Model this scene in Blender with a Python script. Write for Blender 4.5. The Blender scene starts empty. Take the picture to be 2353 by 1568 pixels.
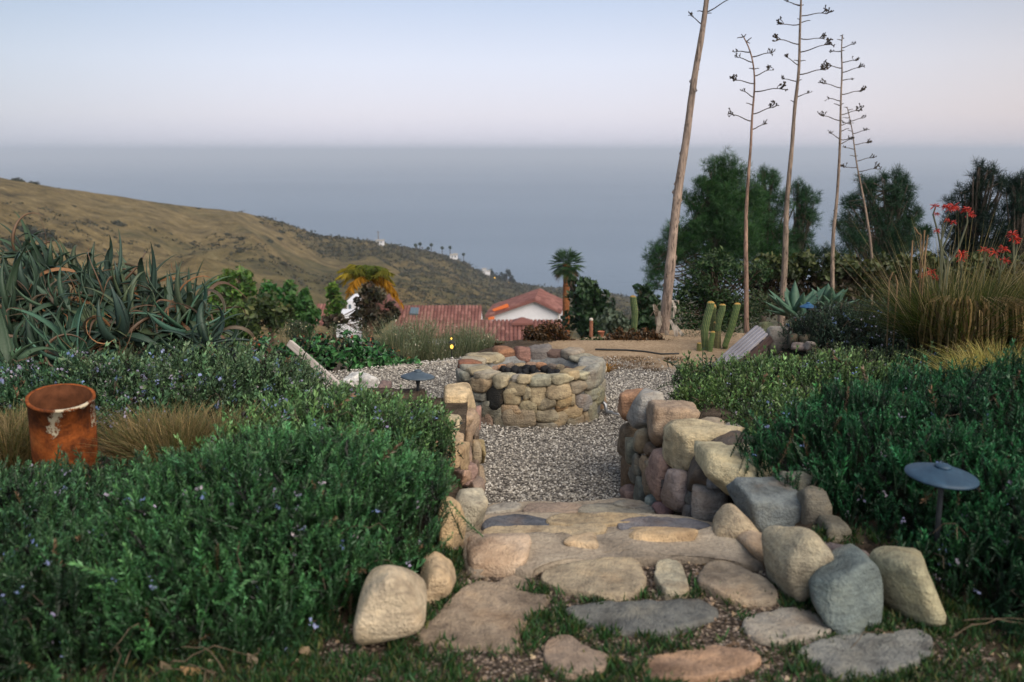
import bpy, math, random
import numpy as np
from mathutils import Vector, Matrix

# ------------------------------------------------------------------ camera, light, exposure
S = bpy.context.scene
COL = S.collection
CAM = np.array([0.0, 0.0, 2.2])
PITCH = math.radians(10.75)
W0, H0 = 2353.0, 1568.0
FOC = 35.0 / 36.0 * W0
cam_d = bpy.data.cameras.new("camera")
cam_d.lens = 35; cam_d.sensor_width = 36; cam_d.clip_start = 0.05; cam_d.clip_end = 200000
cam_d.dof.use_dof = True; cam_d.dof.focus_distance = 8.2; cam_d.dof.aperture_fstop = 2.5
cam = bpy.data.objects.new("camera", cam_d); COL.objects.link(cam)
cam.location = CAM; cam.rotation_euler = (math.pi / 2 - PITCH, 0, 0)
S.camera = cam

SUN_EL, SUN_AZ = math.radians(40), math.radians(142)      # azimuth clockwise from +Y: behind the camera, to the right
world = bpy.data.worlds.new("World"); S.world = world; world.use_nodes = True
nt = world.node_tree; nt.nodes.clear()
def wn(t, **k):
    n = nt.nodes.new(t)
    for a, b in k.items(): setattr(n, a, b)
    return n
wout = wn('ShaderNodeOutputWorld'); bg = wn('ShaderNodeBackground')
sky = wn('ShaderNodeTexSky', sky_type='NISHITA', sun_disc=False, sun_elevation=SUN_EL, sun_rotation=SUN_AZ,
         altitude=150, air_density=1.0, dust_density=2.5, ozone_density=1.5)
tc = wn('ShaderNodeTexCoord'); sep = wn('ShaderNodeSeparateXYZ')
nt.links.new(tc.outputs['Generated'], sep.inputs[0])
ramp = wn('ShaderNodeValToRGB')
nt.links.new(sep.outputs['Z'], ramp.inputs[0])
el = ramp.color_ramp.elements
el[0].position = 0.0; el[0].color = (.39, .41, .56, 1)
el[1].position = 1.0; el[1].color = (.24, .29, .38, 1)
for p, c in ((.0015, (.52, .53, .67)), (.006, (.685, .66, .76)), (.035, (.715, .69, .77)), (.085, (.65, .675, .79)), (.145, (.47, .545, .70)), (.35, (.36, .42, .54))):
    e = el.new(p); e.color = (*c, 1)
# warm tint towards the right of the view, where the low sun's glow lies
azr = wn('ShaderNodeMapRange'); azr.inputs['From Min'].default_value = 0.05; azr.inputs['From Max'].default_value = 0.75
azr.interpolation_type = 'SMOOTHSTEP'
nt.links.new(sep.outputs['X'], azr.inputs['Value'])
warm = wn('ShaderNodeMix', data_type='RGBA', blend_type='MULTIPLY')
warm.inputs['B'].default_value = (.84, .72, .60, 1)
nt.links.new(azr.outputs[0], warm.inputs['Factor']); nt.links.new(ramp.outputs[0], warm.inputs['A'])
azl = wn('ShaderNodeMapRange'); azl.inputs['From Min'].default_value = -0.12; azl.inputs['From Max'].default_value = -0.75
azl.interpolation_type = 'SMOOTHSTEP'
nt.links.new(sep.outputs['X'], azl.inputs['Value'])
cool = wn('ShaderNodeMix', data_type='RGBA', blend_type='MULTIPLY')
cool.inputs['B'].default_value = (.58, .66, .66, 1)
nt.links.new(azl.outputs[0], cool.inputs['Factor']); nt.links.new(warm.outputs['Result'], cool.inputs['A'])
skm = wn('ShaderNodeMix', data_type='RGBA', blend_type='MULTIPLY'); skm.inputs['Factor'].default_value = 1
skm.inputs['B'].default_value = (.10, .10, .10, 1)
nt.links.new(sky.outputs[0], skm.inputs['A'])
mx = wn('ShaderNodeMix', data_type='RGBA'); mx.inputs['Factor'].default_value = .15
nt.links.new(cool.outputs['Result'], mx.inputs['A']); nt.links.new(skm.outputs['Result'], mx.inputs['B'])
bg.inputs['Strength'].default_value = .88
nt.links.new(mx.outputs['Result'], bg.inputs['Color']); nt.links.new(bg.outputs[0], wout.inputs[0])

sun_d = bpy.data.lights.new("sun", 'SUN'); sun_d.energy = 2.7; sun_d.angle = math.radians(60); sun_d.color = (1.0, .90, .77)
sun = bpy.data.objects.new("sun", sun_d); COL.objects.link(sun)
sdir = Vector((math.sin(SUN_AZ) * math.cos(SUN_EL), math.cos(SUN_AZ) * math.cos(SUN_EL), math.sin(SUN_EL)))
sun.rotation_euler = sdir.to_track_quat('Z', 'Y').to_euler(); sun.location = (0, -5, 10)
S.view_settings.view_transform = 'Standard'; S.view_settings.look = 'None'
S.view_settings.exposure = 0.6; S.view_settings.gamma = 1.0; S.view_settings.use_curve_mapping = False
S.render.engine = 'CYCLES'
S.cycles.max_bounces = 6; S.cycles.diffuse_bounces = 3; S.cycles.glossy_bounces = 2
S.cycles.transparent_max_bounces = 8; S.cycles.volume_bounces = 0; S.cycles.use_denoising = True

# ------------------------------------------------------------------ helpers
rng = np.random.default_rng(7)
random.seed(7)
def ray(px, py):
    u = (px - W0 / 2) / FOC; v = (H0 / 2 - py) / FOC
    c, s = math.cos(PITCH), math.sin(PITCH)
    return np.array([u, c + v * s, -s + v * c])
def at_y(px, py, y):
    d = ray(px, py); return CAM + d * (y / d[1])
def at_z(px, py, z):
    d = ray(px, py); return CAM + d * ((z - CAM[2]) / d[2])
def norm(v):
    v = np.asarray(v, float); return v / (np.linalg.norm(v, axis=-1, keepdims=True) + 1e-12)
def smooth(a, b, x):
    t = np.clip((x - a) / (b - a), 0, 1); return t * t * (3 - 2 * t)

def _h(ix, iy, iz, s):
    n = (ix * 374761393 + iy * 668265263 + iz * 2147483647 + s * 1274126177) & 0xFFFFFFFF
    n = ((n ^ (n >> 13)) * 1274126177) & 0xFFFFFFFF
    n = n ^ (n >> 16)
    return (n & 0xFFFF) / 32767.5 - 1.0
def vnoise(P, seed=0):
    P = np.asarray(P, float); i = np.floor(P).astype(np.int64); f = P - i; f = f * f * (3 - 2 * f)
    r = 0
    for dx in (0, 1):
        wx = f[..., 0] if dx else 1 - f[..., 0]
        for dy in (0, 1):
            wy = f[..., 1] if dy else 1 - f[..., 1]
            for dz in (0, 1):
                wz = f[..., 2] if dz else 1 - f[..., 2]
                r = r + wx * wy * wz * _h(i[..., 0] + dx, i[..., 1] + dy, i[..., 2] + dz, seed)
    return r
def fbm(P, seed=0, octv=4, gain=.5):
    P = np.asarray(P, float); a, r = 1.0, 0
    for k in range(octv):
        r = r + a * vnoise(P, seed + k * 17); P = P * 2.03 + 11.7; a *= gain
    return r
def n2(x, y, f, seed=0, octv=3):
    x = np.asarray(x, float); y = np.asarray(y, float)
    return fbm(np.stack([x * f, y * f, np.zeros_like(x * f + y * f) + .37], -1), seed, octv)

class MB:
    """collects vertex and face arrays; build() links them as one mesh object"""
    def __init__(s): s.v = []; s.f = []; s.n = 0; s.c = []; s.mi = []
    def add(s, v, f, col=None, mi=0):
        v = np.asarray(v, float).reshape(-1, 3); f = np.asarray(f, np.int64)
        s.v.append(v); s.f.append(f + s.n); s.n += len(v); s.mi.append(np.full(len(f), mi))
        if col is None: col = (1, 1, 1)
        col = np.asarray(col, float)
        if col.ndim == 1: col = np.tile(col, (len(v), 1))
        s.c.append(col)
        return s
    def many(s, tv, tf, mats, pos, cols=None, mi=0, tcol=None):
        """template (tv, tf) placed N times: mats N x 3 x 3 (scale included), pos N x 3, cols N x 3"""
        N, K = len(pos), len(tv)
        if N == 0: return s
        V = np.einsum('nij,kj->nki', mats, tv) + pos[:, None, :]
        Fc = (np.asarray(tf)[None] + (np.arange(N) * K)[:, None, None]).reshape(-1, np.asarray(tf).shape[1])
        C = np.ones((N, K, 3)) if cols is None else np.repeat(np.asarray(cols)[:, None, :], K, 1)
        if tcol is not None: C = C * tcol[None]
        return s.add(V.reshape(-1, 3), Fc, C.reshape(-1, 3), mi)
    def mesh(s, name, smooth_=False):
        me = bpy.data.meshes.new(name)
        V = np.concatenate(s.v); me.vertices.add(len(V)); me.vertices.foreach_set('co', V.ravel().astype(np.float32))
        tot = np.concatenate([np.full(len(f), f.shape[1]) for f in s.f]); loops = np.concatenate([f.ravel() for f in s.f])
        me.loops.add(len(loops)); me.loops.foreach_set('vertex_index', loops.astype(np.int32))
        me.polygons.add(len(tot)); st = np.concatenate([[0], np.cumsum(tot)[:-1]])
        me.polygons.foreach_set('loop_start', st.astype(np.int32)); me.polygons.foreach_set('loop_total', tot.astype(np.int32))
        me.polygons.foreach_set('material_index', np.concatenate(s.mi).astype(np.int32))
        me.polygons.foreach_set('use_smooth', np.full(len(tot), smooth_))
        a = me.color_attributes.new('Col', 'FLOAT_COLOR', 'POINT')
        C = np.concatenate(s.c); a.data.foreach_set('color', np.concatenate([C, np.ones((len(C), 1))], 1).ravel().astype(np.float32))
        me.update(calc_edges=True)
        return me
    def build(s, name, mat, parent=None, smooth_=False, loc=None):
        if loc is not None:
            loc = np.asarray(loc, float); s.v = [v - loc for v in s.v]
        me = s.mesh(name, smooth_)
        for m in (mat if isinstance(mat, (list, tuple)) else [mat]): me.materials.append(m)
        o = bpy.data.objects.new(name, me); COL.objects.link(o)
        if loc is not None: o.location = loc
        if parent is not None:
            o.parent = parent
            o.matrix_parent_inverse = Matrix.Translation(-Vector(parent.location))
        return o

def tag(o, label=None, cat=None, group=None, kind=None):
    if label: o['label'] = label
    if cat: o['category'] = cat
    if group: o['group'] = group
    if kind: o['kind'] = kind
    return o
def thing(name, loc, label, cat, group=None):
    o = bpy.data.objects.new(name, None); COL.objects.link(o); o.location = [float(a) for a in loc]
    o.empty_display_size = .1
    return tag(o, label, cat, group)
def structure(o): o['kind'] = 'structure'; return o

def rand_rot(n, up=None, spread=1.0, rg=None):
    """n random frames; with up (n x 3) the local Z leans along it"""
    rg = rg or rng
    z = norm(rg.normal(size=(n, 3)))
    if up is not None: z = norm(np.asarray(up) + z * spread)
    a = norm(np.cross(z, norm(rg.normal(size=(n, 3))))); b = np.cross(z, a)
    return np.stack([a, b, z], -1)

def tube(mb, pts, rad, seg=8, col=None, mi=0, cap=True):
    pts = np.asarray(pts, float); n = len(pts); rad = np.broadcast_to(np.asarray(rad, float), (n,))
    t = np.gradient(pts, axis=0); t = norm(t)
    ref = np.array([0, 0, 1.0]) if abs(t[0][2]) < .9 else np.array([1.0, 0, 0])
    V = []
    x = norm(np.cross(ref, t[0]))
    for i in range(n):
        x = norm(x - t[i] * np.dot(x, t[i])); y = np.cross(t[i], x)
        a = np.arange(seg) * 2 * math.pi / seg
        V.append(pts[i] + rad[i] * (np.cos(a)[:, None] * x + np.sin(a)[:, None] * y))
    V = np.concatenate(V)
    F = []
    for i in range(n - 1):
        for k in range(seg):
            k2 = (k + 1) % seg; F.append((i * seg + k, i * seg + k2, (i + 1) * seg + k2, (i + 1) * seg + k))
    mb.add(V, F, col, mi)
    if cap:
        V2 = np.concatenate([V[-seg:], [pts[-1] + t[-1] * rad[-1] * .4]]); mb.add(V2, [(k, (k + 1) % seg, seg) for k in range(seg)], col, mi)
        V3 = np.concatenate([V[:seg], [pts[0]]]); mb.add(V3, [((k + 1) % seg, k, seg) for k in range(seg)], col, mi)
    return mb
def box(mb, c, size, R=None, col=None, mi=0, bev=0.0):
    h = np.asarray(size, float) / 2; b = min(bev, h.min() * .9)
    if b <= 0:
        v = np.array([(x, y, z) for x in (-1, 1) for y in (-1, 1) for z in (-1, 1)]) * h
        f = [(0, 1, 3, 2), (4, 6, 7, 5), (0, 4, 5, 1), (2, 3, 7, 6), (0, 2, 6, 4), (1, 5, 7, 3)]
        V = v; Fs = [np.array(f)]
    else:
        V = []; idx = {}
        for sx in (-1, 1):
            for sy in (-1, 1):
                for sz in (-1, 1):
                    s = np.array([sx, sy, sz])
                    for ax in range(3):
                        p = s * (h - b); p[ax] = s[ax] * h[ax]; idx[(sx, sy, sz, ax)] = len(V); V.append(p)
        V = np.array(V); q = []; t3 = []
        for ax in range(3):
            o = [a for a in range(3) if a != ax]
            for s in (-1, 1):
                r = []
                for a, c_ in ((-1, -1), (1, -1), (1, 1), (-1, 1)):
                    k = [0, 0, 0]; k[ax] = s; k[o[0]] = a; k[o[1]] = c_; r.append(idx[(*k, ax)])
                q.append(r if (s > 0) == (ax != 1) else r[::-1])
            for a in (-1, 1):
                for c_ in (-1, 1):
                    e = []
                    for s in (-1, 1):
                        k = [0, 0, 0]; k[ax] = s; k[o[0]] = a; k[o[1]] = c_; e.append((idx[(*k, o[0])], idx[(*k, o[1])]))
                    q.append([e[0][0], e[0][1], e[1][1], e[1][0]])
        for sx in (-1, 1):
            for sy in (-1, 1):
                for sz in (-1, 1): t3.append([idx[(sx, sy, sz, a)] for a in range(3)])
        Fs = [np.array(q), np.array(t3)]
    if R is not None: V = V @ np.asarray(R).T
    V = V + np.asarray(c, float)
    n0 = mb.n
    mb.add(V, Fs[0], col, mi)
    if len(Fs) > 1:
        mb.f.append(Fs[1] + n0); mb.mi.append(np.full(len(Fs[1]), mi))
    return mb

def rotz(a):
    c, s = math.cos(a), math.sin(a); return np.array([[c, -s, 0], [s, c, 0], [0, 0, 1.0]])
def frame(u, v):
    u = norm(u); v = np.asarray(v, float); v = norm(v - u * np.dot(u, v)); return np.stack([u, v, np.cross(u, v)], -1)

_ICO = {}
def ico(sub):
    if sub not in _ICO:
        import bmesh
        bm = bmesh.new(); bmesh.ops.create_icosphere(bm, subdivisions=sub, radius=1)
        _ICO[sub] = (np.array([v.co[:] for v in bm.verts]), np.array([[v.index for v in f.verts] for f in bm.faces])); bm.free()
    return _ICO[sub]

def hull2(P):
    P = sorted(map(tuple, P)); 
    def half(P):
        r = []
        for p in P:
            while len(r) > 1 and (r[-1][0] - r[-2][0]) * (p[1] - r[-2][1]) - (r[-1][1] - r[-2][1]) * (p[0] - r[-2][0]) <= 0: r.pop()
            r.append(p)
        return r
    a, b = half(P), half(P[::-1]); return np.array(a[:-1] + b[:-1])

def rock_mesh(outl, R, depth, p=10, noise=.05, facets=5, seed=0, sub=3, extra=(), front=None, tilt=.18):
    """rounded polytope: outl 2D hull in the frame R (columns u, v, w); w points out of the face"""
    rg = np.random.default_rng(seed + 991)
    H = hull2(outl); c = H.mean(0); H = H - c
    N, D = [], []
    for i in range(len(H)):
        a, b = H[i], H[(i + 1) % len(H)]; e = b - a
        n = np.array([e[1], -e[0]]); L = np.linalg.norm(n)
        if L < 1e-6: continue
        n = n / L; d = float(n @ a)
        if d < 1e-4: d = 1e-4
        t = rg.normal() * tilt; nn = norm([n[0], n[1], t]); N.append(nn); D.append(d * math.hypot(n[0], n[1]) / math.sqrt(1 + t * t) * 1.0)
    hf = depth / 2 if front is None else front
    N.append(norm([rg.normal() * .08, rg.normal() * .08, 1])); D.append(hf); N.append(np.array([0, 0, -1.0])); D.append(depth / 2)
    sz = H.max(0) - H.min(0)
    ext = np.array([sz[0] / 2, sz[1] / 2, hf])
    for k in range(facets):
        n = rg.normal(size=3); n[2] = abs(n[2]) * (1 if k % 3 else -1); n = norm(n)
        d = float(np.abs(n) @ ext) * rg.uniform(.66, .86); N.append(n); D.append(d)
    for e in extra: N.append(norm(R.T @ np.asarray(e[:3], float))); D.append(e[3])
    N = np.array(N); D = np.array(D)
    v, f = ico(sub)
    # sample more evenly: stretch the directions by the extents
    dirs = norm(v * (ext / ext.max()) ** .8)
    q = np.maximum(dirs @ N.T, 0) / D
    r = (q ** p).sum(1) ** (-1.0 / p)
    P = dirs * r[:, None]
    s = float(min(sz.min(), 2 * hf)); m = float(np.mean(sz))
    nz = fbm(P / max(m, 1e-3) * 2.0 + seed * 3.1, seed, 4) - .8 * np.abs(vnoise(P / max(m, 1e-3) * 3.1 + seed * 1.7, seed + 2)) + .25 + .14 * vnoise(P / max(m, 1e-3) * 9.0, seed + 7)
    strata = vnoise(np.stack([P[:, 0] * 1.5 / m, P[:, 1] * 9 / m, P[:, 2] * 1.5 / m], -1) + seed, seed + 5)
    P = P * (1 + noise * nz[:, None] + noise * .55 * strata[:, None])
    P = P + 0
    P[:, :2] += c
    return P @ R.T, f
# ------------------------------------------------------------------ materials
def material(name, build):
    m = bpy.data.materials.new(name); m.use_nodes = True; t = m.node_tree; t.nodes.clear()
    out = t.nodes.new('ShaderNodeOutputMaterial')
    class G: pass
    g = G(); g.t = t; g.out = out
    def N(ty, ins=None, **k):
        n = t.nodes.new(ty)
        for a, b in k.items(): setattr(n, a, b)
        for a, b in (ins or {}).items():
            if hasattr(b, 'links') or isinstance(b, bpy.types.NodeSocket): t.links.new(b, n.inputs[a])
            else: n.inputs[a].default_value = b
        return n
    g.N = N
    def ramp(fac, stops, interp='LINEAR'):
        n = N('ShaderNodeValToRGB', {'Fac': fac}); r = n.color_ramp; r.interpolation = interp
        r.elements[0].position = stops[0][0]; r.elements[0].color = (*stops[0][1], 1)
        r.elements[1].position = stops[-1][0]; r.elements[1].color = (*stops[-1][1], 1)
        for p, c in stops[1:-1]: e = r.elements.new(p); e.color = (*c, 1)
        return n.outputs[0]
    g.ramp = ramp
    def noise(scale, detail=4, rough=.55, vec=None, dist=0.0, out='Fac'):
        n = N('ShaderNodeTexNoise', {'Scale': scale, 'Detail': detail, 'Roughness': rough, 'Distortion': dist})
        t.links.new(vec if vec is not None else g.pos, n.inputs['Vector']); return n.outputs[out]
    g.noise = noise
    def mix(f, a, b, bt='MIX'):
        n = N('ShaderNodeMix', data_type='RGBA', blend_type=bt)
        for k, v in (('Factor', f), ('A', a), ('B', b)):
            if isinstance(v, bpy.types.NodeSocket): t.links.new(v, n.inputs[k])
            else: n.inputs[k].default_value = v if k == 'Factor' else (*v, 1)
        return n.outputs['Result']
    g.mix = mix
    def mul(v, c): return mix(1.0, v, c, 'MULTIPLY')
    g.mul = mul
    def math_(op, a, b=0.0):
        n = N('ShaderNodeMath', operation=op)
        for k, v in ((0, a), (1, b)):
            if isinstance(v, bpy.types.NodeSocket): t.links.new(v, n.inputs[k])
            else: n.inputs[k].default_value = v
        return n.outputs[0]
    g.math = math_
    g.geo = N('ShaderNodeNewGeometry'); g.pos = g.geo.outputs['Position']
    g.tc = N('ShaderNodeTexCoord'); g.obj = g.tc.outputs['Object']
    g.info = N('ShaderNodeObjectInfo')
    g.attr = N('ShaderNodeAttribute', attribute_name='Col').outputs['Color']
    def bump(h, dist=.01, strength=1.0):
        return N('ShaderNodeBump', {'Height': h, 'Distance': dist, 'Strength': strength}).outputs[0]
    g.bump = bump
    def bsdf(col, rough=.8, nrm=None, spec=.3, metal=0.0, **k):
        n = N('ShaderNodeBsdfPrincipled', {'Metallic': metal, 'Specular IOR Level': spec})
        for kk, v in (('Base Color', col), ('Roughness', rough)):
            if isinstance(v, bpy.types.NodeSocket): t.links.new(v, n.inputs[kk])
            else: n.inputs[kk].default_value = (*v, 1) if kk == 'Base Color' else v
        if nrm is not None: t.links.new(nrm, n.inputs['Normal'])
        return n.outputs[0]
    g.bsdf = bsdf
    s = build(g)
    if s is not None: t.links.new(s, out.inputs['Surface'])
    return m

def m_stone(g):
    c = g.info.outputs['Color']
    shift = g.N('ShaderNodeVectorMath', {0: g.obj, 1: g.info.outputs['Location']}, operation='ADD').outputs[0]
    n1 = g.noise(5.0, 5, .62, shift); n2_ = g.noise(28, 5, .7, shift)
    st = g.N('ShaderNodeMapping', {'Vector': shift, 'Scale': (2.0, 2.0, 16.0), 'Rotation': (.3, .25, 0)}).outputs[0]
    n3 = g.noise(2.2, 4, .6, st, .6)
    col = g.mul(c, g.ramp(n1, [(.28, (.50, .48, .48)), (.5, (1, 1, 1)), (.72, (1.28, 1.2, 1.08))]))
    col = g.mul(col, g.ramp(n3, [(.3, (.80, .77, .74)), (.55, (1.02, 1.0, .98)), (.75, (1.12, 1.06, 1.0))]))
    col = g.mul(col, g.ramp(n2_, [(.3, (.62, .62, .64)), (.5, (1, 1, 1)), (.72, (1.25, 1.25, 1.22))]))
    lich = g.ramp(g.noise(9, 6, .75, shift), [(.60, (0, 0, 0)), (.68, (1, 1, 1))])
    col = g.mix(g.math('MULTIPLY', lich, .38), col, (.055, .052, .05))
    warm = g.ramp(g.noise(3.4, 3, .5, g.N('ShaderNodeVectorMath', {0: shift, 1: (7, 3, 5)}, operation='ADD').outputs[0]), [(.55, (0, 0, 0)), (.72, (1, 1, 1))])
    col = g.mix(g.math('MULTIPLY', warm, .35), col, (.34, .19, .085))
    hgt = g.math('ADD', g.math('MULTIPLY', n2_, .35), g.math('ADD', g.math('MULTIPLY', n3, .7), g.noise(90, 3, .6, shift)))
    return g.bsdf(col, .88, g.bump(hgt, .018, .8), .22)
M_stone = material('stone', m_stone)
def m_mortar(g):
    n1 = g.noise(14, 6, .65); n2_ = g.noise(120, 3, .6)
    col = g.ramp(n1, [(.3, (.12, .12, .12)), (.55, (.24, .24, .235)), (.75, (.33, .325, .31))])
    col = g.mul(col, g.ramp(n2_, [(.3, (.75, .75, .75)), (.7, (1.15, 1.15, 1.15))]))
    return g.bsdf(col, .92, g.bump(g.math('ADD', n1, n2_), .008, .8), .15)
M_mortar = material('mortar', m_mortar)
def m_warm_mortar(g):
    n1 = g.noise(3.5, 5, .6); n2_ = g.noise(60, 4, .65)
    col = g.ramp(n1, [(.3, (.17, .14, .11)), (.48, (.34, .28, .215)), (.72, (.50, .42, .32))])
    col = g.mul(col, g.ramp(n2_, [(.3, (.72, .72, .72)), (.7, (1.2, 1.2, 1.2))]))
    return g.bsdf(col, .9, g.bump(g.math('ADD', n1, g.math('MULTIPLY', n2_, .6)), .022, .9), .15)
M_cement = material('smoothed_cement', m_warm_mortar)
def m_gravelbed(g):
    v = g.N('ShaderNodeTexVoronoi', {'Vector': g.pos, 'Scale': 62.0, 'Randomness': 1.0})
    rnd = g.N('ShaderNodeSeparateColor', {'Color': v.outputs['Color']}).outputs[0]
    col = g.ramp(rnd, [(0, (.09, .085, .08)), (.3, (.22, .20, .18)), (.6, (.38, .345, .30)), (.85, (.50, .46, .40)), (1, (.68, .64, .58))])
    gap = g.ramp(v.outputs['Distance'], [(.35, (1, 1, 1)), (.62, (.42, .40, .38))])
    col = g.mul(col, gap)
    y = g.N('ShaderNodeSeparateXYZ', {'Vector': g.pos})
    # towards the back the gravel thins out over tan decomposed granite
    f = g.math('ADD', g.math('MULTIPLY', g.math('SUBTRACT', y.outputs['Y'], 9.9), 1.6), g.math('MULTIPLY', g.math('SUBTRACT', g.noise(2.2, 4, .6), .5), 2.2))
    f = g.math('ADD', f, g.math('MULTIPLY', g.math('SUBTRACT', y.outputs['X'], 1.3), .9))
    fr = g.ramp(f, [(.1, (0, 0, 0)), (.9, (1, 1, 1))])
    sand = g.ramp(g.noise(30, 6, .7), [(.3, (.20, .14, .085)), (.5, (.36, .26, .17)), (.72, (.46, .36, .25))])
    sand = g.mul(sand, g.ramp(g.noise(1.7, 5, .6), [(.3, (.72, .70, .66)), (.6, (1.05, 1.03, 1.0))]))
    col = g.mix(g.N('ShaderNodeSeparateColor', {'Color': fr}).outputs[0], col, sand)
    return g.bsdf(col, .95, g.bump(g.math('SUBTRACT', 1.0, v.outputs['Distance']), .01, .8), .15)
M_gravelbed = material('gravel_bed', m_gravelbed)
def m_soil(g):
    n1 = g.noise(9, 6, .7); n2_ = g.noise(70, 4, .7)
    col = g.ramp(n1, [(.3, (.035, .026, .019)), (.5, (.085, .065, .047)), (.72, (.17, .13, .095))])
    col = g.mul(col, g.ramp(n2_, [(.35, (.5, .5, .5)), (.6, (1.3, 1.25, 1.2))]))
    y = g.N('ShaderNodeSeparateXYZ', {'Vector': g.pos})
    # the slope beyond the terrace carries dry green-brown growth
    gr = g.ramp(g.noise(.6, 6, .7), [(.35, (.045, .055, .022)), (.55, (.09, .085, .04)), (.72, (.16, .125, .07))])
    f = g.ramp(g.math('MULTIPLY', g.math('SUBTRACT', y.outputs['Y'], 12.0), .1), [(.1, (0, 0, 0)), (.9, (1, 1, 1))])
    col = g.mix(g.N('ShaderNodeSeparateColor', {'Color': f}).outputs[0], col, gr)
    return g.bsdf(col, .95, g.bump(g.math('ADD', n1, n2_), .02, .8), .1)
M_soil = material('soil', m_soil)
def foliage(name, rough=.5, trans=.22, spec=.35):
    def b(g):
        n = g.noise(30, 2, .5)
        col = g.mul(g.attr, g.ramp(n, [(.3, (.8, .8, .8)), (.7, (1.15, 1.15, 1.15))]))
        isl = g.geo.outputs['Random Per Island']
        col = g.mul(col, g.ramp(isl, [(0, (.62, .66, .6)), (.5, (1, 1, 1)), (1, (1.3, 1.25, 1.05))]))
        s = g.bsdf(col, rough, None, spec)
        tr = g.N('ShaderNodeBsdfTranslucent', {'Color': g.mul(col, (1.25, 1.3, .7))}).outputs[0]
        return g.N('ShaderNodeMixShader', {0: trans, 1: s, 2: tr}).outputs[0]
    return material(name, b)
M_leaf = foliage('leaf'); M_rose = foliage('rosemary_needles', .45, .06, .4)
M_gloss = foliage('glossy_leaf', .32, .12, .5)
M_dry = foliage('dry_grass', .7, .3, .15)
def m_succ(g):
    st = g.N('ShaderNodeMapping', {'Vector': g.obj, 'Scale': (6.0, 6.0, 6.0)}).outputs[0]
    n = g.noise(3, 4, .6, st); fine = g.noise(40, 3, .6, st)
    col = g.mul(g.attr, g.ramp(n, [(.3, (.72, .76, .74)), (.6, (1.08, 1.06, 1.04))]))
    col = g.mul(col, g.ramp(g.geo.outputs['Random Per Island'], [(0, (.7, .72, .7)), (.5, (1, 1, 1)), (1, (1.25, 1.2, 1.1))]))
    col = g.mul(col, g.ramp(fine, [(.3, (.88, .88, .88)), (.7, (1.1, 1.1, 1.1))]))
    return g.bsdf(col, .5, g.bump(fine, .004, .3), .35)
M_succ = material('succulent_skin', m_succ)
def m_bark(g):
    st = g.N('ShaderNodeMapping', {'Vector': g.pos, 'Scale': (14.0, 14.0, 3.0)}).outputs[0]
    n = g.noise(2.0, 6, .7, st, .8); n2_ = g.noise(1.4, 4, .6)
    col = g.mul(g.attr, g.ramp(n, [(.34, (.22, .20, .19)), (.46, (.78, .76, .73)), (.66, (1.35, 1.28, 1.2))]))
    col = g.mul(col, g.ramp(n2_, [(.35, (.7, .68, .68)), (.6, (1.12, 1.08, 1.04))]))
    return g.bsdf(col, .85, g.bump(n, .012, .9), .15)
M_bark = material('bark', m_bark)
def m_wood(g):
    st = g.N('ShaderNodeMapping', {'Vector': g.obj, 'Scale': (1.5, 30.0, 30.0)}).outputs[0]
    n = g.noise(2.2, 6, .7, st, .6); b = g.noise(5, 4, .6, g.obj)
    col = g.mul(g.info.outputs['Color'], g.ramp(n, [(.3, (.35, .33, .33)), (.48, (.9, .88, .88)), (.7, (1.2, 1.16, 1.14))]))
    col = g.mul(col, g.ramp(b, [(.3, (.75, .72, .7)), (.6, (1.08, 1.05, 1.05))]))
    return g.bsdf(col, .85, g.bump(n, .004, .8), .18)
M_wood = material('weathered_wood', m_wood)
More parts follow.
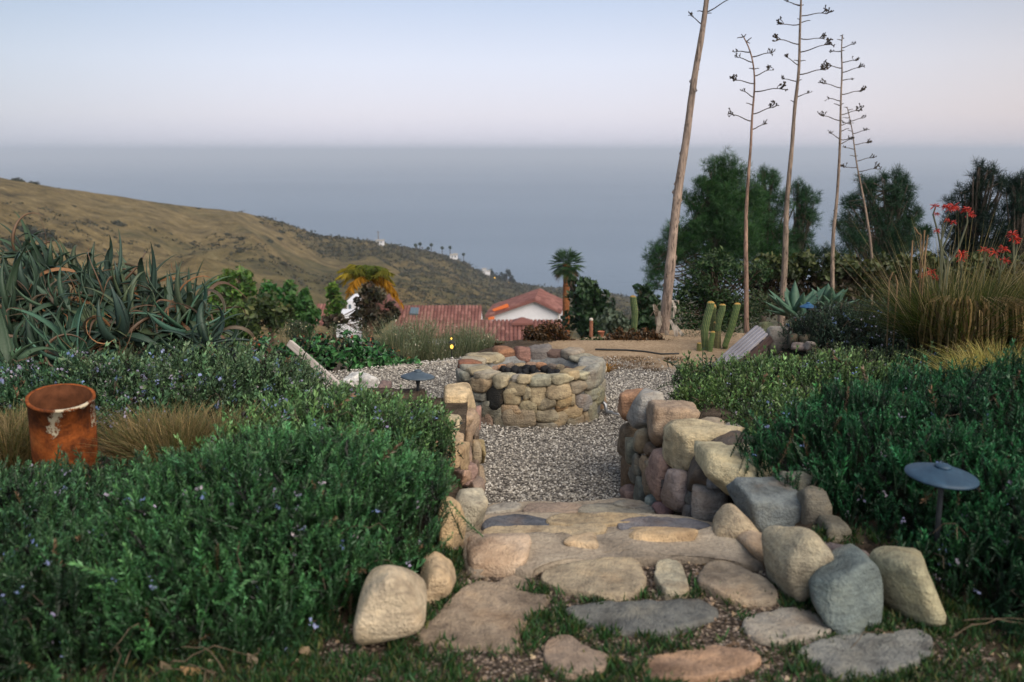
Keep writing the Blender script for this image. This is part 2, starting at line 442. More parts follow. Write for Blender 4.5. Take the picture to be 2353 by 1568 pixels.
def m_rust(g):
    o = g.obj
    n1 = g.noise(7, 6, .7, o, .4); n2_ = g.noise(45, 5, .7, o)
    rust = g.ramp(n1, [(.28, (.035, .013, .008)), (.42, (.13, .038, .012)), (.56, (.30, .082, .018)), (.75, (.42, .15, .045))])
    rust = g.mul(rust, g.ramp(n2_, [(.3, (.6, .55, .5)), (.65, (1.2, 1.15, 1.1))]))
    sx = g.N('ShaderNodeSeparateXYZ', {'Vector': o})
    xp = g.math('ADD', g.math('MULTIPLY', sx.outputs[0], .905), g.math('MULTIPLY', sx.outputs[1], .425))
    yp = g.math('ADD', g.math('MULTIPLY', sx.outputs[0], -.425), g.math('MULTIPLY', sx.outputs[1], .905))
    # a crescent of flaking white paint on the camera side
    dx = g.math('SUBTRACT', xp, .055); dz = g.math('SUBTRACT', sx.outputs['Z'], .375)
    r = g.math('SQRT', g.math('ADD', g.math('MULTIPLY', dx, dx), g.math('MULTIPLY', g.math('MULTIPLY', dz, dz), .95)))
    ring = g.math('SUBTRACT', .032, g.math('ABSOLUTE', g.math('SUBTRACT', r, .098)))
    cut = g.math('LESS_THAN', g.math('ADD', dx, g.math('MULTIPLY', dz, -1.1)), -.03)
    ring = g.math('ADD', g.math('MULTIPLY', ring, 22.0), g.math('MULTIPLY', g.math('SUBTRACT', g.noise(38, 6, .8, o), .5), 2.6))
    fr = g.N('ShaderNodeSeparateColor', {'Color': g.ramp(ring, [(.25, (0, 0, 0)), (.4, (1, 1, 1))])}).outputs[0]
    front = g.math('LESS_THAN', yp, .02)
    stripe = g.math('MULTIPLY', g.math('GREATER_THAN', xp, .128), g.math('GREATER_THAN', g.noise(30, 6, .85, o), .52))
    stripe = g.math('MULTIPLY', stripe, g.math('GREATER_THAN', sx.outputs['Z'], .33))
    fr = g.math('MULTIPLY', g.math('MAXIMUM', g.math('MULTIPLY', g.math('MULTIPLY', fr, cut), .95), stripe), g.math('LESS_THAN', sx.outputs['Z'], .472))
    col = g.mix(g.math('MULTIPLY', fr, front), rust, (.58, .50, .36))
    return g.bsdf(col, .85, g.bump(g.math('ADD', n2_, g.math('MULTIPLY', fr, .6)), .004, .8), .2)
M_rust = material('rusted_steel', m_rust)
def m_lamp(g):
    n = g.noise(22, 5, .7, g.obj)
    col = g.mul(g.info.outputs['Color'], g.ramp(n, [(.3, (.7, .72, .75)), (.55, (1, 1, 1)), (.72, (1.5, 1.45, 1.4))]))
    return g.bsdf(col, .55, g.bump(n, .002, .4), .45)
M_lamp = material('painted_metal', m_lamp)
def plain(name, col, rough=.8, spec=.25, nz=.25, sc=20, metal=0.0, bumpd=.004):
    def b(g):
        n = g.noise(sc, 5, .65, g.obj)
        c = g.mul(g.mix(0.0, col, col), g.ramp(n, [(.3, (1 - nz,) * 3), (.7, (1 + nz,) * 3)]))
        return g.bsdf(c, rough, g.bump(n, bumpd, .5), spec, metal)
    return material(name, b)
M_black = plain('lava_rock', (.012, .012, .014), .75, .3, .4, 40)
M_rust_in = plain('shaded_rust', (.09, .034, .016), .9, .1, .5, 12)  # inside of the pipe: shade put into a darker rust colour
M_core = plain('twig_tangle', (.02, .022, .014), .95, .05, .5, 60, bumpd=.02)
M_white = plain('white_stucco', (.74, .73, .76), .9, .1, .06, 3)
M_glass = plain('window_glass', (.10, .14, .17), .15, .5, .1)
M_edging = plain('edging', (.42, .38, .33), .7, .2, .2, 8)
M_hose = plain('black_tubing', (.015, .015, .015), .5, .4, .2)
M_steel = plain('galvanised_steel', (.35, .36, .38), .4, .5, .15, 30, .8)
M_terra = plain('terracotta', (.36, .14, .08), .8, .2, .25, 8)
def m_tile(g):
    c = g.ramp(g.info.outputs['Random'], [(0, (.15, .065, .055)), (.5, (.215, .095, .08)), (1, (.29, .145, .12))])
    c = g.mul(c, g.ramp(g.noise(6, 4, .6), [(.3, (.8, .8, .8)), (.7, (1.15, 1.1, 1.1))]))
    return g.bsdf(c, .8, None, .2)
M_tile = material('clay_tile', m_tile)
def glow(name, col, st):
    def b(g): return g.N('ShaderNodeEmission', {'Color': (*col, 1), 'Strength': st}).outputs[0]
    return material(name, b)
M_glow = glow('lamp_glow', (1.0, .55, .08), 1.7)
M_orange_glow = glow('orange_glow', (1.0, .24, .07), .5)  # even orange emission for the roof strip and the small eave pane

# ------------------------------------------------------------------ the setting: ground
def seg_d(x, y, pts):
    """signed-ish distance: > 0 inside the polygon pts"""
    pts = np.asarray(pts, float); ins = np.zeros(np.shape(x), bool); dm = np.full(np.shape(x), 1e9)
    n = len(pts)
    for i in range(n):
        x1, y1 = pts[i]; x2, y2 = pts[(i + 1) % n]
        t = np.clip(((x - x1) * (x2 - x1) + (y - y1) * (y2 - y1)) / ((x2 - x1) ** 2 + (y2 - y1) ** 2 + 1e-12), 0, 1)
        dm = np.minimum(dm, np.hypot(x - x1 - t * (x2 - x1), y - y1 - t * (y2 - y1)))
        cond = ((y1 > y) != (y2 > y)) & (x < (x2 - x1) * (y - y1) / (y2 - y1 + 1e-12) + x1)
        ins ^= cond
    return np.where(ins, dm, -dm)
BED_L = [(-.42, 4.0), (-.42, 5.4), (-.52, 6.75), (-1.3, 6.95), (-1.9, 7.5), (-2.4, 8.1), (-3.4, 8.9), (-7, 9.8), (-14, 8), (-14, 3.5), (-3, 3.5)]
BED_R = [(1.22, 4.0), (1.10, 6.15), (1.25, 6.7), (2.0, 8.2), (2.75, 10.2), (4.5, 12.0), (9, 13.0), (16, 10), (16, 3.2), (2.4, 3.2)]
def ground_z(x, y):
    x = np.asarray(x, float); y = np.asarray(y, float)
    terr = np.where(y < 11.6, 0.0, -(y - 11.6) * .17 - smooth(12, 30, y) * 1.2)
    terr = terr - smooth(9.9, 11.2, y + np.clip(-x, 0, 3) * .12) * smooth(.2, -1.2, x) * .35
    far = -.205 * (y - 11.0)
    terr = np.where(y > 40, far, terr + (far - terr) * smooth(16, 40, y))
    terr = terr + smooth(128, 175, y) * (-42)
    lawn = smooth(4.24, 4.12, y)
    z = terr * (1 - lawn) + .5 * lawn
    L = smooth(-.10, .10, seg_d(x, y, BED_L)); z = z * (1 - L) + (.60 + .05 * n2(x, y, .8, 3)) * L
    Rr = smooth(-.10, .10, seg_d(x, y, BED_R)); tr = .60 - .42 * smooth(6.2, 9.4, y) + .04 * n2(x, y, .8, 4) + .24 * smooth(3.0, 4.5, x)
    z = z * (1 - Rr) + tr * Rr
    soft = smooth(4.0, 4.6, y) * smooth(12, 11, y)
    return z + n2(x, y, 1.3, 9) * .012 * (1 - soft * .5) + smooth(14, 40, y) * n2(x, y, .12, 5) * .6
xs = np.concatenate([np.linspace(-90, -9, 28)[:-1], np.linspace(-9, 9, 241), np.linspace(9, 90, 28)[1:]])
ys = np.concatenate([np.linspace(-6, 2, 12)[:-1], np.linspace(2, 14, 181), np.linspace(14, 40, 40)[1:], np.linspace(40, 190, 40)[1:]])
X, Y = np.meshgrid(xs, ys); Z = ground_z(X, Y)
V = np.stack([X, Y, Z], -1).reshape(-1, 3); nx, ny = len(xs), len(ys)
i = np.arange(nx * ny).reshape(ny, nx)
F = np.stack([i[:-1, :-1], i[:-1, 1:], i[1:, 1:], i[1:, :-1]], -1).reshape(-1, 4)
structure(MB().add(V, F).build('ground', M_soil, smooth_=True))

# gravel terrace sheet, a few mm above the ground, cut to the terrace between the beds
TERR = [(-.45, 4.6), (1.15, 4.6), (1.05, 6.2), (1.3, 6.8), (2.05, 8.3), (2.85, 10.3), (3.6, 11.9), (2.2, 12.5), (.9, 11.9), (-.1, 10.9), (-1.7, 9.95), (-2.9, 9.6), (-2.7, 9.2), (-1.95, 7.6), (-1.3, 6.9), (-.5, 6.8)]
xs = np.linspace(-3.2, 4.2, 150); ys = np.linspace(4.5, 12.6, 160)
X, Y = np.meshgrid(xs, ys); Z = np.maximum(ground_z(X, Y), -.03) + .006
Z = np.where(seg_d(X, Y, TERR) > 0, np.minimum(Z, .03 + 0 * Z), Z)
V = np.stack([X, Y, Z], -1).reshape(-1, 3); i = np.arange(len(xs) * len(ys)).reshape(len(ys), len(xs))
F = np.stack([i[:-1, :-1], i[:-1, 1:], i[1:, 1:], i[1:, :-1]], -1).reshape(-1, 4)
cc = V[F].mean(1); F = F[seg_d(cc[:, 0], cc[:, 1], TERR) > -.02]
structure(MB().add(V, F).build('gravel_terrace', M_gravelbed, smooth_=True))

# loose pebbles: real stones over the near part of the terrace
def m_pebble(g):
    col = g.ramp(g.geo.outputs['Random Per Island'], [(0, (.09, .082, .075)), (.3, (.22, .20, .18)), (.55, (.36, .33, .285)), (.8, (.50, .46, .40)), (1, (.70, .66, .60))])
    return g.bsdf(col, .85, None, .2)
M_pebble = material('pebble', m_pebble)
oct_v = np.array([(1, 0, 0), (-1, 0, 0), (0, 1, 0), (0, -1, 0), (0, 0, 1), (0, 0, -1.0)]); oct_f = np.array([(0, 2, 4), (2, 1, 4), (1, 3, 4), (3, 0, 4), (2, 0, 5), (1, 2, 5), (3, 1, 5), (0, 3, 5)])
def jitter(v, s): return v * (1 + rng.normal(size=v.shape) * s)
mb = MB(); n = 78000
yy = 4.7 + (10.6 - 4.7) * rng.random(n) ** 1.25; xx = rng.uniform(-2.6, 3.0, n)
k = seg_d(xx, yy, TERR) > .02; k &= (rng.random(n) > smooth(9.3, 10.8, yy + (xx - 1) * .5) * .93); xx, yy = xx[k], yy[k]
for q in range(4):
    a = slice(q, None, 4); m = len(xx[a]); sc = rng.uniform(.0055, .0125, (m, 1)) * np.ones((1, 3)); sc[:, 2] *= .75
    M = rand_rot(m, np.tile([0, 0, 1.0], (m, 1)), .5) * sc[:, None, :]
    mb.many(jitter(oct_v, .18), oct_f, M, np.stack([xx[a], yy[a], np.zeros(m) + .012 + rng.uniform(-.002, .006, m)], -1))
tag(mb.build('gravel', M_pebble), 'pale grey and brown pea gravel spread over the terrace around the fire pit', 'gravel', kind='stuff')

# ------------------------------------------------------------------ sea, far hillside, haze
def m_sea(g):
    st = g.N('ShaderNodeMapping', {'Vector': g.pos, 'Scale': (.35, 1.0, 1.0)}).outputs[0]
    n = g.noise(.05, 6, .6, st); n2_ = g.noise(.0012, 5, .6, st)
    col = g.ramp(n2_, [(.35, (.10, .145, .20)), (.65, (.14, .19, .25))])
    return g.bsdf(col, .42, g.bump(n, 4.0, .6), .5)
M_sea = material('sea_water', m_sea)
SEA = -155.0
a = np.linspace(0, 2 * math.pi, 97)[:-1]; rr = [0, 600, 1500, 4000, 12000, 60000]
V = [(0, 0, SEA)]
for r in rr[1:]: V += [(r * math.sin(t), r * math.cos(t), SEA) for t in a]
mb = MB(); mb.add(V, [(0, 1 + k, 1 + (k + 1) % 96) for k in range(96)][::-1])
q = []
for j in range(len(rr) - 2):
    for k in range(96): q.append((1 + j * 96 + k, 1 + j * 96 + (k + 1) % 96, 1 + (j + 1) * 96 + (k + 1) % 96, 1 + (j + 1) * 96 + k))
mb.f.append(np.array(q)); mb.mi.append(np.zeros(len(q)))
structure(mb.build('sea', M_sea))

RIDGE = np.array([(-1400, 285, 330), (-700, 330, 380), (0, 409, 470), (110, 430, 480), (250, 449, 500), (400, 470, 520), (560, 489, 570), (650, 512, 600), (740, 543, 640), (870, 556, 700), (960, 574, 760), (1040, 593, 820), (1090, 618, 880), (1150, 642, 930), (1210, 657, 960), (1300, 664, 980), (1390, 674, 1000), (1470, 690, 1010), (1600, 694, 1010), (2000, 700, 1000), (3700, 720, 980)])
FOOT = np.array([(-1400, 780, 110), (0, 790, 170), (600, 800, 210), (1000, 800, 240), (1500, 800, 300), (3700, 800, 300)])
def hill_point(u, t):
    """u: bearing as a picture column, t: 0 at the canyon foot, 1 at the ridge, > 1 down its far side"""
    u = np.asarray(u, float); t = np.asarray(t, float); tt = np.clip(t, 0, 1)
    py = np.interp(u, FOOT[:, 0], FOOT[:, 1]) * (1 - tt) + np.interp(u, RIDGE[:, 0], RIDGE[:, 1]) * tt
    D = np.interp(u, FOOT[:, 0], FOOT[:, 2]) * (1 - tt ** 1.15) + np.interp(u, RIDGE[:, 0], RIDGE[:, 2]) * tt ** 1.15
    d = np.moveaxis(ray(u, py), 0, -1); h = np.hypot(d[..., 0], d[..., 1])
    P = CAM + d * (D / h)[..., None]
    over = np.clip(t - 1, 0, 9)
    dirh = d / h[..., None]; P[..., 0] += dirh[..., 0] * over * 300; P[..., 1] += dirh[..., 1] * over * 300
    P[..., 2] -= over * 160
    e = np.sin(np.clip(tt, 0, 1) * math.pi) ** .6
    rid = 1 - np.abs(n2(P[..., 0] + P[..., 1] * .35, P[..., 1] * .25, .012, 21, 4)) * 1.6
    rel = rid * 8.0 + n2(P[..., 0], P[..., 1], .03, 33, 4) * 3.4
    P[..., 2] += rel * e * smooth(0, .15, tt) + n2(P[..., 0], P[..., 1], .08, 2, 3) * .35 * (tt > .9)
    P[..., 2] = np.maximum(P[..., 2], SEA - 6)
    return P
us = np.arange(-1400, 3700, 7.0); ts = np.concatenate([np.linspace(-.0, 1, 150), np.linspace(1.03, 2.2, 14)])
U, T = np.meshgrid(us, ts); P = hill_point(U, T); i = np.arange(U.size).reshape(U.shape)
F = np.stack([i[:-1, :-1], i[:-1, 1:], i[1:, 1:], i[1:, :-1]], -1).reshape(-1, 4)
def m_hill(g):
    n1 = g.noise(.018, 6, .62); n2_ = g.noise(.12, 6, .7); n3 = g.noise(.9, 4, .7)
    x = g.N('ShaderNodeSeparateXYZ', {'Vector': g.pos})
    grass = g.ramp(n2_, [(.33, (.060, .048, .025)), (.45, (.14, .108, .055)), (.57, (.205, .158, .082)), (.70, (.27, .215, .125))])
    grass = g.mul(grass, g.ramp(n3, [(.3, (.66, .66, .64)), (.65, (1.18, 1.16, 1.12))]))
    scrub = g.ramp(n2_, [(.3, (.040, .042, .020)), (.7, (.10, .092, .045))])
    f = g.math('ADD', g.math('MULTIPLY', n1, 1.0), g.math('MULTIPLY', g.math('SUBTRACT', -45.0, x.outputs['Z']), .0035))
    f = g.N('ShaderNodeSeparateColor', {'Color': g.ramp(f, [(.46, (0, 0, 0)), (.60, (1, 1, 1))])}).outputs[0]
    col = g.mul(g.mix(g.math('MULTIPLY', f, .75), grass, scrub), (1.0, .98, .88))
    clay = g.N('ShaderNodeSeparateColor', {'Color': g.ramp(g.noise(.03, 5, .6, g.N('ShaderNodeVectorMath', {0: g.pos, 1: (500, 90, 0)}, operation='ADD').outputs[0]), [(.66, (0, 0, 0)), (.74, (1, 1, 1))])}).outputs[0]
    col = g.mix(g.math('MULTIPLY', clay, .6), col, (.22, .12, .085))
    return g.bsdf(col, .95, g.bump(g.math('ADD', n2_, n3), 1.2, .7), .08)
structure(MB().add(P.reshape(-1, 3), F).build('hillside', material('dry_hillside', m_hill), smooth_=True))

hz = MB(); box(hz, (0, 0, (SEA - 8 + 60) / 2), (132000, 132000, 60 - (SEA - 8)))
def m_haze(g):
    v = g.N('ShaderNodeVolumePrincipled', {'Color': (.79, .87, 1.0, 1), 'Density': 1.6e-4, 'Anisotropy': 0.0})
    g.t.links.new(v.outputs[0], g.out.inputs['Volume']); return None
ho = hz.build('haze', material('sea_haze', m_haze)); tag(ho, 'thin blue sea haze over the water and the far hill', 'haze', kind='stuff')
# ------------------------------------------------------------------ stones
CREAM = (.52, .44, .33); TAN = (.42, .33, .23); GREY = (.25, .25, .235); BLUE = (.13, .17, .21); PINK = (.34, .23, .19)
OLIVE = (.26, .255, .19); RUSTY = (.36, .17, .10); DARK = (.075, .065, .065); BROWN = (.22, .165, .125); BLACK = (.03, .03, .028)
RCAM = np.stack([[1, 0, 0], [0, math.sin(PITCH), math.cos(PITCH)], [0, -math.cos(PITCH), math.sin(PITCH)]], -1).astype(float)
def px_outline(pts, y, R=RCAM):
    """picture outline -> local 2D outline on the plane through the stone, centre point"""
    c0 = np.mean(pts, 0); C = at_y(c0[0], c0[1], y); n = R[:, 2]; out = []
    for p in pts:
        d = ray(*p); s = np.dot(C - CAM, n) / np.dot(d, n); out.append(R.T @ (CAM + d * s - C))
    return np.array(out)[:, :2], C
_sid = [0]
def stone(pts, y, depth, col, name='stone', parent=None, R=RCAM, p=41, noise=.05, facets=7, sub=4, extra=(), back=.35, front=None, grow=1.03):
    _sid[0] += 1
    sd_ = int(abs(sum(a * 3.1 + b * 7.7 for a, b in pts))) % 9973
    o2, C = px_outline(pts, y, R); o2 = o2 * grow
    C = C - R[:, 2] * depth * back * .5
    V, f = rock_mesh(o2, R, depth, p, noise, facets, sd_, sub, extra, front)
    ob = MB().add(V + C, f).build(name, M_stone, parent, True, loc=C)
    k = 1 + rng.normal(0, .05, 3) * .6; ob.color = (*(np.array(col) * k * 1.12 * [1, 1.0, 1.0]), 1); return ob
def bb(x0, y0, x1, y1, cut=.17, sd=0):
    """rounded six to eight sided outline inside a picture box"""
    r = random.Random(int(x0 * 7 + y0 * 13 + sd)); w, h = x1 - x0, y1 - y0
    c = lambda: r.uniform(.4, 1.2) * cut
    return [(x0 + w * c(), y0), (x1 - w * c(), y0 + h * .03), (x1, y0 + h * c()), (x1 - w * .02, y1 - h * c()), (x1 - w * c(), y1), (x0 + w * c(), y1 - h * .02), (x0, y1 - h * c()), (x0 + w * .02, y0 + h * c())]

# right hand retaining wall -------------------------------------------------
def q7(x0, y0, x1, y1): return (x0 * .4104 + 1348, y0 * .4104 + 827.2, x1 * .4104 + 1348, y1 * .4104 + 827.2)
wr = thing('retaining_wall', (1.1, 5.3, 0), 'dry laid boulder retaining wall right of the steps below the trailing rosemary', 'stone wall')
core = MB()
V = []
for z, dx in ((0, .14), (.52, .22)):
    for (x, y) in ((.80, 6.45), (1.06, 4.45), (1.75, 4.35), (1.5, 6.6)): V.append((x + (dx if x < 1.2 else 0), y - .0, z))
core.add(V, [(0, 1, 5, 4), (1, 2, 6, 5), (2, 3, 7, 6), (3, 0, 4, 7), (4, 5, 6, 7)]); core.build('backfill', M_soil, wr)
# capping stones, far to near
stone([(1424, 925), (1433, 902), (1470, 895), (1494, 903), (1490, 930), (1470, 965), (1440, 972), (1427, 955)], 6.42, .32, (.42, .24, .16), parent=wr)
stone([(1452, 960), (1458, 925), (1475, 900), (1502, 897), (1524, 905), (1518, 945), (1504, 985), (1478, 990), (1455, 984)], 6.15, .36, (.34, .33, .31), parent=wr, p=15, facets=3)
stone([(1494, 975), (1497, 930), (1510, 918), (1570, 922), (1602, 935), (1606, 968), (1560, 990), (1540, 1022), (1512, 1028), (1497, 1005)], 5.75, .5, (.35, .27, .20), parent=wr, noise=.08, extra=[(0, 0, 1, .13), (-1, 0, .1, .17)])
stone([(1534, 1030), (1535, 985), (1552, 972), (1600, 967), (1668, 985), (1700, 992), (1698, 1012), (1640, 1030), (1600, 1080), (1575, 1098), (1540, 1070)], 5.3, .5, (.52, .42, .29), parent=wr, noise=.07, extra=[(0, -.1, 1, .12), (-1, -.3, .1, .2)])
stone([(1585, 1130), (1595, 1075), (1615, 1040), (1660, 1012), (1700, 1000), (1745, 1022), (1700, 1040), (1640, 1130), (1605, 1142)], 5.0, .42, (.11, .09, .09), parent=wr, noise=.08)
stone([(1625, 1095), (1626, 1050), (1640, 1033), (1730, 1035), (1762, 1056), (1768, 1085), (1755, 1100), (1690, 1115), (1685, 1148), (1650, 1120)], 4.72, .5, (.50, .44, .31), parent=wr, p=30, noise=.04, facets=2, extra=[(.05, -.25, 1, .085), (-.5, -.85, .25, .16)])
stone([(1692, 1120), (1700, 1103), (1760, 1098), (1815, 1100), (1846, 1135), (1850, 1195), (1810, 1232), (1762, 1228), (1725, 1200), (1700, 1165)], 4.32, .5, (.16, .185, .205), parent=wr, p=30, noise=.035, facets=2, extra=[(.15, -.3, 1, .085), (.1, -1, .15, .16), (-1, -.25, .1, .19)])
# face stones, a mix laid below the capping
def q7p(*a): return bb(*q7(*a))
FACE = [((186, 360, 280, 560), 6.5, .34, BROWN), ((196, 540, 284, 740), 6.4, .34, (.16, .12, .08)), ((222, 420, 290, 595), 6.15, .2, (.27, .26, .22)),
        ((268, 408, 368, 525), 5.95, .24, OLIVE), ((262, 525, 320, 655), 5.95, .2, (.24, .26, .22)), ((305, 540, 370, 640), 5.8, .2, TAN),
        ((332, 462, 402, 548), 5.75, .22, (.14, .13, .12)), ((368, 490, 502, 795), 5.45, .26, PINK), ((322, 600, 384, 765), 5.7, .2, (.30, .24, .16)),
        ((278, 655, 334, 845), 5.85, .2, (.22, .235, .20)), ((455, 618, 592, 855), 5.15, .26, (.33, .28, .26)), ((328, 762, 428, 860), 5.55, .2, (.23, .27, .27)),
        ((392, 798, 495, 872), 5.35, .2, (.29, .21, .20)), ((598, 700, 812, 915), 4.9, .34, (.25, .26, .25)), ((548, 812, 625, 905), 5.0, .2, (.23, .22, .20)),
        ((565, 745, 625, 830), 5.0, .2, (.20, .19, .17)), ((196, 718, 280, 810), 6.05, .2, (.27, .19, .17)), ((360, 560, 420, 640), 5.5, .2, (.30, .25, .20)),
        ((678, 640, 770, 725), 4.85, .2, (.24, .25, .24)), ((395, 640, 470, 740), 5.4, .16, (.13, .11, .10)), ((250, 600, 300, 700), 6.0, .15, (.20, .20, .17))]
for b, y, d, c in FACE: stone(q7p(*b), y, d, c, parent=wr, sub=3, noise=.05, p=15)
# stones half buried behind the capping stones
for x0, y0, x1, y1, y, c in ((1600, 966, 1665, 990, 5.75, (.33, .29, .22)), (1668, 975, 1702, 1000, 5.6, GREY), (1690, 1005, 1750, 1030, 5.1, DARK), (1768, 1088, 1822, 1125, 4.6, (.22, .22, .21)), (1840, 1120, 1905, 1235, 4.25, (.17, .155, .13)), (1895, 1195, 1945, 1260, 4.05, (.20, .18, .15)), (1790, 1085, 1870, 1130, 4.5, (.23, .225, .20))):
    stone(bb(x0, y0, x1, y1), y, .22, c, parent=wr, sub=3)
# boulders that end the wall beside the path: each a thing of its own
def boulder(pts, y, d, c, label, **k):
    _n = k.pop('name', 'boulder'); o = stone(pts, y, d, c, _n, **k); tag(o, label, 'boulder', 'boulders beside the path'); return o
boulder([(1775, 1295), (1778, 1255), (1800, 1224), (1832, 1213), (1872, 1222), (1893, 1245), (1915, 1300), (1905, 1345), (1868, 1392), (1815, 1392), (1790, 1355)], 3.62, .34, (.33, .30, .225),
        'tall rounded tan boulder standing upright between the blue-grey block and the split boulder', p=11, facets=1, noise=.035, sub=5)
boulder([(1870, 1345), (1890, 1320), (1940, 1298), (1995, 1281), (2016, 1296), (2030, 1360), (2022, 1405), (1950, 1448), (1915, 1442), (1882, 1400)], 3.42, .34, (.15, .175, .175),
        'split boulder with one teal-grey side and one pale grey flat face, by the lawn', p=26, facets=1, noise=.03, sub=5, extra=[(.45, -.85, .25, .13), (-.8, -.5, .3, .17)])
boulder([(2035, 1350), (2042, 1296), (2080, 1280), (2130, 1288), (2165, 1360), (2180, 1420), (2150, 1436), (2090, 1432), (2050, 1395)], 3.42, .34, (.33, .30, .22),
        'pale tan boulder half hidden under rosemary stems at the lower right', p=17, noise=.04, sub=4)
boulder([(1912, 1262), (1935, 1255), (1990, 1275), (1985, 1296), (1935, 1312), (1915, 1300)], 3.85, .25, (.19, .16, .16),
        'small dark mauve rock wedged behind the split boulder', sub=3)
boulder([(805, 1488), (812, 1430), (824, 1355), (850, 1322), (890, 1305), (930, 1318), (965, 1350), (980, 1400), (972, 1440), (925, 1470), (860, 1492)], 3.22, .36, (.49, .425, .31),
        'large smooth cream boulder at the lower end of the left wall', p=9, facets=1, noise=.035, sub=5)

# left hand retaining wall ---------------------------------------------------
wl = thing('retaining_wall', (-.5, 5.6, 0), 'cream sandstone retaining wall half buried in rosemary along the left side of the steps', 'stone wall')
core = MB(); V = []
for z in (0, .5):
    for (x, y) in ((-.31, 6.85), (-.9, 6.75), (-.9, 4.3), (-.27, 4.3)): V.append((x, y, z))
core.add(V, [(0, 1, 5, 4), (1, 2, 6, 5), (2, 3, 7, 6), (3, 0, 4, 7), (4, 5, 6, 7)]); core.build('backfill', M_soil, wl)
def q8(x0, y0, x1, y1):
    w_, h_ = (x1 - x0) * .12, (y1 - y0) * .05; x0 -= w_; x1 += w_ * .4; y0 -= h_; y1 += h_
    return bb(x0 * .2539 + 980.4, y0 * .2539 + 827.2, x1 * .2539 + 980.4, y1 * .2539 + 827.2)
stone([(1008, 900), (1028, 885), (1068, 878), (1080, 888), (1089, 925), (1087, 945), (1060, 950), (1010, 940)], 6.8, .42, (.54, .44, .29), parent=wl, p=22, extra=[(0, -.2, 1, .10)])
stone(q8(150, 505, 300, 735), 6.05, .32, (.50, .41, .28), parent=wl)
stone(q8(170, 700, 318, 815), 5.7, .3, (.44, .34, .23), parent=wl)
stone(q8(150, 790, 330, 1025), 5.35, .34, (.48, .36, .22), parent=wl, noise=.07)
stone(q8(280, 1015, 385, 1110), 5.0, .3, (.38, .25, .19), parent=wl)
stone(q8(398, 455, 478, 640), 7.0, .3, (.36, .24, .20), parent=wl)
stone(q8(392, 585, 468, 765), 6.75, .3, (.19, .15, .12), parent=wl)
stone(q8(395, 745, 488, 945), 6.3, .3, (.36, .29, .20), parent=wl)
stone(q8(452, 715, 502, 955), 6.55, .3, (.32, .25, .16), parent=wl)
stone(q8(400, 930, 470, 1145), 5.9, .3, (.27, .21, .15), parent=wl)
stone(q8(325, 935, 412, 1145), 5.6, .3, (.35, .25, .21), parent=wl)
stone(q8(438, 965, 498, 1195), 6.1, .3, (.30, .24, .17), parent=wl)
stone(q8(380, 1100, 500, 1230), 5.5, .3, (.26, .21, .17), parent=wl)
stone([(1050, 1140), (1055, 1131), (1095, 1128), (1112, 1135), (1115, 1170), (1108, 1205), (1095, 1226), (1066, 1230), (1052, 1215)], 4.75, .38, (.43, .40, .30), parent=wl, p=30, noise=.03)
stone([(1005, 1175), (1012, 1150), (1030, 1148), (1060, 1172), (1068, 1200), (1060, 1280), (1048, 1335), (1015, 1335), (1004, 1260)], 4.15, .4, (.50, .37, .23), parent=wl, p=17, noise=.05)
stone([(960, 1340), (975, 1300), (998, 1288), (1030, 1310), (1045, 1345), (1030, 1380), (1008, 1392), (975, 1380)], 3.6, .3, (.46, .33, .24), parent=wl, p=13, noise=.05)
stone(q8(330, 640, 410, 800), 6.2, .3, (.26, .20, .15), parent=wl, sub=3)
stone(q8(300, 480, 400, 600), 6.5, .3, (.40, .32, .22), parent=wl, sub=3)
stone(q8(330, 800, 400, 950), 5.8, .3, (.30, .22, .17), parent=wl, sub=3)
stone([(1060, 950), (1085, 948), (1092, 985), (1084, 1010), (1062, 1000)], 6.6, .3, (.40, .30, .22), parent=wl, sub=3)

# steps ----------------------------------------------------------------------
def slab(outl, z, th, edge=.012, seed=0, dome=.0, rough=.008, sub=6):
    """flat stone: a closed picture outline laid on the plane z, top at z, thickness th downward"""
    W = np.array([at_z(px, py, z)[:2] for px, py in outl]); n = len(W); Q = []
    for i in range(n):                                   # Catmull-Rom refinement
        p0, p1, p2, p3 = W[i - 1], W[i], W[(i + 1) % n], W[(i + 2) % n]
        for t in np.arange(sub) / sub:
            Q.append(.5 * (2 * p1 + (p2 - p0) * t + (2 * p0 - 5 * p1 + 4 * p2 - p3) * t * t + (3 * p1 - p0 - 3 * p2 + p3) * t ** 3))
    Q = np.array(Q); c = Q.mean(0); m = len(Q)
    Q = Q + (n2(Q[:, 0], Q[:, 1], 14, seed, 3) * .008)[:, None] * norm(Q - c)
    rings = [(.97, -th), (1.0, -th * .5), (1.0, -edge * 1.2), (.985, -edge * .35), (.955, 0)] + [(s, 0) for s in (.88, .78, .66, .53, .40, .27, .14)]
    V = []
    for k, (s, dz) in enumerate(rings):
        P = c + (Q - c) * s
        h = n2(P[:, 0], P[:, 1], 5, seed + 3, 4) * rough * 1.6 + n2(P[:, 0] * 3, P[:, 1], 9, seed + 8, 3) * rough * .5 + dome * (1 - s * s)
        V.append(np.column_stack([P, z + dz + (h if k >= 2 else 0 * h)]))
    V.append(np.array([[c[0], c[1], z + float(n2(c[0], c[1], 5, seed + 3, 4)) * rough * 1.6 + dome]]))
    V = np.concatenate(V); F = []
    for k in range(len(rings) - 1):
        for j in range(m): F.append((k * m + j, k * m + (j + 1) % m, (k + 1) * m + (j + 1) % m, (k + 1) * m + j))
    T3 = [((len(rings) - 1) * m + j, (len(rings) - 1) * m + (j + 1) % m, len(rings) * m) for j in range(m)]
    mb = MB(); mb.add(V, F); mb.f.append(np.array(T3)); mb.mi.append(np.zeros(len(T3)))
    return mb, (c[0], c[1], z)
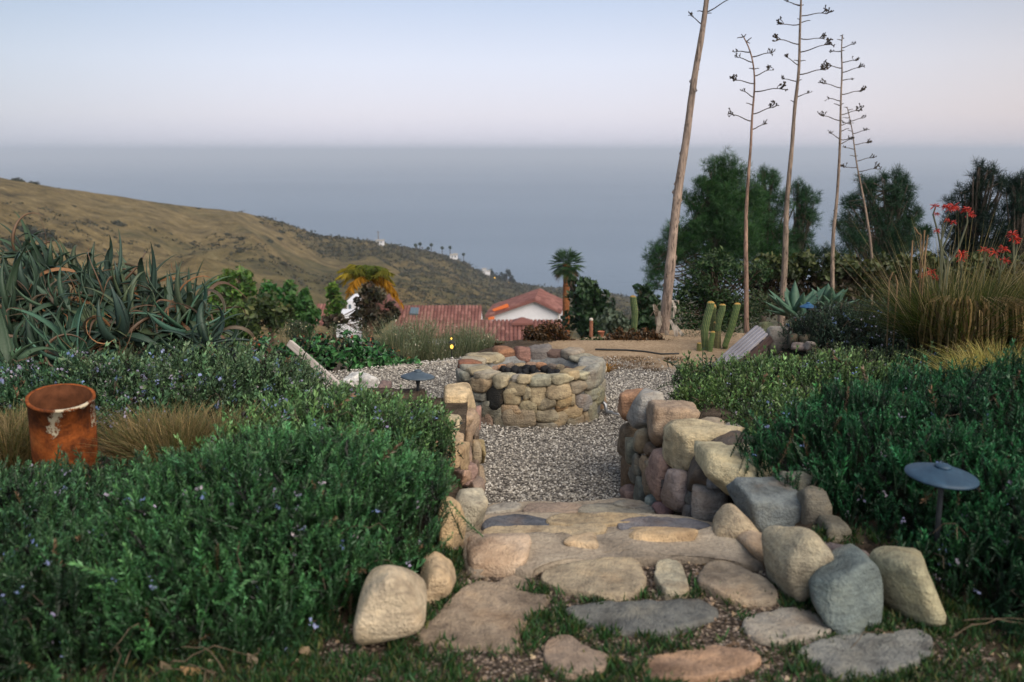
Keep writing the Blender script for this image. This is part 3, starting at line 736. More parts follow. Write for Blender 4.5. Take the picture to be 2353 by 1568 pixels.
def flag(outl, z, th, col, name, parent, mat=None, seed=0, **k):
    mb, c = slab(outl, z, th, seed=seed, **k); o = mb.build(name, mat or M_stone, parent, True, loc=c); o.color = (*col, 1); return o
st = thing('stone_steps', (.4, 4.5, 0), 'three rough sandstone and mortar steps going down to the gravel', 'steps')
# lowest tread
flag([(1108, 1166), (1140, 1155), (1225, 1152), (1300, 1153), (1380, 1150), (1450, 1148), (1560, 1178), (1600, 1200), (1350, 1200), (1106, 1200)], .175, .19, (.3, .25, .2), 'tread_bed', st, M_cement, 3)
for k, (o_, c) in enumerate([([(1112, 1168), (1150, 1157), (1195, 1158), (1186, 1170), (1150, 1174), (1112, 1178)], (.40, .38, .34)),
              ([(1200, 1172), (1215, 1157), (1260, 1154), (1330, 1158), (1345, 1168), (1290, 1178), (1230, 1180)], (.34, .27, .22)),
              ([(1330, 1172), (1350, 1158), (1420, 1153), (1470, 1160), (1510, 1174), (1440, 1180), (1370, 1180)], (.33, .31, .26)),
              ([(1410, 1160), (1440, 1150), (1480, 1152), (1530, 1172), (1480, 1172)], (.28, .27, .24))]):
    flag(o_, .19, .06, c, 'tread_stone', st, seed=20 + k, rough=.006)
# middle tread
flag([(1066, 1218), (1085, 1196), (1140, 1180), (1300, 1178), (1430, 1177), (1560, 1184), (1640, 1200), (1700, 1222), (1400, 1255), (1080, 1255)], .355, .19, (.3, .25, .2), 'tread_bed', st, M_cement, 4)
for k, (o_, c) in enumerate([([(1110, 1212), (1116, 1194), (1150, 1183), (1215, 1180), (1258, 1190), (1262, 1204), (1200, 1208), (1150, 1210)], (.115, .125, .15)),
              ([(1262, 1204), (1262, 1188), (1300, 1180), (1400, 1178), (1480, 1182), (1500, 1190), (1440, 1202), (1360, 1206)], (.41, .33, .22)),
              ([(1420, 1212), (1428, 1196), (1480, 1188), (1560, 1190), (1618, 1202), (1640, 1216), (1560, 1220), (1470, 1220)], (.19, .19, .215)),
              ([(1108, 1226), (1125, 1214), (1200, 1210), (1300, 1204), (1370, 1202), (1392, 1212), (1370, 1226), (1250, 1232), (1150, 1234)], (.44, .36, .25))]):
    flag(o_, .372, .06, c, 'tread_stone', st, seed=30 + k, rough=.008)
# top step: a smoothed mortar saddle with stones showing through
flag([(1064, 1245), (1090, 1230), (1200, 1225), (1330, 1226), (1460, 1219), (1600, 1217), (1690, 1200), (1715, 1230), (1755, 1285), (1740, 1298), (1640, 1286), (1560, 1280), (1480, 1284), (1330, 1284), (1240, 1296), (1215, 1306), (1150, 1300), (1075, 1300)], .545, .22, (.3, .25, .2), 'tread_bed', st, M_cement, 5, edge=.02, dome=.004, rough=.012)
stone([(1072, 1275), (1082, 1258), (1120, 1240), (1210, 1236), (1225, 1250), (1205, 1300), (1190, 1312), (1120, 1326), (1082, 1322)], 3.9, .3, (.45, .37, .26), 'block', st, p=22, noise=.045, extra=[(0, -.35, 1, .075)], sub=4)
stone([(1440, 1236), (1455, 1222), (1540, 1217), (1620, 1218), (1632, 1228), (1590, 1240), (1530, 1262), (1480, 1264), (1450, 1252)], 4.13, .2, (.48, .37, .23), 'block', st, p=11, noise=.05)
stone([(1298, 1240), (1320, 1234), (1365, 1236), (1382, 1252), (1360, 1268), (1325, 1262)], 4.06, .18, (.45, .35, .22), 'block', st, p=11, noise=.04)
stone([(1640, 1215), (1655, 1185), (1678, 1160), (1705, 1175), (1735, 1215), (1775, 1250), (1772, 1300), (1745, 1290), (1712, 1245), (1690, 1205)], 4.2, .34, (.40, .33, .24), 'block', st, p=11, noise=.06)
stone([(1700, 1240), (1730, 1235), (1782, 1262), (1790, 1300), (1760, 1320), (1735, 1290)], 3.95, .25, (.37, .30, .22), 'block', st, p=11, noise=.05)

# path of flagstones in the lawn ------------------------------------------------
path_mb = MB(); xs = np.linspace(-1.0, 2.0, 60); ys = np.linspace(2.0, 4.2, 46)
PATH = [(-.6, 2.0), (1.75, 2.0), (1.6, 3.3), (1.1, 3.95), (-.15, 4.05), (-.6, 3.3)]
X, Y = np.meshgrid(xs, ys); Z = ground_z(X, Y) + .008 + n2(X, Y, 7, 12) * .006
V = np.stack([X, Y, Z], -1).reshape(-1, 3); i = np.arange(X.size).reshape(X.shape)
F = np.stack([i[:-1, :-1], i[:-1, 1:], i[1:, 1:], i[1:, :-1]], -1).reshape(-1, 4); cc = V[F].mean(1)
F = F[seg_d(cc[:, 0], cc[:, 1], PATH) > -.01 + .05 * n2(cc[:, 0], cc[:, 1], 6, 4)]
def m_mulch(g):
    v = g.N('ShaderNodeTexVoronoi', {'Vector': g.pos, 'Scale': 75.0}); r = g.N('ShaderNodeSeparateColor', {'Color': v.outputs['Color']}).outputs[0]
    col = g.ramp(r, [(0, (.06, .045, .033)), (.4, (.14, .105, .078)), (.75, (.25, .19, .15)), (1, (.40, .32, .26))])
    col = g.mul(col, g.ramp(v.outputs['Distance'], [(.3, (1, 1, 1)), (.6, (.3, .3, .3))]))
    return g.bsdf(col, .95, g.bump(v.outputs['Distance'], .01, .7), .1)
path = structure(path_mb.add(V, F).build('path', material('mulch_bed', m_mulch), smooth_=True))
FL = [([(950, 1462), (985, 1420), (1040, 1370), (1090, 1338), (1150, 1335), (1200, 1352), (1258, 1362), (1262, 1378), (1215, 1420), (1195, 1460), (1180, 1490), (1080, 1484)], (.30, .24, .18)),
      ([(1240, 1320), (1262, 1300), (1350, 1288), (1430, 1285), (1470, 1293), (1485, 1330), (1475, 1352), (1430, 1368), (1340, 1358), (1270, 1340)], (.36, .30, .215)),
      ([(1503, 1320), (1510, 1294), (1540, 1286), (1566, 1296), (1582, 1335), (1578, 1356), (1530, 1360), (1515, 1345)], (.36, .33, .25)),
      ([(1604, 1335), (1612, 1300), (1650, 1284), (1700, 1300), (1740, 1320), (1778, 1340), (1788, 1366), (1740, 1378), (1680, 1372), (1625, 1350)], (.31, .26, .20)),
      ([(1300, 1402), (1340, 1390), (1430, 1384), (1500, 1378), (1600, 1374), (1650, 1392), (1640, 1418), (1560, 1446), (1480, 1452), (1400, 1446), (1330, 1425)], (.135, .14, .135)),
      ([(1704, 1432), (1740, 1410), (1800, 1398), (1860, 1398), (1905, 1428), (1912, 1448), (1860, 1462), (1790, 1474), (1735, 1466)], (.26, .245, .22)),
      ([(1832, 1490), (1880, 1466), (1950, 1448), (2030, 1450), (2110, 1444), (2142, 1470), (2135, 1505), (2090, 1530), (2000, 1552), (1920, 1552), (1880, 1520)], (.20, .205, .195)),
      ([(1245, 1500), (1262, 1472), (1300, 1462), (1340, 1486), (1400, 1505), (1390, 1530), (1330, 1552), (1265, 1535)], (.30, .235, .185)),
      ([(1470, 1528), (1500, 1500), (1560, 1488), (1640, 1480), (1720, 1492), (1752, 1512), (1700, 1540), (1600, 1560), (1500, 1556)], (.36, .24, .165)),
      ([(1150, 1330), (1190, 1322), (1220, 1335), (1200, 1350), (1160, 1346)], (.30, .24, .18))]
for k, (o_, c) in enumerate(FL): flag(o_, (.525 if k not in (1, 2, 3) else .545) if k < 9 else .52, .07, np.array(c) * 1.1, 'flagstone', path, seed=50 + k, rough=.009, edge=.014)

# fire pit -----------------------------------------------------------------------
PC = np.array([.168, 8.42]); PR, PH = .635, .40
a_ = at_z(1212, 985, 0)
pit = thing('fire_pit', (PC[0], PC[1], 0), 'round fire pit of mortared fieldstones in the middle of the gravel terrace', 'fire pit')
mb = MB(); A = np.linspace(0, 2 * math.pi, 73)[:-1]; m = len(A)
prof = [(PR - .035, -.02), (PR - .03, PH - .06), (PR - .07, PH - .02), (PR - .2, PH - .02), (PR - .235, PH - .06), (PR - .235, .02)]
V = []
for r, z in prof:
    rr_ = r + .008 * n2(np.cos(A) * 3, np.sin(A) * 3, 1.7, int(z * 100)); V.append(np.column_stack([PC[0] + rr_ * np.cos(A), PC[1] + rr_ * np.sin(A), np.full(m, z) + .008 * n2(np.cos(A) * 3, np.sin(A) * 3, 2, 4)]))
F = [(k * m + j, k * m + (j + 1) % m, (k + 1) * m + (j + 1) % m, (k + 1) * m + j) for k in range(len(prof) - 1) for j in range(m)]
mb.add(np.concatenate(V), F); mb.build('mortar_ring', M_mortar, pit, True)
mb = MB(); V = [(PC[0], PC[1], .24)] + [(PC[0] + .42 * math.cos(a), PC[1] + .42 * math.sin(a), .22) for a in A]
mb.add(V, [(0, 1 + j, 1 + (j + 1) % m) for j in range(m)]); mb.build('ash_bed', M_black, pit)
def pc(x0, y0, x1, y1, c, cap=0):      # boxes traced on a 2353 px wide enlargement of the pit
    s = .2975 * .61276; return (x0 * s + 1640 * .61276, y0 * s + 1250 * .61276, x1 * s + 1640 * .61276, y1 * s + 1250 * .61276, c)
def pit_frame(th):
    n = np.array([math.cos(th), math.sin(th), 0]); return np.stack([[-math.sin(th), math.cos(th), 0], [0, 0, 1.0], n], -1)
def hit_cyl(px, py, r):
    d = ray(px, py); o = CAM[:2] - PC; a = d[0] ** 2 + d[1] ** 2; b = 2 * (o @ d[:2]); c = o @ o - r * r; D = b * b - 4 * a * c
    if D < 0: return None
    t = (-b - math.sqrt(D)) / (2 * a); return CAM + d * t
PF = [(395, 575, 645, 735, (.40, .31, .20)), (680, 540, 865, 690, (.43, .38, .27)), (880, 620, 1105, 795, (.30, .25, .165)), (1005, 540, 1175, 650, (.46, .39, .26)),
      (1170, 555, 1450, 695, (.38, .37, .28)), (1440, 530, 1705, 635, (.45, .41, .29)), (1640, 475, 1800, 580, (.42, .34, .22)), (1790, 490, 1950, 580, (.42, .40, .29)),
      (1875, 490, 2045, 710, (.29, .29, .25)), (435, 730, 615, 850, (.28, .28, .24)), (620, 690, 825, 935, BLACK), (830, 700, 1040, 910, (.45, .38, .25)),
      (1070, 690, 1170, 850, (.40, .35, .24)), (1165, 680, 1380, 920, (.45, .37, .24)), (1410, 640, 1690, 825, (.44, .36, .24)), (1690, 600, 1880, 765, (.30, .26, .20)),
      (450, 860, 520, 975, (.24, .25, .22)), (510, 850, 600, 1040, (.22, .24, .22)), (560, 850, 800, 1095, (.30, .29, .23)), (795, 905, 1050, 1045, (.36, .27, .18)),
      (1055, 850, 1255, 1040, (.31, .27, .18)), (1275, 815, 1505, 975, (.31, .27, .19)), (1510, 815, 1700, 930, (.34, .26, .15)), (1680, 765, 1765, 925, (.38, .32, .21)),
      (1765, 765, 1945, 985, (.27, .27, .27)), (1910, 670, 2060, 835, (.28, .28, .22)), (530, 1040, 700, 1220, (.38, .28, .22)), (690, 1050, 880, 1220, (.27, .25, .19)),
      (835, 960, 1215, 1230, (.31, .26, .19)), (1235, 980, 1510, 1125, (.33, .29, .21)), (1510, 930, 1640, 985, (.36, .24, .13)), (1620, 925, 1830, 1075, (.40, .31, .19)),
      (1440, 1000, 1635, 1185, (.34, .28, .19)), (1645, 1035, 1840, 1190, (.27, .24, .18)), (1845, 975, 1905, 1165, (.29, .25, .18)), (1900, 830, 2035, 1110, (.26, .26, .20)),
      (2000, 700, 2095, 900, (.27, .26, .18)), (1265, 1125, 1500, 1215, (.25, .24, .20)), (1960, 400, 2110, 640, (.31, .31, .28)), (160, 440, 300, 620, (.36, .16, .09)), (250, 500, 400, 620, (.33, .33, .27)), (840, 1180, 1040, 1245, (.2, .19, .16)), (1900, 1040, 2030, 1130, (.26, .25, .19))]
used = []
for k, e in enumerate(PF):
    x0, y0, x1, y1, c = pc(*e); cx, cy = (x0 + x1) / 2, (y0 + y1) / 2
    P = hit_cyl(cx, cy, PR)
    if P is None: continue
    a, b = hit_cyl(x0, cy, PR), hit_cyl(x1, cy, PR)
    th = math.atan2(P[1] - PC[1], P[0] - PC[0])
    if a is None or b is None:
        w = (x1 - x0) / FOC * P[1] * 1.35
    else: w = PR * abs(math.atan2(b[1] - PC[1], b[0] - PC[0]) - math.atan2(a[1] - PC[1], a[0] - PC[0]))
    w = min(w, .30); zt, zb = hit_cyl(cx, y0, PR), hit_cyl(cx, y1, PR); h = zt[2] - zb[2]
    zc = (zt[2] + zb[2]) / 2
    r = random.Random(k); o2 = np.array(bb(-w / 2, -h / 2, w / 2, h / 2, .20, k)) * 1.10
    R = pit_frame(th); C = np.array([PC[0] + (PR - .045) * math.cos(th), PC[1] + (PR - .045) * math.sin(th), max(zc, h / 2 - .01)])
    V, f = rock_mesh(o2, R, .13, 26, .05, 6, 300 + k, 3, (), .062)
    o = MB().add(V + C, f).build('stone', M_stone, pit, True, loc=C); o.color = (*c, 1); used.append((th, w, zc, h))
# stones round the side and back that the front leaves open
cols = [(.40, .33, .22), (.30, .28, .23), (.36, .26, .18), (.26, .26, .24), (.44, .38, .27)]
rg = random.Random(5); th = math.radians(8)
for row, (zc, h) in enumerate(((.07, .14), (.20, .12), (.32, .11))):
    a = math.radians(-8 + row * 4)
    while a < math.radians(188):
        w = rg.uniform(.13, .22); am = a + w / PR / 2
        if not any(abs((am - (t if t > -1.5 else t + 2 * math.pi) + math.pi) % (2 * math.pi) - math.pi) < (w + u) / 2 / PR * .8 and abs(zc - z_) < (h + hh) / 2 * .7 for t, u, z_, hh in used):
            R = pit_frame(am); C = np.array([PC[0] + (PR - .045) * math.cos(am), PC[1] + (PR - .045) * math.sin(am), zc])
            V, f = rock_mesh(np.array(bb(-w / 2, -h / 2, w / 2, h / 2, .2, row)) * 1.06, R, .13, 24, .07, 5, 400 + int(a * 50) + row, 3, (), .06)
            o = MB().add(V + C, f).build('stone', M_stone, pit, True, loc=C); o.color = (*rg.choice(cols), 1)
        a += w / PR * 1.02
# capping: flat stones round the rim, with the tall red and mauve ones at the back
CAPS = [(-170, .17, .24, .05, (.34, .33, .28)), (-152, .17, .2, .05, (.44, .38, .26)), (-133, .16, .22, .05, (.40, .36, .28)), (-116, .14, .17, .045, (.44, .40, .29)), (-100, .15, .2, .045, (.38, .35, .30)),
        (-85, .14, .17, .05, (.44, .37, .25)), (-68, .17, .17, .045, (.40, .38, .30)), (-48, .2, .16, .05, (.42, .39, .29)), (-30, .16, .2, .05, (.40, .33, .22)), (-12, .16, .22, .055, (.33, .32, .29)),
        (8, .17, .23, .06, (.34, .34, .31)), (27, .18, .22, .055, (.36, .34, .27)), (44, .17, .2, .09, (.33, .29, .24)), (61, .20, .2, .11, (.16, .11, .095)), (80, .22, .22, .13, (.21, .19, .18)),
        (99, .15, .2, .13, (.27, .155, .13)), (117, .18, .2, .13, (.30, .165, .105)), (135, .17, .22, .10, (.42, .37, .26)), (151, .17, .24, .065, (.42, .36, .25)), (168, .17, .22, .06, (.40, .36, .28)), (184, .13, .2, .07, (.27, .13, .09))]
for k, (dg, w, dp, h, c) in enumerate(CAPS):
    th = math.radians(dg); R0 = pit_frame(th); R = np.stack([R0[:, 0], -R0[:, 2], R0[:, 1]], -1)      # w points up
    rC = PR - .115 + rg.uniform(-.015, .012); C = np.array([PC[0] + rC * math.cos(th), PC[1] + rC * math.sin(th), PH - .03 + h / 2 - (.045 if h > .09 else .0)])
    o2 = np.array(bb(-w / 2, -dp / 2, w / 2, dp / 2, .18, k)) * 1.06
    V, f = rock_mesh(o2, R, h, 26, .05, 6, 600 + k, 3, (), h / 2)
    o = MB().add(V + C, f).build('capstone', M_stone, pit, True, loc=C); o.color = (*c, 1)
# the inner face
for k in range(26):
    a = math.radians(20 + k * 14 - (k // 13) * 182 * 0) ; row = k % 2
    if k >= 13: a = math.radians(27 + (k - 13) * 12.5)
    zc = .30 if k < 13 else .235; w = .13
    R = pit_frame(a + math.pi); C = np.array([PC[0] + (PR - .225) * math.cos(a), PC[1] + (PR - .225) * math.sin(a), zc])
    V, f = rock_mesh(np.array(bb(-w / 2, -.035, w / 2, .035, .3, k)), R, .07, 8, .06, 3, 700 + k, 2, (), .03)
    o = MB().add(V + C, f).build('lining_stone', M_stone, pit, True, loc=C); o.color = (*([(.42, .24, .15), (.27, .19, .15), (.40, .32, .22), (.2, .17, .15)][k % 4]), 1)
# lava rocks
lv = [rock_mesh(np.array(bb(-.032, -.03, .032, .03, .3, q)), np.eye(3), .06, 7, .14, 6, 800 + q, 2) for q in range(4)]
lms = [MB().add(*l).mesh('lava_rock', True) for l in lv]
for me in lms: me.materials.append(M_black)
for k in range(46):
    r = .34 * math.sqrt(rg.random()); a = rg.random() * 6.283
    o = bpy.data.objects.new('lava_rock', lms[k % 4]); COL.objects.link(o); s = rg.uniform(.75, 1.35)
    o.location = (PC[0] + r * math.cos(a), PC[1] + r * math.sin(a), .265 + .055 * (1 - r / .34) + rg.uniform(-.008, .03)); o.scale = (s, s, s); o.rotation_euler = (rg.random() * 6, rg.random() * 6, rg.random() * 6)
    tag(o, 'lump of black lava rock heaped inside the fire pit', 'lava rock', 'black lava rocks in the fire pit')
# gas pipe elbow and valve at the foot of the pit
P0 = at_z(1388, 958, .0); gp = thing('gas_pipe', P0, 'short metal gas pipe elbow with a key valve at the foot of the fire pit', 'pipe')
P = at_z(1393, 953, .0)
mb = MB(); tube(mb, [P + (-.07, .03, .10), P + (-.03, .02, .105), P + (-.01, .0, .09), P + (0, 0, .03)], .016, 10); mb.build('elbow', M_steel, gp, True)
mb = MB(); tube(mb, [P + (0, -.02, .028), P + (.05, -.05, .026)], .018, 10); tube(mb, [P + (.05, -.05, .026), P + (.10, -.075, .02)], .007, 6); mb.build('valve', M_steel, gp, True)

# terrace edging, tubing
mb = MB(); E = [at_z(885, 849, .0), at_z(960, 838, 0), at_z(1036, 831, 0), at_z(1120, 822, 0)]
for a, b in zip(E[:-1], E[1:]):
    c = (a + b) / 2; L = np.linalg.norm(b - a); box(mb, c + (0, 0, -.045), (L, .03, .12), rotz(math.atan2(b[1] - a[1], b[0] - a[0])))
tag(mb.build('edging_board', M_edging), 'pale edging board along the back of the gravel in front of the glossy green shrubs', 'edging')
mb = MB(); T = [at_z(x, y, .015) for x, y in ((1368, 803), (1400, 804), (1440, 805), (1480, 808), (1520, 814), (1560, 813))]; tube(mb, T, .011, 6)
tag(mb.build('irrigation_tube', M_hose, smooth_=True), 'thin black irrigation tube lying on the sand behind the fire pit', 'tube')

# white rock behind the left bed, small rock beside it
o = stone([(778, 872), (795, 860), (830, 855), (862, 872), (868, 892), (850, 905), (800, 903), (780, 890)], 7.0, .25, (.66, .64, .64), 'rock', p=5, noise=.2, sub=5, facets=4)
tag(o, 'white crumbly quartz rock showing above the rosemary left of the path light', 'rock')
o = stone([(866, 893), (874, 880), (895, 884), (897, 905), (880, 915)], 6.8, .12, (.20, .15, .14), 'rock', sub=3)
tag(o, 'small dark brown rock at the right side of the white quartz rock', 'rock')
# rock pile at the right of the sand
RP = [((1757, 775, 1778, 832), 10.3, (.17, .18, .13), 'mossy dark upright rock at the left edge of the rock pile'), ((1765, 748, 1828, 818), 10.2, (.30, .29, .25), 'largest pale grey rock of the pile right of the wooden slats'),
      ((1770, 818, 1800, 842), 9.6, (.12, .14, .11), 'small dark mossy rock at the foot of the rock pile'), ((1836, 745, 1868, 775), 10.2, (.27, .27, .25), 'small grey rock at the top of the rock pile under the agaves'),
      ((1872, 757, 1922, 780), 9.9, (.34, .29, .235), 'pale tan flat rock at the right end of the rock pile'), ((1838, 770, 1880, 795), 9.8, (.27, .22, .16), 'brown rounded rock in the middle of the rock pile'),
      ((1813, 765, 1836, 800), 9.9, (.10, .12, .10), 'narrow dark slate rock in the rock pile'), ((1852, 785, 1872, 806), 9.5, (.36, .31, .26), 'little cream rock low in the rock pile'), ((1820, 788, 1855, 806), 9.6, (.25, .21, .20), 'little mauve rock low in the rock pile'),
      ((1745, 742, 1780, 775), 10.9, (.17, .19, .12), 'mossy rounded rock behind the wooden slats')]
for b, y, c, l in RP: tag(stone(bb(*b), y, .3 if b[2] - b[0] > 40 else .18, c, 'rock', sub=3, p=15), l, 'rock', 'rocks piled at the edge of the sand')
# ------------------------------------------------------------------ rosemary
def sprig_template(levels, per, wid, seed, nl=.16):
    rg = np.random.default_rng(seed); V, F, C = [], [], []
    bend = rg.uniform(.05, .30); bx = rg.uniform(-.08, .08)
    P = lambda t: np.array([bend * t * t, bx * math.sin(t * 3), t])
    k0 = 0
    for s in range(3):                                   # two crossed stem ribbons
        a, b = P(s / 3), P((s + 1) / 3); w = .016 * (1 - s * .22)
        for d in (np.array([w, 0, 0]), np.array([0, w, 0])):
            V += [a - d, a + d, b + d, b - d]; F.append((k0, k0 + 1, k0 + 2, k0 + 3)); k0 += 4; C += [(1.3, 1.0, .9)] * 4
    for L in range(levels):
        t = .12 + .88 * L / (levels - 1); c = P(t)
        for j in range(per):
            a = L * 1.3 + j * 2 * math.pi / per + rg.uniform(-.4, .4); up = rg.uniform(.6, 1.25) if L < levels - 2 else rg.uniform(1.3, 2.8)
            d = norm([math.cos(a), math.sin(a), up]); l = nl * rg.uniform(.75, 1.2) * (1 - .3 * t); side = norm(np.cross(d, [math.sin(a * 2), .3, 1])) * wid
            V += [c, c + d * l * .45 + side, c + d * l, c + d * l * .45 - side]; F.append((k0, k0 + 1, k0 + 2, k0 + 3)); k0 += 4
            g_ = .20 + 2.25 * t ** 1.6; C += [(g_ * (.85 + .75 * t), g_ * 1.08, g_ * (.85 + .45 * t))] * 4  # pale tips; shade inside the shrub put into the darker base colour
    return np.array(V), np.array(F), np.array(C)
NEAR_T = [sprig_template(13, 4, .0125, s, .155) for s in range(4)]
MID_T = [sprig_template(8, 3, .024, 40 + s, .20) for s in range(3)]
BUMPS = {}
def bump_z(b, x, y, zb):
    cx, cy, rx, ry, zt = b; q = ((x - cx) / rx) ** 2 + ((y - cy) / ry) ** 2
    return zb + (zt - zb) * np.clip(1 - q, 0, 1) ** .55 - np.where(q >= 1, .5, 0)
ROS = [  # cx, cy, rx, ry, top, density, near?, colour, label
    ((-2.35, 3.88, 1.35, .84, .80), 1050, 1, (.020, .080, .034), 'large dark green rosemary in front of the rusty pipe, filling the lower left corner'),
    ((-1.02, 4.02, .80, .88, .93), 1250, 1, (.022, .098, .036), 'bushy rosemary with pale tips between the large cream boulder and the rusty pipe'),
    ((-1.00, 5.15, .76, .90, .79), 950, 0, (.034, .108, .038), 'rosemary mound spilling over the middle of the left retaining wall'),
    ((-2.10, 6.30, .95, .78, .88), 850, 0, (.038, .105, .052), 'rosemary mound below the sloping pale wooden rail'),
    ((-.92, 5.95, .56, .50, .62), 850, 0, (.034, .105, .036), 'small rosemary around the stem of the path light near the fire pit'),
    ((-2.75, 6.15, .85, .6, .84), 800, 0, (.022, .078, .040), 'rosemary with blue flowers at the foot of the tangled aloes'),
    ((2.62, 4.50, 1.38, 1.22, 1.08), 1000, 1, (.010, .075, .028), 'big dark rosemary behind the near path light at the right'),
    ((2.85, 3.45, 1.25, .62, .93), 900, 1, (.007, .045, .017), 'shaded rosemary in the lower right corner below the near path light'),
    ((2.15, 6.75, 1.05, 1.0, .62), 820, 0, (.038, .112, .036), 'low rosemary with bare twigs showing, behind the cream capping stones'),
    ((3.05, 7.3, 1.0, 1.0, .60), 750, 0, (.032, .080, .032), 'low rosemary reaching from the rock pile to the yellow grass tuft'),
    ((1.62, 6.55, .50, .62, .60), 850, 0, (.034, .095, .028), 'rosemary tip hanging over the far end of the right retaining wall'),
    ((1.82, 5.72, .52, .62, .66), 950, 0, (.030, .088, .030), 'rosemary pressed against the back of the largest cream capping stones'),
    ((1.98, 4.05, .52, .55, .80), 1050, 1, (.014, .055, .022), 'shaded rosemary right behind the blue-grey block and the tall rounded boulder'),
    ((3.58, 9.75, .80, .75, .70), 700, 0, (.022, .060, .038), 'dark blue-flowered rosemary just in front of the agaves'),
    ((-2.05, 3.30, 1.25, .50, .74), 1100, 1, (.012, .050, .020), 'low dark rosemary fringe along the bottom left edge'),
    ((-2.55, 5.75, .75, .42, .74), 850, 0, (.022, .078, .034), 'low rosemary directly behind the rusty pipe')]
base_under = lambda x, y: ground_z(x, y)
for bi, (b, dens, near, colr, lab) in enumerate(ROS):
    cx, cy, rx, ry, zt = b; rg = np.random.default_rng(100 + bi)
    zb = float(base_under(np.array(cx), np.array(cy))) - .04
    n = int(math.pi * rx * ry * dens * 1.55)
    r = np.sqrt(rg.random(n)) ** .72; a = rg.random(n) * 2 * math.pi
    wob = 1 + .10 * np.sin(a * 3 + bi) + .07 * np.sin(a * 7 + 2 * bi)
    x = cx + rx * r * np.cos(a) * wob; y = cy + ry * r * np.sin(a) * wob
    z = zb + (zt - zb) * np.clip(1 - r ** 2, 0, 1) ** .48
    lump = n2(x, y, 3.6, 70, 3); z = z + (lump * .12 + n2(x, y, 9.5, 71, 2) * .055) * (zt - zb) / .45
    keep = np.ones(n, bool)                        # drop what lies deep inside a neighbour, or out over the steps
    for bj, o_ in enumerate(ROS):
        if bj != bi:
            zo = bump_z(o_[0], x, y, zb); keep &= ~(zo > z + .10)
    keep &= ~((x > -.27 - .05 * (y - 4)) & (x < 1.12 + .0 * y) & (y > 3.6) & (y < 6.9))
    keep &= ~((x > -.40) & (x < -.2) & (y < 3.5)); keep &= ~(np.hypot(x + .46, y - 3.1) < .26)
    if bi in (6, 12): keep &= ~((x < 1.36) & (y < 4.4))
    if bi in (6, 7, 12): keep &= ~(((x < 1.62) & (y < 3.52)) | ((x < 1.9) & (y < 3.2)))
    x, y, z, lump = x[keep], y[keep], z[keep], lump[keep]; n = len(x)
    nrm = norm(np.stack([(x - cx) / rx ** 2, (y - cy) / ry ** 2, np.full(n, 1.1)], -1))
    dirn = norm(nrm * .7 + np.array([0, 0, .65]) + rg.normal(size=(n, 3)) * .48 + np.array([.10, -.08, 0]))
    L = rg.uniform(.09, .19, n) * (1.0 if near else 1.0) * np.where(rg.random(n) < .10, 1.75, 1)
    pos = np.stack([x, y, z], -1) - dirn * (L * rg.uniform(.55, 1.25, n))[:, None]
    t_ = norm(np.cross(dirn, norm(rg.normal(size=(n, 3))))); M = np.stack([t_, np.cross(dirn, t_), dirn], -1) * L[:, None, None]
    clump = n2(x, y, 2.0, 90 + bi, 3)
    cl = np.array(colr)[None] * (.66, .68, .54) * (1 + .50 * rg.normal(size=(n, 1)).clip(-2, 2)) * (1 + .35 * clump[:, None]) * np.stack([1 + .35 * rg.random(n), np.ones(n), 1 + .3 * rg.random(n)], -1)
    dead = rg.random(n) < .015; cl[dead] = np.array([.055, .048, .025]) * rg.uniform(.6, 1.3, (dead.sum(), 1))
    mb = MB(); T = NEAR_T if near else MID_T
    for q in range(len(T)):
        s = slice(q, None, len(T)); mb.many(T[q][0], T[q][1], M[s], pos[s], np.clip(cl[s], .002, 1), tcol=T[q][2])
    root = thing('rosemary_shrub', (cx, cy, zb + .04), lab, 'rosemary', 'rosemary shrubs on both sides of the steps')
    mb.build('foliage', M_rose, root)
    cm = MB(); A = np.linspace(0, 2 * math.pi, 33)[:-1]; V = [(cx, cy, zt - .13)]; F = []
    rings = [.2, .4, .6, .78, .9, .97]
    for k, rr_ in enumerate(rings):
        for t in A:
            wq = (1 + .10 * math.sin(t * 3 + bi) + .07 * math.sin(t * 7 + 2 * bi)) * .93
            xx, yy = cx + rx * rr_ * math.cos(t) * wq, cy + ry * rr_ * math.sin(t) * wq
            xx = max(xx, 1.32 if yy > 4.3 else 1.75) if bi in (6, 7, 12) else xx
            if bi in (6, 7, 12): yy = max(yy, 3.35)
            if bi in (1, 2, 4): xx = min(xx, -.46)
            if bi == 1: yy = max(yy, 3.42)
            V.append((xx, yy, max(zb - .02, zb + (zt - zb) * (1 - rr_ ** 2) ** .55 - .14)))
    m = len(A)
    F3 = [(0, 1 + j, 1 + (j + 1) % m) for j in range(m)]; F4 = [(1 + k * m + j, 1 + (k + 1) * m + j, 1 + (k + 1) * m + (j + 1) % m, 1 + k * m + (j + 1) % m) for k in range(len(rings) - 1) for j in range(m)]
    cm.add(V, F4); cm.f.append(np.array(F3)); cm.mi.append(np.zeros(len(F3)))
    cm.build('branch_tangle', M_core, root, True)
    # woody twigs
    tw = MB(); nt_ = 34 if bi in (8, 9) else 9
    for k in range(nt_):
        j = rg.integers(n); p = np.array([x[j], y[j], z[j] - .03]); d = norm(rg.normal(size=3) * [1, 1, .3]); s = rg.uniform(.08, .22)
        pts = [p + d * s * t + np.array([0, 0, .06 * math.sin(t * 3)]) + rg.normal(size=3) * .008 for t in np.linspace(0, 1, 6)]
        tube(tw, pts, np.linspace(.0036, .0015, 6) * (.75 if near else 1), 4, (.115, .095, .072), cap=False)
    tw.build('twigs', M_bark, root)['kind'] = 'stuff'
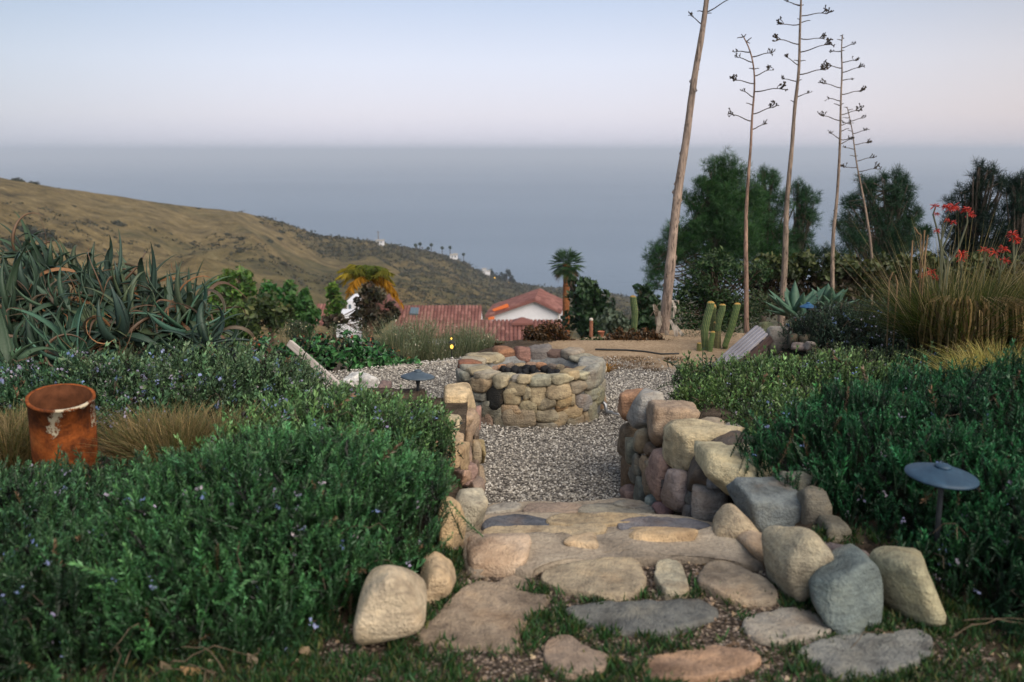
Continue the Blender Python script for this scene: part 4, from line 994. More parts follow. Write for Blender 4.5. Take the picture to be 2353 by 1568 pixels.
    # pale blue and lavender flowers in small clusters
    fl = MB(); nf = {5: 330, 3: 240, 2: 200, 1: 150, 0: 170, 8: 150, 9: 180, 13: 260, 10: 90, 4: 80, 11: 40, 12: 40}.get(bi, 130)
    j = rg.integers(0, n, nf); ctr = pos[j] + dirn[j] * (L[j] * rg.uniform(.6, .95, nf))[:, None]
    keepf = n2(ctr[:, 0], ctr[:, 1], 2.4, 200 + bi, 2) > -.15; ctr = ctr[keepf]; nf = len(ctr); per = 5
    P = np.repeat(ctr, per, 0) + rg.normal(size=(nf * per, 3)) * (.010 if near else .013)
    pt = np.array([(-1, -.5, 0), (1, -.5, .2), (.8, .8, 0), (-.8, .8, .25)]) * (.0062 if near else .0085)
    hue = np.array([(.30, .34, .62), (.42, .38, .60), (.50, .44, .56), (.22, .30, .60)])[rg.integers(0, 4, nf)]
    fl.many(pt, np.array([(0, 1, 2, 3)]), rand_rot(nf * per, rg=rg) * rg.uniform(.7, 1.4, (nf * per, 1, 1)), P, np.repeat(hue, per, 0))
    fl.build('blossoms', M_dry, root)['kind'] = 'stuff'

# ------------------------------------------------------------------ grasses
def blades(mb, n, c, rad, h, lean, cols, rg, w=.004, curl=.5, segs=4, up=1.0, ring=False):
    """n grass blades rooted round c"""
    a = rg.random(n) * 2 * math.pi; r = np.sqrt(rg.random(n)) if not ring else rg.uniform(.6, 1, n)
    rad = np.broadcast_to(rad, (2,)); root = np.stack([c[0] + rad[0] * r * np.cos(a), c[1] + rad[1] * r * np.sin(a), np.full(n, c[2])], -1)
    out = np.stack([np.cos(a) + rg.normal(0, .5, n), np.sin(a) + rg.normal(0, .5, n), np.zeros(n)], -1); out = norm(out)
    hh = h * rg.uniform(.55, 1.1, n); ln = lean * rg.uniform(.2, 1.2, n) * (.35 + r)
    t = np.linspace(0, 1, segs + 1); cl = np.asarray(cols)[rg.integers(0, len(cols), n)] * rg.uniform(.7, 1.25, (n, 1))
    side = norm(np.stack([-out[:, 1] + rg.normal(0, .6, n), out[:, 0] + rg.normal(0, .6, n), rg.normal(0, .2, n)], -1))
    V = np.zeros((n, (segs + 1) * 2, 3))
    for k, s in enumerate(t):
        p = root + out * (hh * ln * (s ** (1 + curl)))[:, None]; p[:, 2] += hh * up * (s - curl * .35 * ln * s ** 2.5)
        ww = w * (1 - s ** 2 * .9); V[:, 2 * k] = p - side * ww; V[:, 2 * k + 1] = p + side * ww
    F = []
    for k in range(segs): F.append((2 * k, 2 * k + 1, 2 * k + 3, 2 * k + 2))
    K = (segs + 1) * 2; F = (np.array(F)[None] + (np.arange(n) * K)[:, None, None]).reshape(-1, 4)
    tc_ = np.repeat(np.linspace(.65, 1.15, segs + 1), 2); C = cl[:, None, :] * tc_[None, :, None]
    mb.add(V.reshape(-1, 3), F, C.reshape(-1, 3)); return mb
STRAW = [(.30, .22, .10), (.36, .28, .14), (.22, .16, .07), (.26, .22, .10)]
rg = np.random.default_rng(31)
def gz(x, y): return float(ground_z(np.array(x), np.array(y)))
# the large clump at the right
GC = (3.72, 8.1); gzc = gz(*GC)
big = thing('grass_clump', (GC[0], GC[1], gzc), 'large olive ornamental grass clump with dry brown straw hanging down its front', 'grass clump')
mb = MB(); blades(mb, 4200, (GC[0], GC[1], gzc), (.30, .30), .80, .95, [(.040, .066, .016), (.060, .080, .022), (.095, .095, .032), (.028, .048, .014)], rg, .0036, .7, 5)
mb.build('green_blades', M_dry, big)
mb = MB(); n = 300; a = rg.uniform(math.radians(205), math.radians(345), n)
for k in range(n):
    r0 = .47 + rg.normal() * .04; p = np.array([GC[0] + r0 * math.cos(a[k]), GC[1] + r0 * math.sin(a[k]), gzc + rg.uniform(.46, .60)]); l = rg.uniform(.25, .55)
    o_ = np.array([math.cos(a[k]), math.sin(a[k]), 0]); q = [p - o_ * .12 + (0, 0, .03), p, p + o_ * .03 - (0, 0, l * .4), p + o_ * rg.uniform(-.06, .03) + rg.normal(size=3) * .02 - (0, 0, l)]
    s = np.array([-o_[1], o_[0], 0]) * rg.uniform(.0035, .009)
    V = np.array([w_ for pt_ in q for w_ in (pt_ - s, pt_ + s)]); mb.add(V, [(0, 1, 3, 2), (2, 3, 5, 4), (4, 5, 7, 6)], np.array([(.19, .13, .06), (.12, .08, .035), (.27, .20, .11), (.07, .048, .022)][k % 4]) * rg.uniform(.6, 1.15))
mb.build('straw_skirt', M_dry, big)
mb = MB(); blades(mb, 150, (GC[0] - .05, GC[1], gzc + .1), (.28, .28), 1.12, .62, [(.24, .20, .10), (.30, .25, .14)], rg, .0028, .1, 5)
blades(mb, 70, (GC[0] - .25, GC[1], gzc + .1), (.15, .15), .95, .9, [(.30, .22, .15), (.34, .27, .18)], rg, .0030, .1, 5)
mb.build('seed_stalks', M_dry, big)
# its neighbour, cut by the picture's edge
t2 = thing('grass_clump', (4.75, 8.5, gz(4.75, 8.5)), 'dry olive grass clump at the right edge behind the large clump', 'grass clump')
mb = MB(); blades(mb, 2600, (4.75, 8.5, gz(4.75, 8.5)), (.4, .35), .78, .8, [(.07, .07, .022), (.12, .10, .04), (.17, .13, .06)], rg, .004, .6, 4); mb.build('blades', M_dry, t2)
# low yellow tuft
YG = [(3.05, 6.3), (3.45, 6.15), (3.35, 6.7), (3.9, 6.5), (3.8, 5.95), (4.3, 6.3)]
yt = thing('grass_tuft', (3.4, 6.3, gz(3.4, 6.3)), 'low yellow-green bunch grass in front of the large grass clump', 'grass clump')
mb = MB()
for q in YG: blades(mb, 800, (q[0], q[1], gz(*q) + .02), (.17, .15), .30, 1.0, [(.36, .29, .10), (.28, .25, .07), (.42, .34, .15), (.16, .17, .05)], rg, .0028, .6, 4)
mb.build('blades', M_dry, yt)
for k, (q, lab) in enumerate([((-2.62, 5.05), 'dry tan grass tuft left of the rusty pipe'), ((-1.72, 4.95), 'dry tan grass tuft right of the rusty pipe')]):
    tt_ = thing('grass_tuft', (q[0], q[1], gz(*q)), lab, 'grass clump', 'dry grass tufts beside the rusty pipe'); mb = MB()
    for dx, dy in ((0, 0), (.18, .06), (-.20, .04), (.02, -.14), (-.08, .16)):
        blades(mb, 620, (q[0] + dx, q[1] + dy, gz(*q) + .0), (.15, .14), .28, 1.0, [(.21, .155, .08), (.30, .22, .12), (.15, .115, .055), (.11, .12, .05)], rg, .0027, .6, 4)
    mb.build('blades', M_dry, tt_)
# small dry bits on the sand and by the pit
def lf(n, s, seed):
    r_ = np.random.default_rng(seed); v = np.array([(0, -1, 0), (.35, 0, .12), (0, 1, .05), (-.35, 0, .15)]); return v
QL = np.array([(0, -1, 0), (.36, -.1, .14), (0, 1, .1), (-.36, .05, .16)]); QF = np.array([(0, 1, 2, 3)])

# ground cover between and in front of the flagstones, litter
inflag = []
for o_, _c in FL: inflag.append(np.array([at_z(px, py, .525)[:2] for px, py in o_]))
def free(x, y, m=.0):
    k = np.ones(np.shape(x), bool)
    for w_ in inflag: k &= seg_d(x, y, w_) < -m
    return k
n = 15000; x = rg.uniform(-2.6, 2.6, n); y = 2.05 + 2.0 * rg.random(n) ** 1.0
dens = .55 + .9 * n2(x, y, 2.6, 55, 3) + np.where((y < 2.95), .5, 0) - np.where((x < -.55), .0, 0)
# denser strips where the photo has them
k = (rng.random(n) < np.clip(dens, .04, 1)) & free(x, y, -.004) & ~((x > -.2) & (x < 1.15) & (y > 3.72)); x, y = x[k], y[k]; n = len(x)
mb = MB()
B = 13
c3 = np.stack([x, y, ground_z(x, y) + .008], -1)
P = np.repeat(c3, B, 0) + rg.normal(size=(n * B, 3)) * [.012, .012, .001]
up = np.tile([0, 0, 1.0], (n * B, 1)); M = rand_rot(n * B, up, .75, rg); M = M[:, :, [0, 2, 1]]
sz = rg.uniform(.008, .027, (n * B, 1, 1)); hue = np.array([(.022, .075, .018), (.03, .09, .03), (.05, .10, .03), (.018, .055, .02), (.09, .10, .035)])[rg.integers(0, 5, n * B)] * rg.uniform(.6, 1.3, (n * B, 1))
P2 = P + M[:, :, 1] * sz[:, 0] * 1.0
mb.many(QL * [.42, 1, .5], QF, M * sz, P2, hue)
tag(mb.build('ground_cover', M_leaf), 'short green ground cover creeping between the flagstones', 'ground cover', kind='stuff')
n = 9000; x = rg.uniform(-2.4, 2.6, n); y = rg.uniform(2.05, 4.1, n); k = free(x, y, -.002) & (rg.random(n) < np.where(seg_d(x, y, PATH) > -.1, .9, .30)); x, y = x[k], y[k]; n = len(x)
mb = MB(); z = ground_z(x, y) + .012; sc = rg.uniform(.004, .0125, (n, 1)) * np.ones((1, 3)); sc[:, 2] *= .55
hue = np.array([(.44, .33, .26), (.34, .25, .19), (.16, .11, .08), (.52, .42, .34), (.10, .075, .055)])[rg.integers(0, 5, n)]
for q in range(4): s = slice(q, None, 4); mb.many(jitter(oct_v, .25), oct_f, rand_rot(n, rg=rg)[s] * sc[s][:, None, :], np.stack([x, y, z], -1)[s], hue[s])
tag(mb.build('mulch_chips', M_dry), 'pinkish brown mulch chips and grit round the flagstones', 'mulch', kind='stuff')
# fallen twigs and leaves by the lower edge of the left rosemary
for k, (px, py, col, L) in enumerate(((490, 1462, (.30, .18, .10), .05), (440, 1548, (.36, .22, .11), .055), (700, 1500, (.30, .22, .14), .05), (580, 1520, (.33, .25, .18), .045), (770, 1405, (.28, .21, .14), .05), (640, 1450, (.24, .17, .11), .04), (380, 1540, (.2, .15, .1), .05))):
    p = at_z(px, py, .53); mb = MB(); th = rg.random() * 6
    V = np.array([(0, -1, .1), (.4, -.4, .3), (.45, .3, .25), (0, 1, .5), (-.4, .35, .0), (-.42, -.35, .1)]) * L * .75; V = V @ rotz(th).T + p
    mb.add(V, [(0, 1, 4, 5), (1, 2, 3, 4)], np.array(col) * 1.1); tag(mb.build('fallen_leaf', M_dry), 'curled dry leaf lying on the soil below the left rosemary', 'leaf', 'dry leaves under the left rosemary')
for k in range(16):
    px, py = rg.uniform(0, 860), rg.uniform(1400, 1560)
    if k > 11: px, py = rg.uniform(2000, 2300), rg.uniform(1400, 1480)
    p = at_z(px, py, .535); d = norm([rg.normal(), rg.normal() * .6, rg.normal() * .12]); L = rg.uniform(.08, .28); mb = MB()
    pts = [p + d * L * t + np.array([0, 0, .02 + .03 * math.sin(t * 3)]) + rg.normal(size=3) * .006 for t in np.linspace(0, 1, 7)]
    tube(mb, pts, np.linspace(.0028, .0013, 7), 5, (.13, .105, .075)); tag(mb.build('twig', M_bark), 'thin bare fallen twig on the soil at the foot of the rosemary', 'twig', 'bare twigs at the foot of the rosemary')

# ------------------------------------------------------------------ rusty pipe
P_ = at_y(150, 1045, 4.78); pz = gz(P_[0], P_[1])
top = at_y(139, 912, 4.72); ax = norm(top - at_y(150, 1045, 4.78)); Hp = .50; base = top - ax * Hp
mb = MB(); n = 48; A = np.linspace(0, 2 * math.pi, n + 1)[:-1]; u = norm(np.cross([0, 1, 0], ax)); v = np.cross(ax, u)
if np.dot(u, [1, 0, 0]) < 0: u = -u
v = norm(np.cross(ax, u)); r0 = .152
prof = [(r0, 0), (r0, Hp * .3), (r0, Hp * .7), (r0, Hp - .014), (r0 + .006, Hp - .012), (r0 + .006, Hp), (r0 - .010, Hp), (r0 - .010, Hp * .6), (r0 - .010, .05), (.0, .05)]
V = []
for j, (r, h) in enumerate(prof):
    w_ = 1 + .006 * np.sin(A * 3) + (.004 * n2(np.cos(A) * 4, np.sin(A) * 4, 2, j) if j in (4, 5, 6) else 0)
    V.append((r * w_ * np.cos(A))[:, None] * u + (r * w_ * np.sin(A))[:, None] * v + ax * h)
F = [(k * n + j, k * n + (j + 1) % n, (k + 1) * n + (j + 1) % n, (k + 1) * n + j) for k in range(len(prof) - 1) for j in range(n)]
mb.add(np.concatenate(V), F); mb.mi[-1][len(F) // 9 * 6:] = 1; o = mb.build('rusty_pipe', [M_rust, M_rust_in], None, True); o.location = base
tag(o, 'open rusty steel pipe with flaking white paint standing in the rosemary', 'pipe')

# ------------------------------------------------------------------ path lights
def lathe(mb, prof, c, n=32, col=None):
    A = np.linspace(0, 2 * math.pi, n + 1)[:-1]; V = [np.column_stack([r * np.cos(A), r * np.sin(A), np.full(n, h)]) + c for r, h in prof]
    mb.add(np.concatenate(V), [(k * n + j, k * n + (j + 1) % n, (k + 1) * n + (j + 1) % n, (k + 1) * n + j) for k in range(len(prof) - 1) for j in range(n)], col)
def path_light(px, py, y, col, label, R=.108, tilt=(0, 0)):
    p = at_y(px, py, y); g0 = gz(p[0], p[1]); t = thing('path_light', (p[0], p[1], g0 - .02), label, 'path light', 'low metal path lights')
    Rt = np.eye(3); Rt = np.array(Matrix.Rotation(tilt[0], 3, 'X') @ Matrix.Rotation(tilt[1], 3, 'Y'))
    def fin(mb, name):
        mb.v = [(v - p) @ Rt.T + p for v in mb.v]; o = mb.build(name, M_lamp, t, True, loc=p); o.color = (*col, 1)
    mb = MB(); lathe(mb, [(0, .012), (R * .30, .010), (R * .36, .006), (R * .62, -.006), (R * .86, -.014), (R * .985, -.021), (R, -.026), (R * .985, -.030), (R * .9, -.026), (R * .3, -.012), (0, -.012)], p); fin(mb, 'lamp_shade')
    mb = MB(); lathe(mb, [(0, .024), (R * .16, .023), (R * .22, .019), (R * .24, .011), (R * .1, .008)], p, 20); fin(mb, 'cap')
    h = p[2] - g0 + .03
    mb = MB(); lathe(mb, [(.020, -.012), (.017, -.05), (.0115, -.08), (.0105, -.10), (.0105, -h), (0, -h)], p, 16); o = mb.build('stem', M_lamp, t, True, loc=p); o.color = (.03, .035, .042, 1)
path_light(960, 858, 6.55, (.06, .085, .11), 'grey mushroom path light standing between the left rosemary and the fire pit', .115, (math.radians(-2), math.radians(2)))
path_light(2166, 1080, 3.72, (.022, .055, .095), 'blue-grey mushroom path light against the dark rosemary at the right', .138, (math.radians(3), math.radians(4)))
path_light(1857, 700, 10.2, (.02, .09, .20), 'small blue-topped path light half hidden in front of the agaves', .085)

# ------------------------------------------------------------------ wooden slats
def board(parent, name, a, b, up, wid, th, col, bev=.004):
    a, b = np.asarray(a, float), np.asarray(b, float); R = frame(b - a, up); L = np.linalg.norm(b - a); c = (a + b) / 2
    mb = MB(); box(mb, (0, 0, 0), (L, th, wid), None, bev=bev); o = mb.build(name, M_wood); o.color = (*col, 1)
    o.parent = parent; o.matrix_parent_inverse = Matrix.Translation(-Vector(parent.location)); o.matrix_basis = Matrix.Translation(Vector(c)) @ Matrix(R.tolist()).to_4x4(); return o
A0 = at_z(1632, 842, .0); B0 = at_y(1738, 747.5, 10.5); sl = thing('slatted_bench', A0, 'weathered grey wooden bench back of narrow slats leaning at the edge of the sand', 'bench')
wv = at_y(1766, 768, 10.08) - B0; L_ = np.linalg.norm(wv); wn_ = wv / L_; upn = norm(np.cross(B0 - A0, wn_)); 
if upn[2] < 0: upn = -upn
nS = 5; pitch = L_ / nS
for k in range(nS):
    off = wn_ * pitch * (k + .5); board(sl, 'slat', A0 + off + (0, 0, 0), B0 + off + norm(B0 - A0) * random.uniform(-.012, .012) + (0, 0, 0), upn, pitch * .52, .026, np.array([.42, .42, .46]) * random.uniform(.8, 1.15))
for k in range(nS - 1):
    pass
dn = -upn
board(sl, 'rail', A0 + wn_ * (L_ + .012) + dn * .05, B0 + wn_ * (L_ + .012) + dn * .05, upn, .03, .075, (.10, .07, .065))
board(sl, 'rail', A0 - wn_ * .02 + dn * .05, B0 - wn_ * .02 + dn * .05, upn, .03, .075, (.2, .18, .18))
Xd = B0 - norm(B0 - A0) * .10 + dn * .06
board(sl, 'cross_bar', Xd, Xd + wv, upn, .05, .04, (.2, .16, .15)); leg0 = B0 - norm(B0 - A0) * .12 + dn * .09
for k in (.02, L_ - .02):
    q = leg0 + wn_ * k; board(sl, 'leg', (q[0], q[1], 0), q, (0, 1, 0), .05, .05, (.2, .16, .15))
A1 = at_y(757, 869, 8.3); B1 = at_y(664, 788, 8.55); rl = thing('slatted_bench', (A1[0], A1[1], 0), 'pale weathered wooden rail of a second bench back sloping up over the left rosemary', 'bench')
un = norm(np.cross(B1 - A1, [0, 1, 0])); un = un if un[2] > 0 else -un; ext = A1 - norm(B1 - A1) * .25
board(rl, 'rail', ext, B1, un, .045, .065, (.50, .47, .43), .008)
for k in range(1): off = np.array([.05, .22, -.03]); board(rl, 'slat', ext + off - un * .075, B1 + off - un * .075, un, .06, .022, (.36, .33, .33))
q = B1 - norm(B1 - A1) * .15 - un * .06
board(rl, 'leg', (q[0], q[1] + .06, gz(q[0], q[1] + .06)), q + (0, .06, 0), (0, 1, 0), .05, .05, (.2, .16, .15))

# ------------------------------------------------------------------ aloes at the left: every leaf its own object
def leaf_mesh(name, L, W, curl, side, teeth=True, seg=16, th=.25, mat=None, colr=(1, 1, 1), tip=(1.3, .9, .7), twist=0.0):
    """channelled succulent leaf rooted at the origin, growing along +X, curling up (curl > 0) or down"""
    V, C = [], []
    x, z, y, ang, yaw = 0, 0, 0, 0, 0
    for k in range(seg + 1):
        t = k / seg; w = W * (min(1, .62 + t * 1.5) if t < .25 else 1) * max(0, 1 - max(0, (t - .18) / .82) ** 1.25) ** .9 + .0015
        if teeth and 0 < k < seg: w *= 1.0 + (.085 if k % 2 else -.03)
        ca, sa = math.cos(ang), math.sin(ang); tw = twist * t
        for s, dz in ((-1, .30), (-.45, .02), (0, -.10), (.45, .02), (1, .30), (.5, -.22), (0, -.34), (-.5, -.22)):
            yy_ = s * w * math.cos(tw); zz_ = dz * w * (1 if dz > 0 else th * 3) + s * w * math.sin(tw)
            V.append((x - sa * zz_, y + yy_, z + ca * zz_)); g_ = .85 + .3 * t; f = smooth(.82, 1, t); C.append(np.array(colr) * (g_ * (1 - f) + np.array(tip) * f))
        dl = L / seg; ang += curl * dl * (1 + t) / L * 1.3; yaw += side * dl / L
        x += math.cos(ang) * math.cos(yaw) * dl; z += math.sin(ang) * dl; y += math.sin(yaw) * dl
    F = [(k * 8 + j, k * 8 + (j + 1) % 8, (k + 1) * 8 + (j + 1) % 8, (k + 1) * 8 + j) for k in range(seg) for j in range(8)]
    mb = MB(); mb.add(V, F, np.array(C)); me = mb.mesh(name, True); me.materials.append(mat); return me
M_aloe = material('aloe_skin', lambda g: (lambda col, fine: g.bsdf(g.mul(g.mul(col, g.ramp(g.noise(2.5, 4, .6, g.pos), [(.3, (.7, .74, .74)), (.62, (1.1, 1.08, 1.05))])), g.ramp(fine, [(.3, (.85, .85, .85)), (.7, (1.12, 1.12, 1.1))])), .5, g.bump(fine, .004, .3), .35))(g.mul(g.attr, g.info.outputs['Color']), g.noise(38, 3, .6, g.obj)))
def dirframe(d, roll=0.0):
    d = norm(d); upv = np.array([0, 0, 1.0]) if abs(d[2]) < .95 else np.array([1.0, 0, 0]); y = norm(np.cross(upv, d)); z = np.cross(d, y)
    M = np.stack([d, y, z], -1); return M @ np.array([[1, 0, 0], [0, math.cos(roll), -math.sin(roll)], [0, math.sin(roll), math.cos(roll)]])
def place_leaf(me, parent, pos, R, s, col, name='leaf'):
    o = bpy.data.objects.new(name, me); COL.objects.link(o); o.parent = parent; o.matrix_parent_inverse = Matrix.Translation(-Vector(parent.location))
    o.matrix_basis = Matrix.Translation(Vector(pos)) @ (Matrix(R.tolist()).to_4x4()) @ Matrix.Diagonal((s, s, s, 1)); o.color = (*col, 1); return o
ALV = [leaf_mesh('aloe_leaf', 1, .080, c, s, True, 18, mat=M_aloe, twist=tw) for c, s, tw in ((.3, .1, 0), (.7, -.2, .3), (-.5, .2, -.2), (-1.1, -.3, .4), (-1.8, .3, -.5), (1.2, .2, .2), (-.9, .7, .6), (-2.3, -.6, .9))]
DRYV = [leaf_mesh('dry_aloe_leaf', 1, .028, c, s, False, 14, mat=M_aloe, twist=tw) for c, s, tw in ((-2.6, .4, 1.5), (-1.4, -.9, 2.2), (1.6, .8, 1.2), (-3.2, .9, 2.0))]
rg = np.random.default_rng(77)
ALO = []
for k in range(34):
    px = [40, 110, 190, 260, 330, 400, 455, 60, 150, 230, 300, 370, 30, 120, 210, 290, 90, 180, 250, 340, 10, 160, 430, 480, 20, 220, 310, 75, 395, 140, 265, 350, 50, 440][k]
    py = [620, 600, 625, 640, 655, 700, 735, 690, 680, 700, 705, 725, 770, 760, 755, 770, 820, 815, 800, 800, 850, 725, 760, 790, 720, 650, 745, 660, 770, 850, 850, 700, 560, 700][k]
    py += 22 * (py < 700); yv = 8.3 - (py - 560) / 300 * 1.7 + rg.normal() * .12
    ALO.append((px, py, yv))
labs = {0: 'aloe rosette at the top left of the tangled mass, leaves standing up', 6: 'small aloe rosette at the right end of the tangled mass', 17: 'green toothed aloe rosette standing clear just above the blue-flowered rosemary', 22: 'aloe rosette with one long toothed leaf lying to the right, above the rosemary'}
for k, (px, py, yv) in enumerate(ALO):
    p = at_y(px, py, yv); g0 = gz(p[0], p[1]); big = k in (17, 22)
    t = thing('aloe_plant', (p[0], p[1], g0), labs.get(k, 'sprawling grey-green aloe ' + ('in the upper part' if py < 690 else 'in the middle' if py < 780 else 'in the lowest part') + ' of the tangled mass, ' + ('at the picture\'s left edge' if px < 100 else 'left of its centre' if px < 220 else 'right of its centre' if px < 340 else 'towards its right end')), 'aloe', 'aloes tangled together at the left')
    mb = MB(); sb = np.array([p[0] + rg.normal() * .15, p[1] + .1 + abs(rg.normal()) * .1, g0 - .03]); tube(mb, [sb, (sb + p) / 2 + rg.normal(size=3) * .05, p], [.03, .028, .026], 8, (.14, .10, .075)); mb.build('stem', M_bark, t, True)
    ax_ = norm([rg.normal() * .8, -.45 + rg.normal() * .5, .75]); nL = rg.integers(17, 23)
    base_c = [(.050, .088, .054), (.042, .078, .052), (.068, .095, .052), (.034, .062, .046)][k % 4]
    if big: base_c = (.07, .155, .105)
    for j in range(nL):
        a = j * 2.39996 + k; lift = .95 - j / nL * 1.25 + rg.normal() * .15
        e1 = norm(np.cross(ax_, [1, .2, 0])); e2 = np.cross(ax_, e1); d = norm(e1 * math.cos(a) + e2 * math.sin(a) + ax_ * lift)
        s = rg.uniform(.30, .56) * (.95 if not big else 1.0); me = ALV[int(rg.integers(0, 3)) if (j < 2 or big) else int(rg.integers(0, 8))]
        pos = p + d * .012 - ax_ * .004 * j
        c = np.array(base_c) * rg.uniform(.75, 1.2) * (1, 1, rg.uniform(.9, 1.15))
        place_leaf(me, t, pos, dirframe(d, rg.normal() * .25), s, c)
    for j in range(5):
        d = norm(rg.normal(size=3) * [1, .7, .8] + [0, -.3, .3]); c = [(.26, .13, .06), (.15, .09, .055), (.12, .075, .05), (.10, .075, .05)][int(rg.integers(0, 4))]
        place_leaf(DRYV[int(rg.integers(0, 4))], t, p - ax_ * .04 + rg.normal(size=3) * .06, dirframe(d, rg.normal()), rg.uniform(.3, .65), c, 'dry_leaf')
mb = MB()   # shadowy dead stems filling the inside of the mass
for k in range(420):
    px, py = rg.uniform(-60, 470), 0; py = rg.uniform(640 + max(0, px) * .22, 880); yv = 8.7 - (py - 560) / 300 * 1.55
    p = at_y(px, py, yv); d = norm(rg.normal(size=3) * [1, .6, .7]); L = rg.uniform(.15, .5)
    tube(mb, [p - d * L / 2, p + rg.normal(size=3) * .03 - (0, 0, .02), p + d * L / 2 - (0, 0, .05)], [.014, .012, .005], 4, np.array([(.06, .045, .032), (.035, .034, .022), (.09, .06, .04)][k % 3]), cap=False)
tag(mb.build('dead_stems', M_bark), 'brown dead aloe stems and leaves massed under the tangled rosettes', 'dead stems', kind='stuff')

# ------------------------------------------------------------------ agaves
def agave(px, py, y, tips, label, col):
    c = at_y(px, py, y); t = thing('agave', (c[0], c[1], gz(c[0], c[1])), label, 'agave', 'blue-green agaves by the rock pile')
    rg = np.random.default_rng(int(px))
    mb = MB(); tube(mb, [(c[0], c[1], gz(c[0], c[1]) - .02), c - (0, 0, .01)], [.06, .05], 10, (.2, .16, .1)); mb.build('stem', M_bark, t)
    for k, (tx, ty, dy) in enumerate(tips):
        tipp = at_y(tx, ty, y + dy); v = tipp - c; L = np.linalg.norm(v); v = v / L; cu = rg.uniform(.1, .45)
        V, C = [], []; seg = 14; bow = norm(np.cross(np.cross(v, [0, 0, 1.0]), v)); W = .064 if k % 3 else .058
        y_ = norm(np.cross([0, 0, 1.0], v)) if abs(v[2]) < .9 else np.array([1.0, 0, 0]); ph = rg.normal() * .25; y_ = norm(y_ + np.array([.5, 0, 0]) * np.sign(y_[0] + 1e-6)); z_ = np.cross(v, y_)
        for i_ in range(seg + 1):
            s = i_ / seg; w = W * (.62 + .75 * math.sin(min(1, s / .55) * math.pi / 2) * .5) * max(0, 1 - max(0, (s - .45) / .55) ** 1.7) + .0012
            q = c + v * L * s - bow * cu * .12 * math.sin(s * math.pi) * L
            for a_, dz in ((-1, .32), (-.5, .06), (0, -.04), (.5, .06), (1, .32), (.5, -.16), (0, -.28), (-.5, -.16)):
                V.append(q + y_ * a_ * w + z_ * dz * w); C.append(np.array(col) * ((.9 + .25 * s) if abs(a_) < .99 else 1.25))
        F = [(i_ * 8 + j, i_ * 8 + (j + 1) % 8, (i_ + 1) * 8 + (j + 1) % 8, (i_ + 1) * 8 + j) for i_ in range(seg) for j in range(8)]
        MB().add(V, F, np.array(C)).build('leaf', M_succ, t, True)
g2 = lambda x, y, d: (x * .16927 + 1593.2, y * .16927 + 643.4, d)
agave(1832, 730, 10.9, [g2(*a) for a in ((1020, 130, .1), (1000, 180, -.1), (955, 290, -.15), (1200, 330, -.35), (1380, 10, .1), (1255, 100, .15), (1500, 165, -.25), (1640, 130, .2), (1800, 80, .1), (960, 400, -.1), (1450, 300, -.3), (1120, 240, -.2), (1240, 150, .3))], 'larger blue-green agave with broad pointed leaves, just behind the rock pile', (.058, .120, .082))
agave(1905, 712, 11.3, [g2(*a) for a in ((1680, 90, .1), (1830, 45, .0), (2045, 120, .2), (2105, 108, -.1), (2270, 262, 0), (1605, 110, .2), (1760, 200, -.2), (1880, 95, -.2), (2000, 200, -.25), (1700, 280, -.2))], 'smaller agave standing behind the blue-topped path light', (.050, .108, .074))
tag(MB().add(*ico(2)).build('tmp', M_terra), 'x', 'x'); bpy.data.objects.remove(bpy.data.objects['tmp'])
c = at_y(1831, 734, 10.5); mb = MB(); box(mb, c, (.055, .03, .05), bev=.008); o = mb.build('clay_shard', M_terra); tag(o, 'small orange piece of broken clay pot under the larger agave', 'pot shard')

# ------------------------------------------------------------------ cacti
def ribbed(mb, pts, rad, ribs=13, col_r=(.20, .21, .09), col_g=(.05, .105, .05), topc=(.34, .20, .05)):
    pts = np.asarray(pts, float); t0 = np.linspace(0, 1, len(pts)); tt = np.concatenate([np.linspace(0, .9, 22), [.94, .965, .985, 1.0]])
    Pp = np.stack([np.interp(tt, t0, pts[:, i_]) for i_ in range(3)], -1)
    for _ in range(2): Pp[1:-1] = (Pp[:-2] + Pp[1:-1] * 2 + Pp[2:]) / 4
    Rr = np.where(tt < .9, rad * (.82 + .18 * np.sin(tt * 3.1)), rad * np.sqrt(np.clip(1 - ((tt - .9) / .103) ** 2, .0, 1))); n = ribs * 4
    A = np.arange(n) * 2 * math.pi / n; ph = (np.arange(n) % 4); f = np.array([1.0, .90, .80, .90])[ph]; V, C = [], []
    for k, t in enumerate(tt):
        V.append(Pp[k] + Rr[k] * f[:, None] * (np.cos(A)[:, None] * np.array([1, 0, 0]) + np.sin(A)[:, None] * np.array([0, 1, 0])))
        s = smooth(.9, .99, t); c = np.array([col_r, col_g, np.array(col_g) * .6, col_g])[ph]; jit = 1 + .25 * ((k % 2) * 2 - 1) * (ph == 0); C.append((c * jit[:, None]) * (1 - s) + np.array(topc) * s)
    m = len(tt); mb.add(np.concatenate(V), [(k * n + j, k * n + (j + 1) % n, (k + 1) * n + (j + 1) % n, (k + 1) * n + j) for k in range(m - 1) for j in range(n)], np.concatenate(C))
cb = at_z(1655, 801, gz(2.3, 11.1)); cac = thing('column_cactus', (cb[0], cb[1], gz(cb[0], cb[1])), 'cluster of ribbed green columnar cacti with yellowish tops at the edge of the sand', 'cactus')
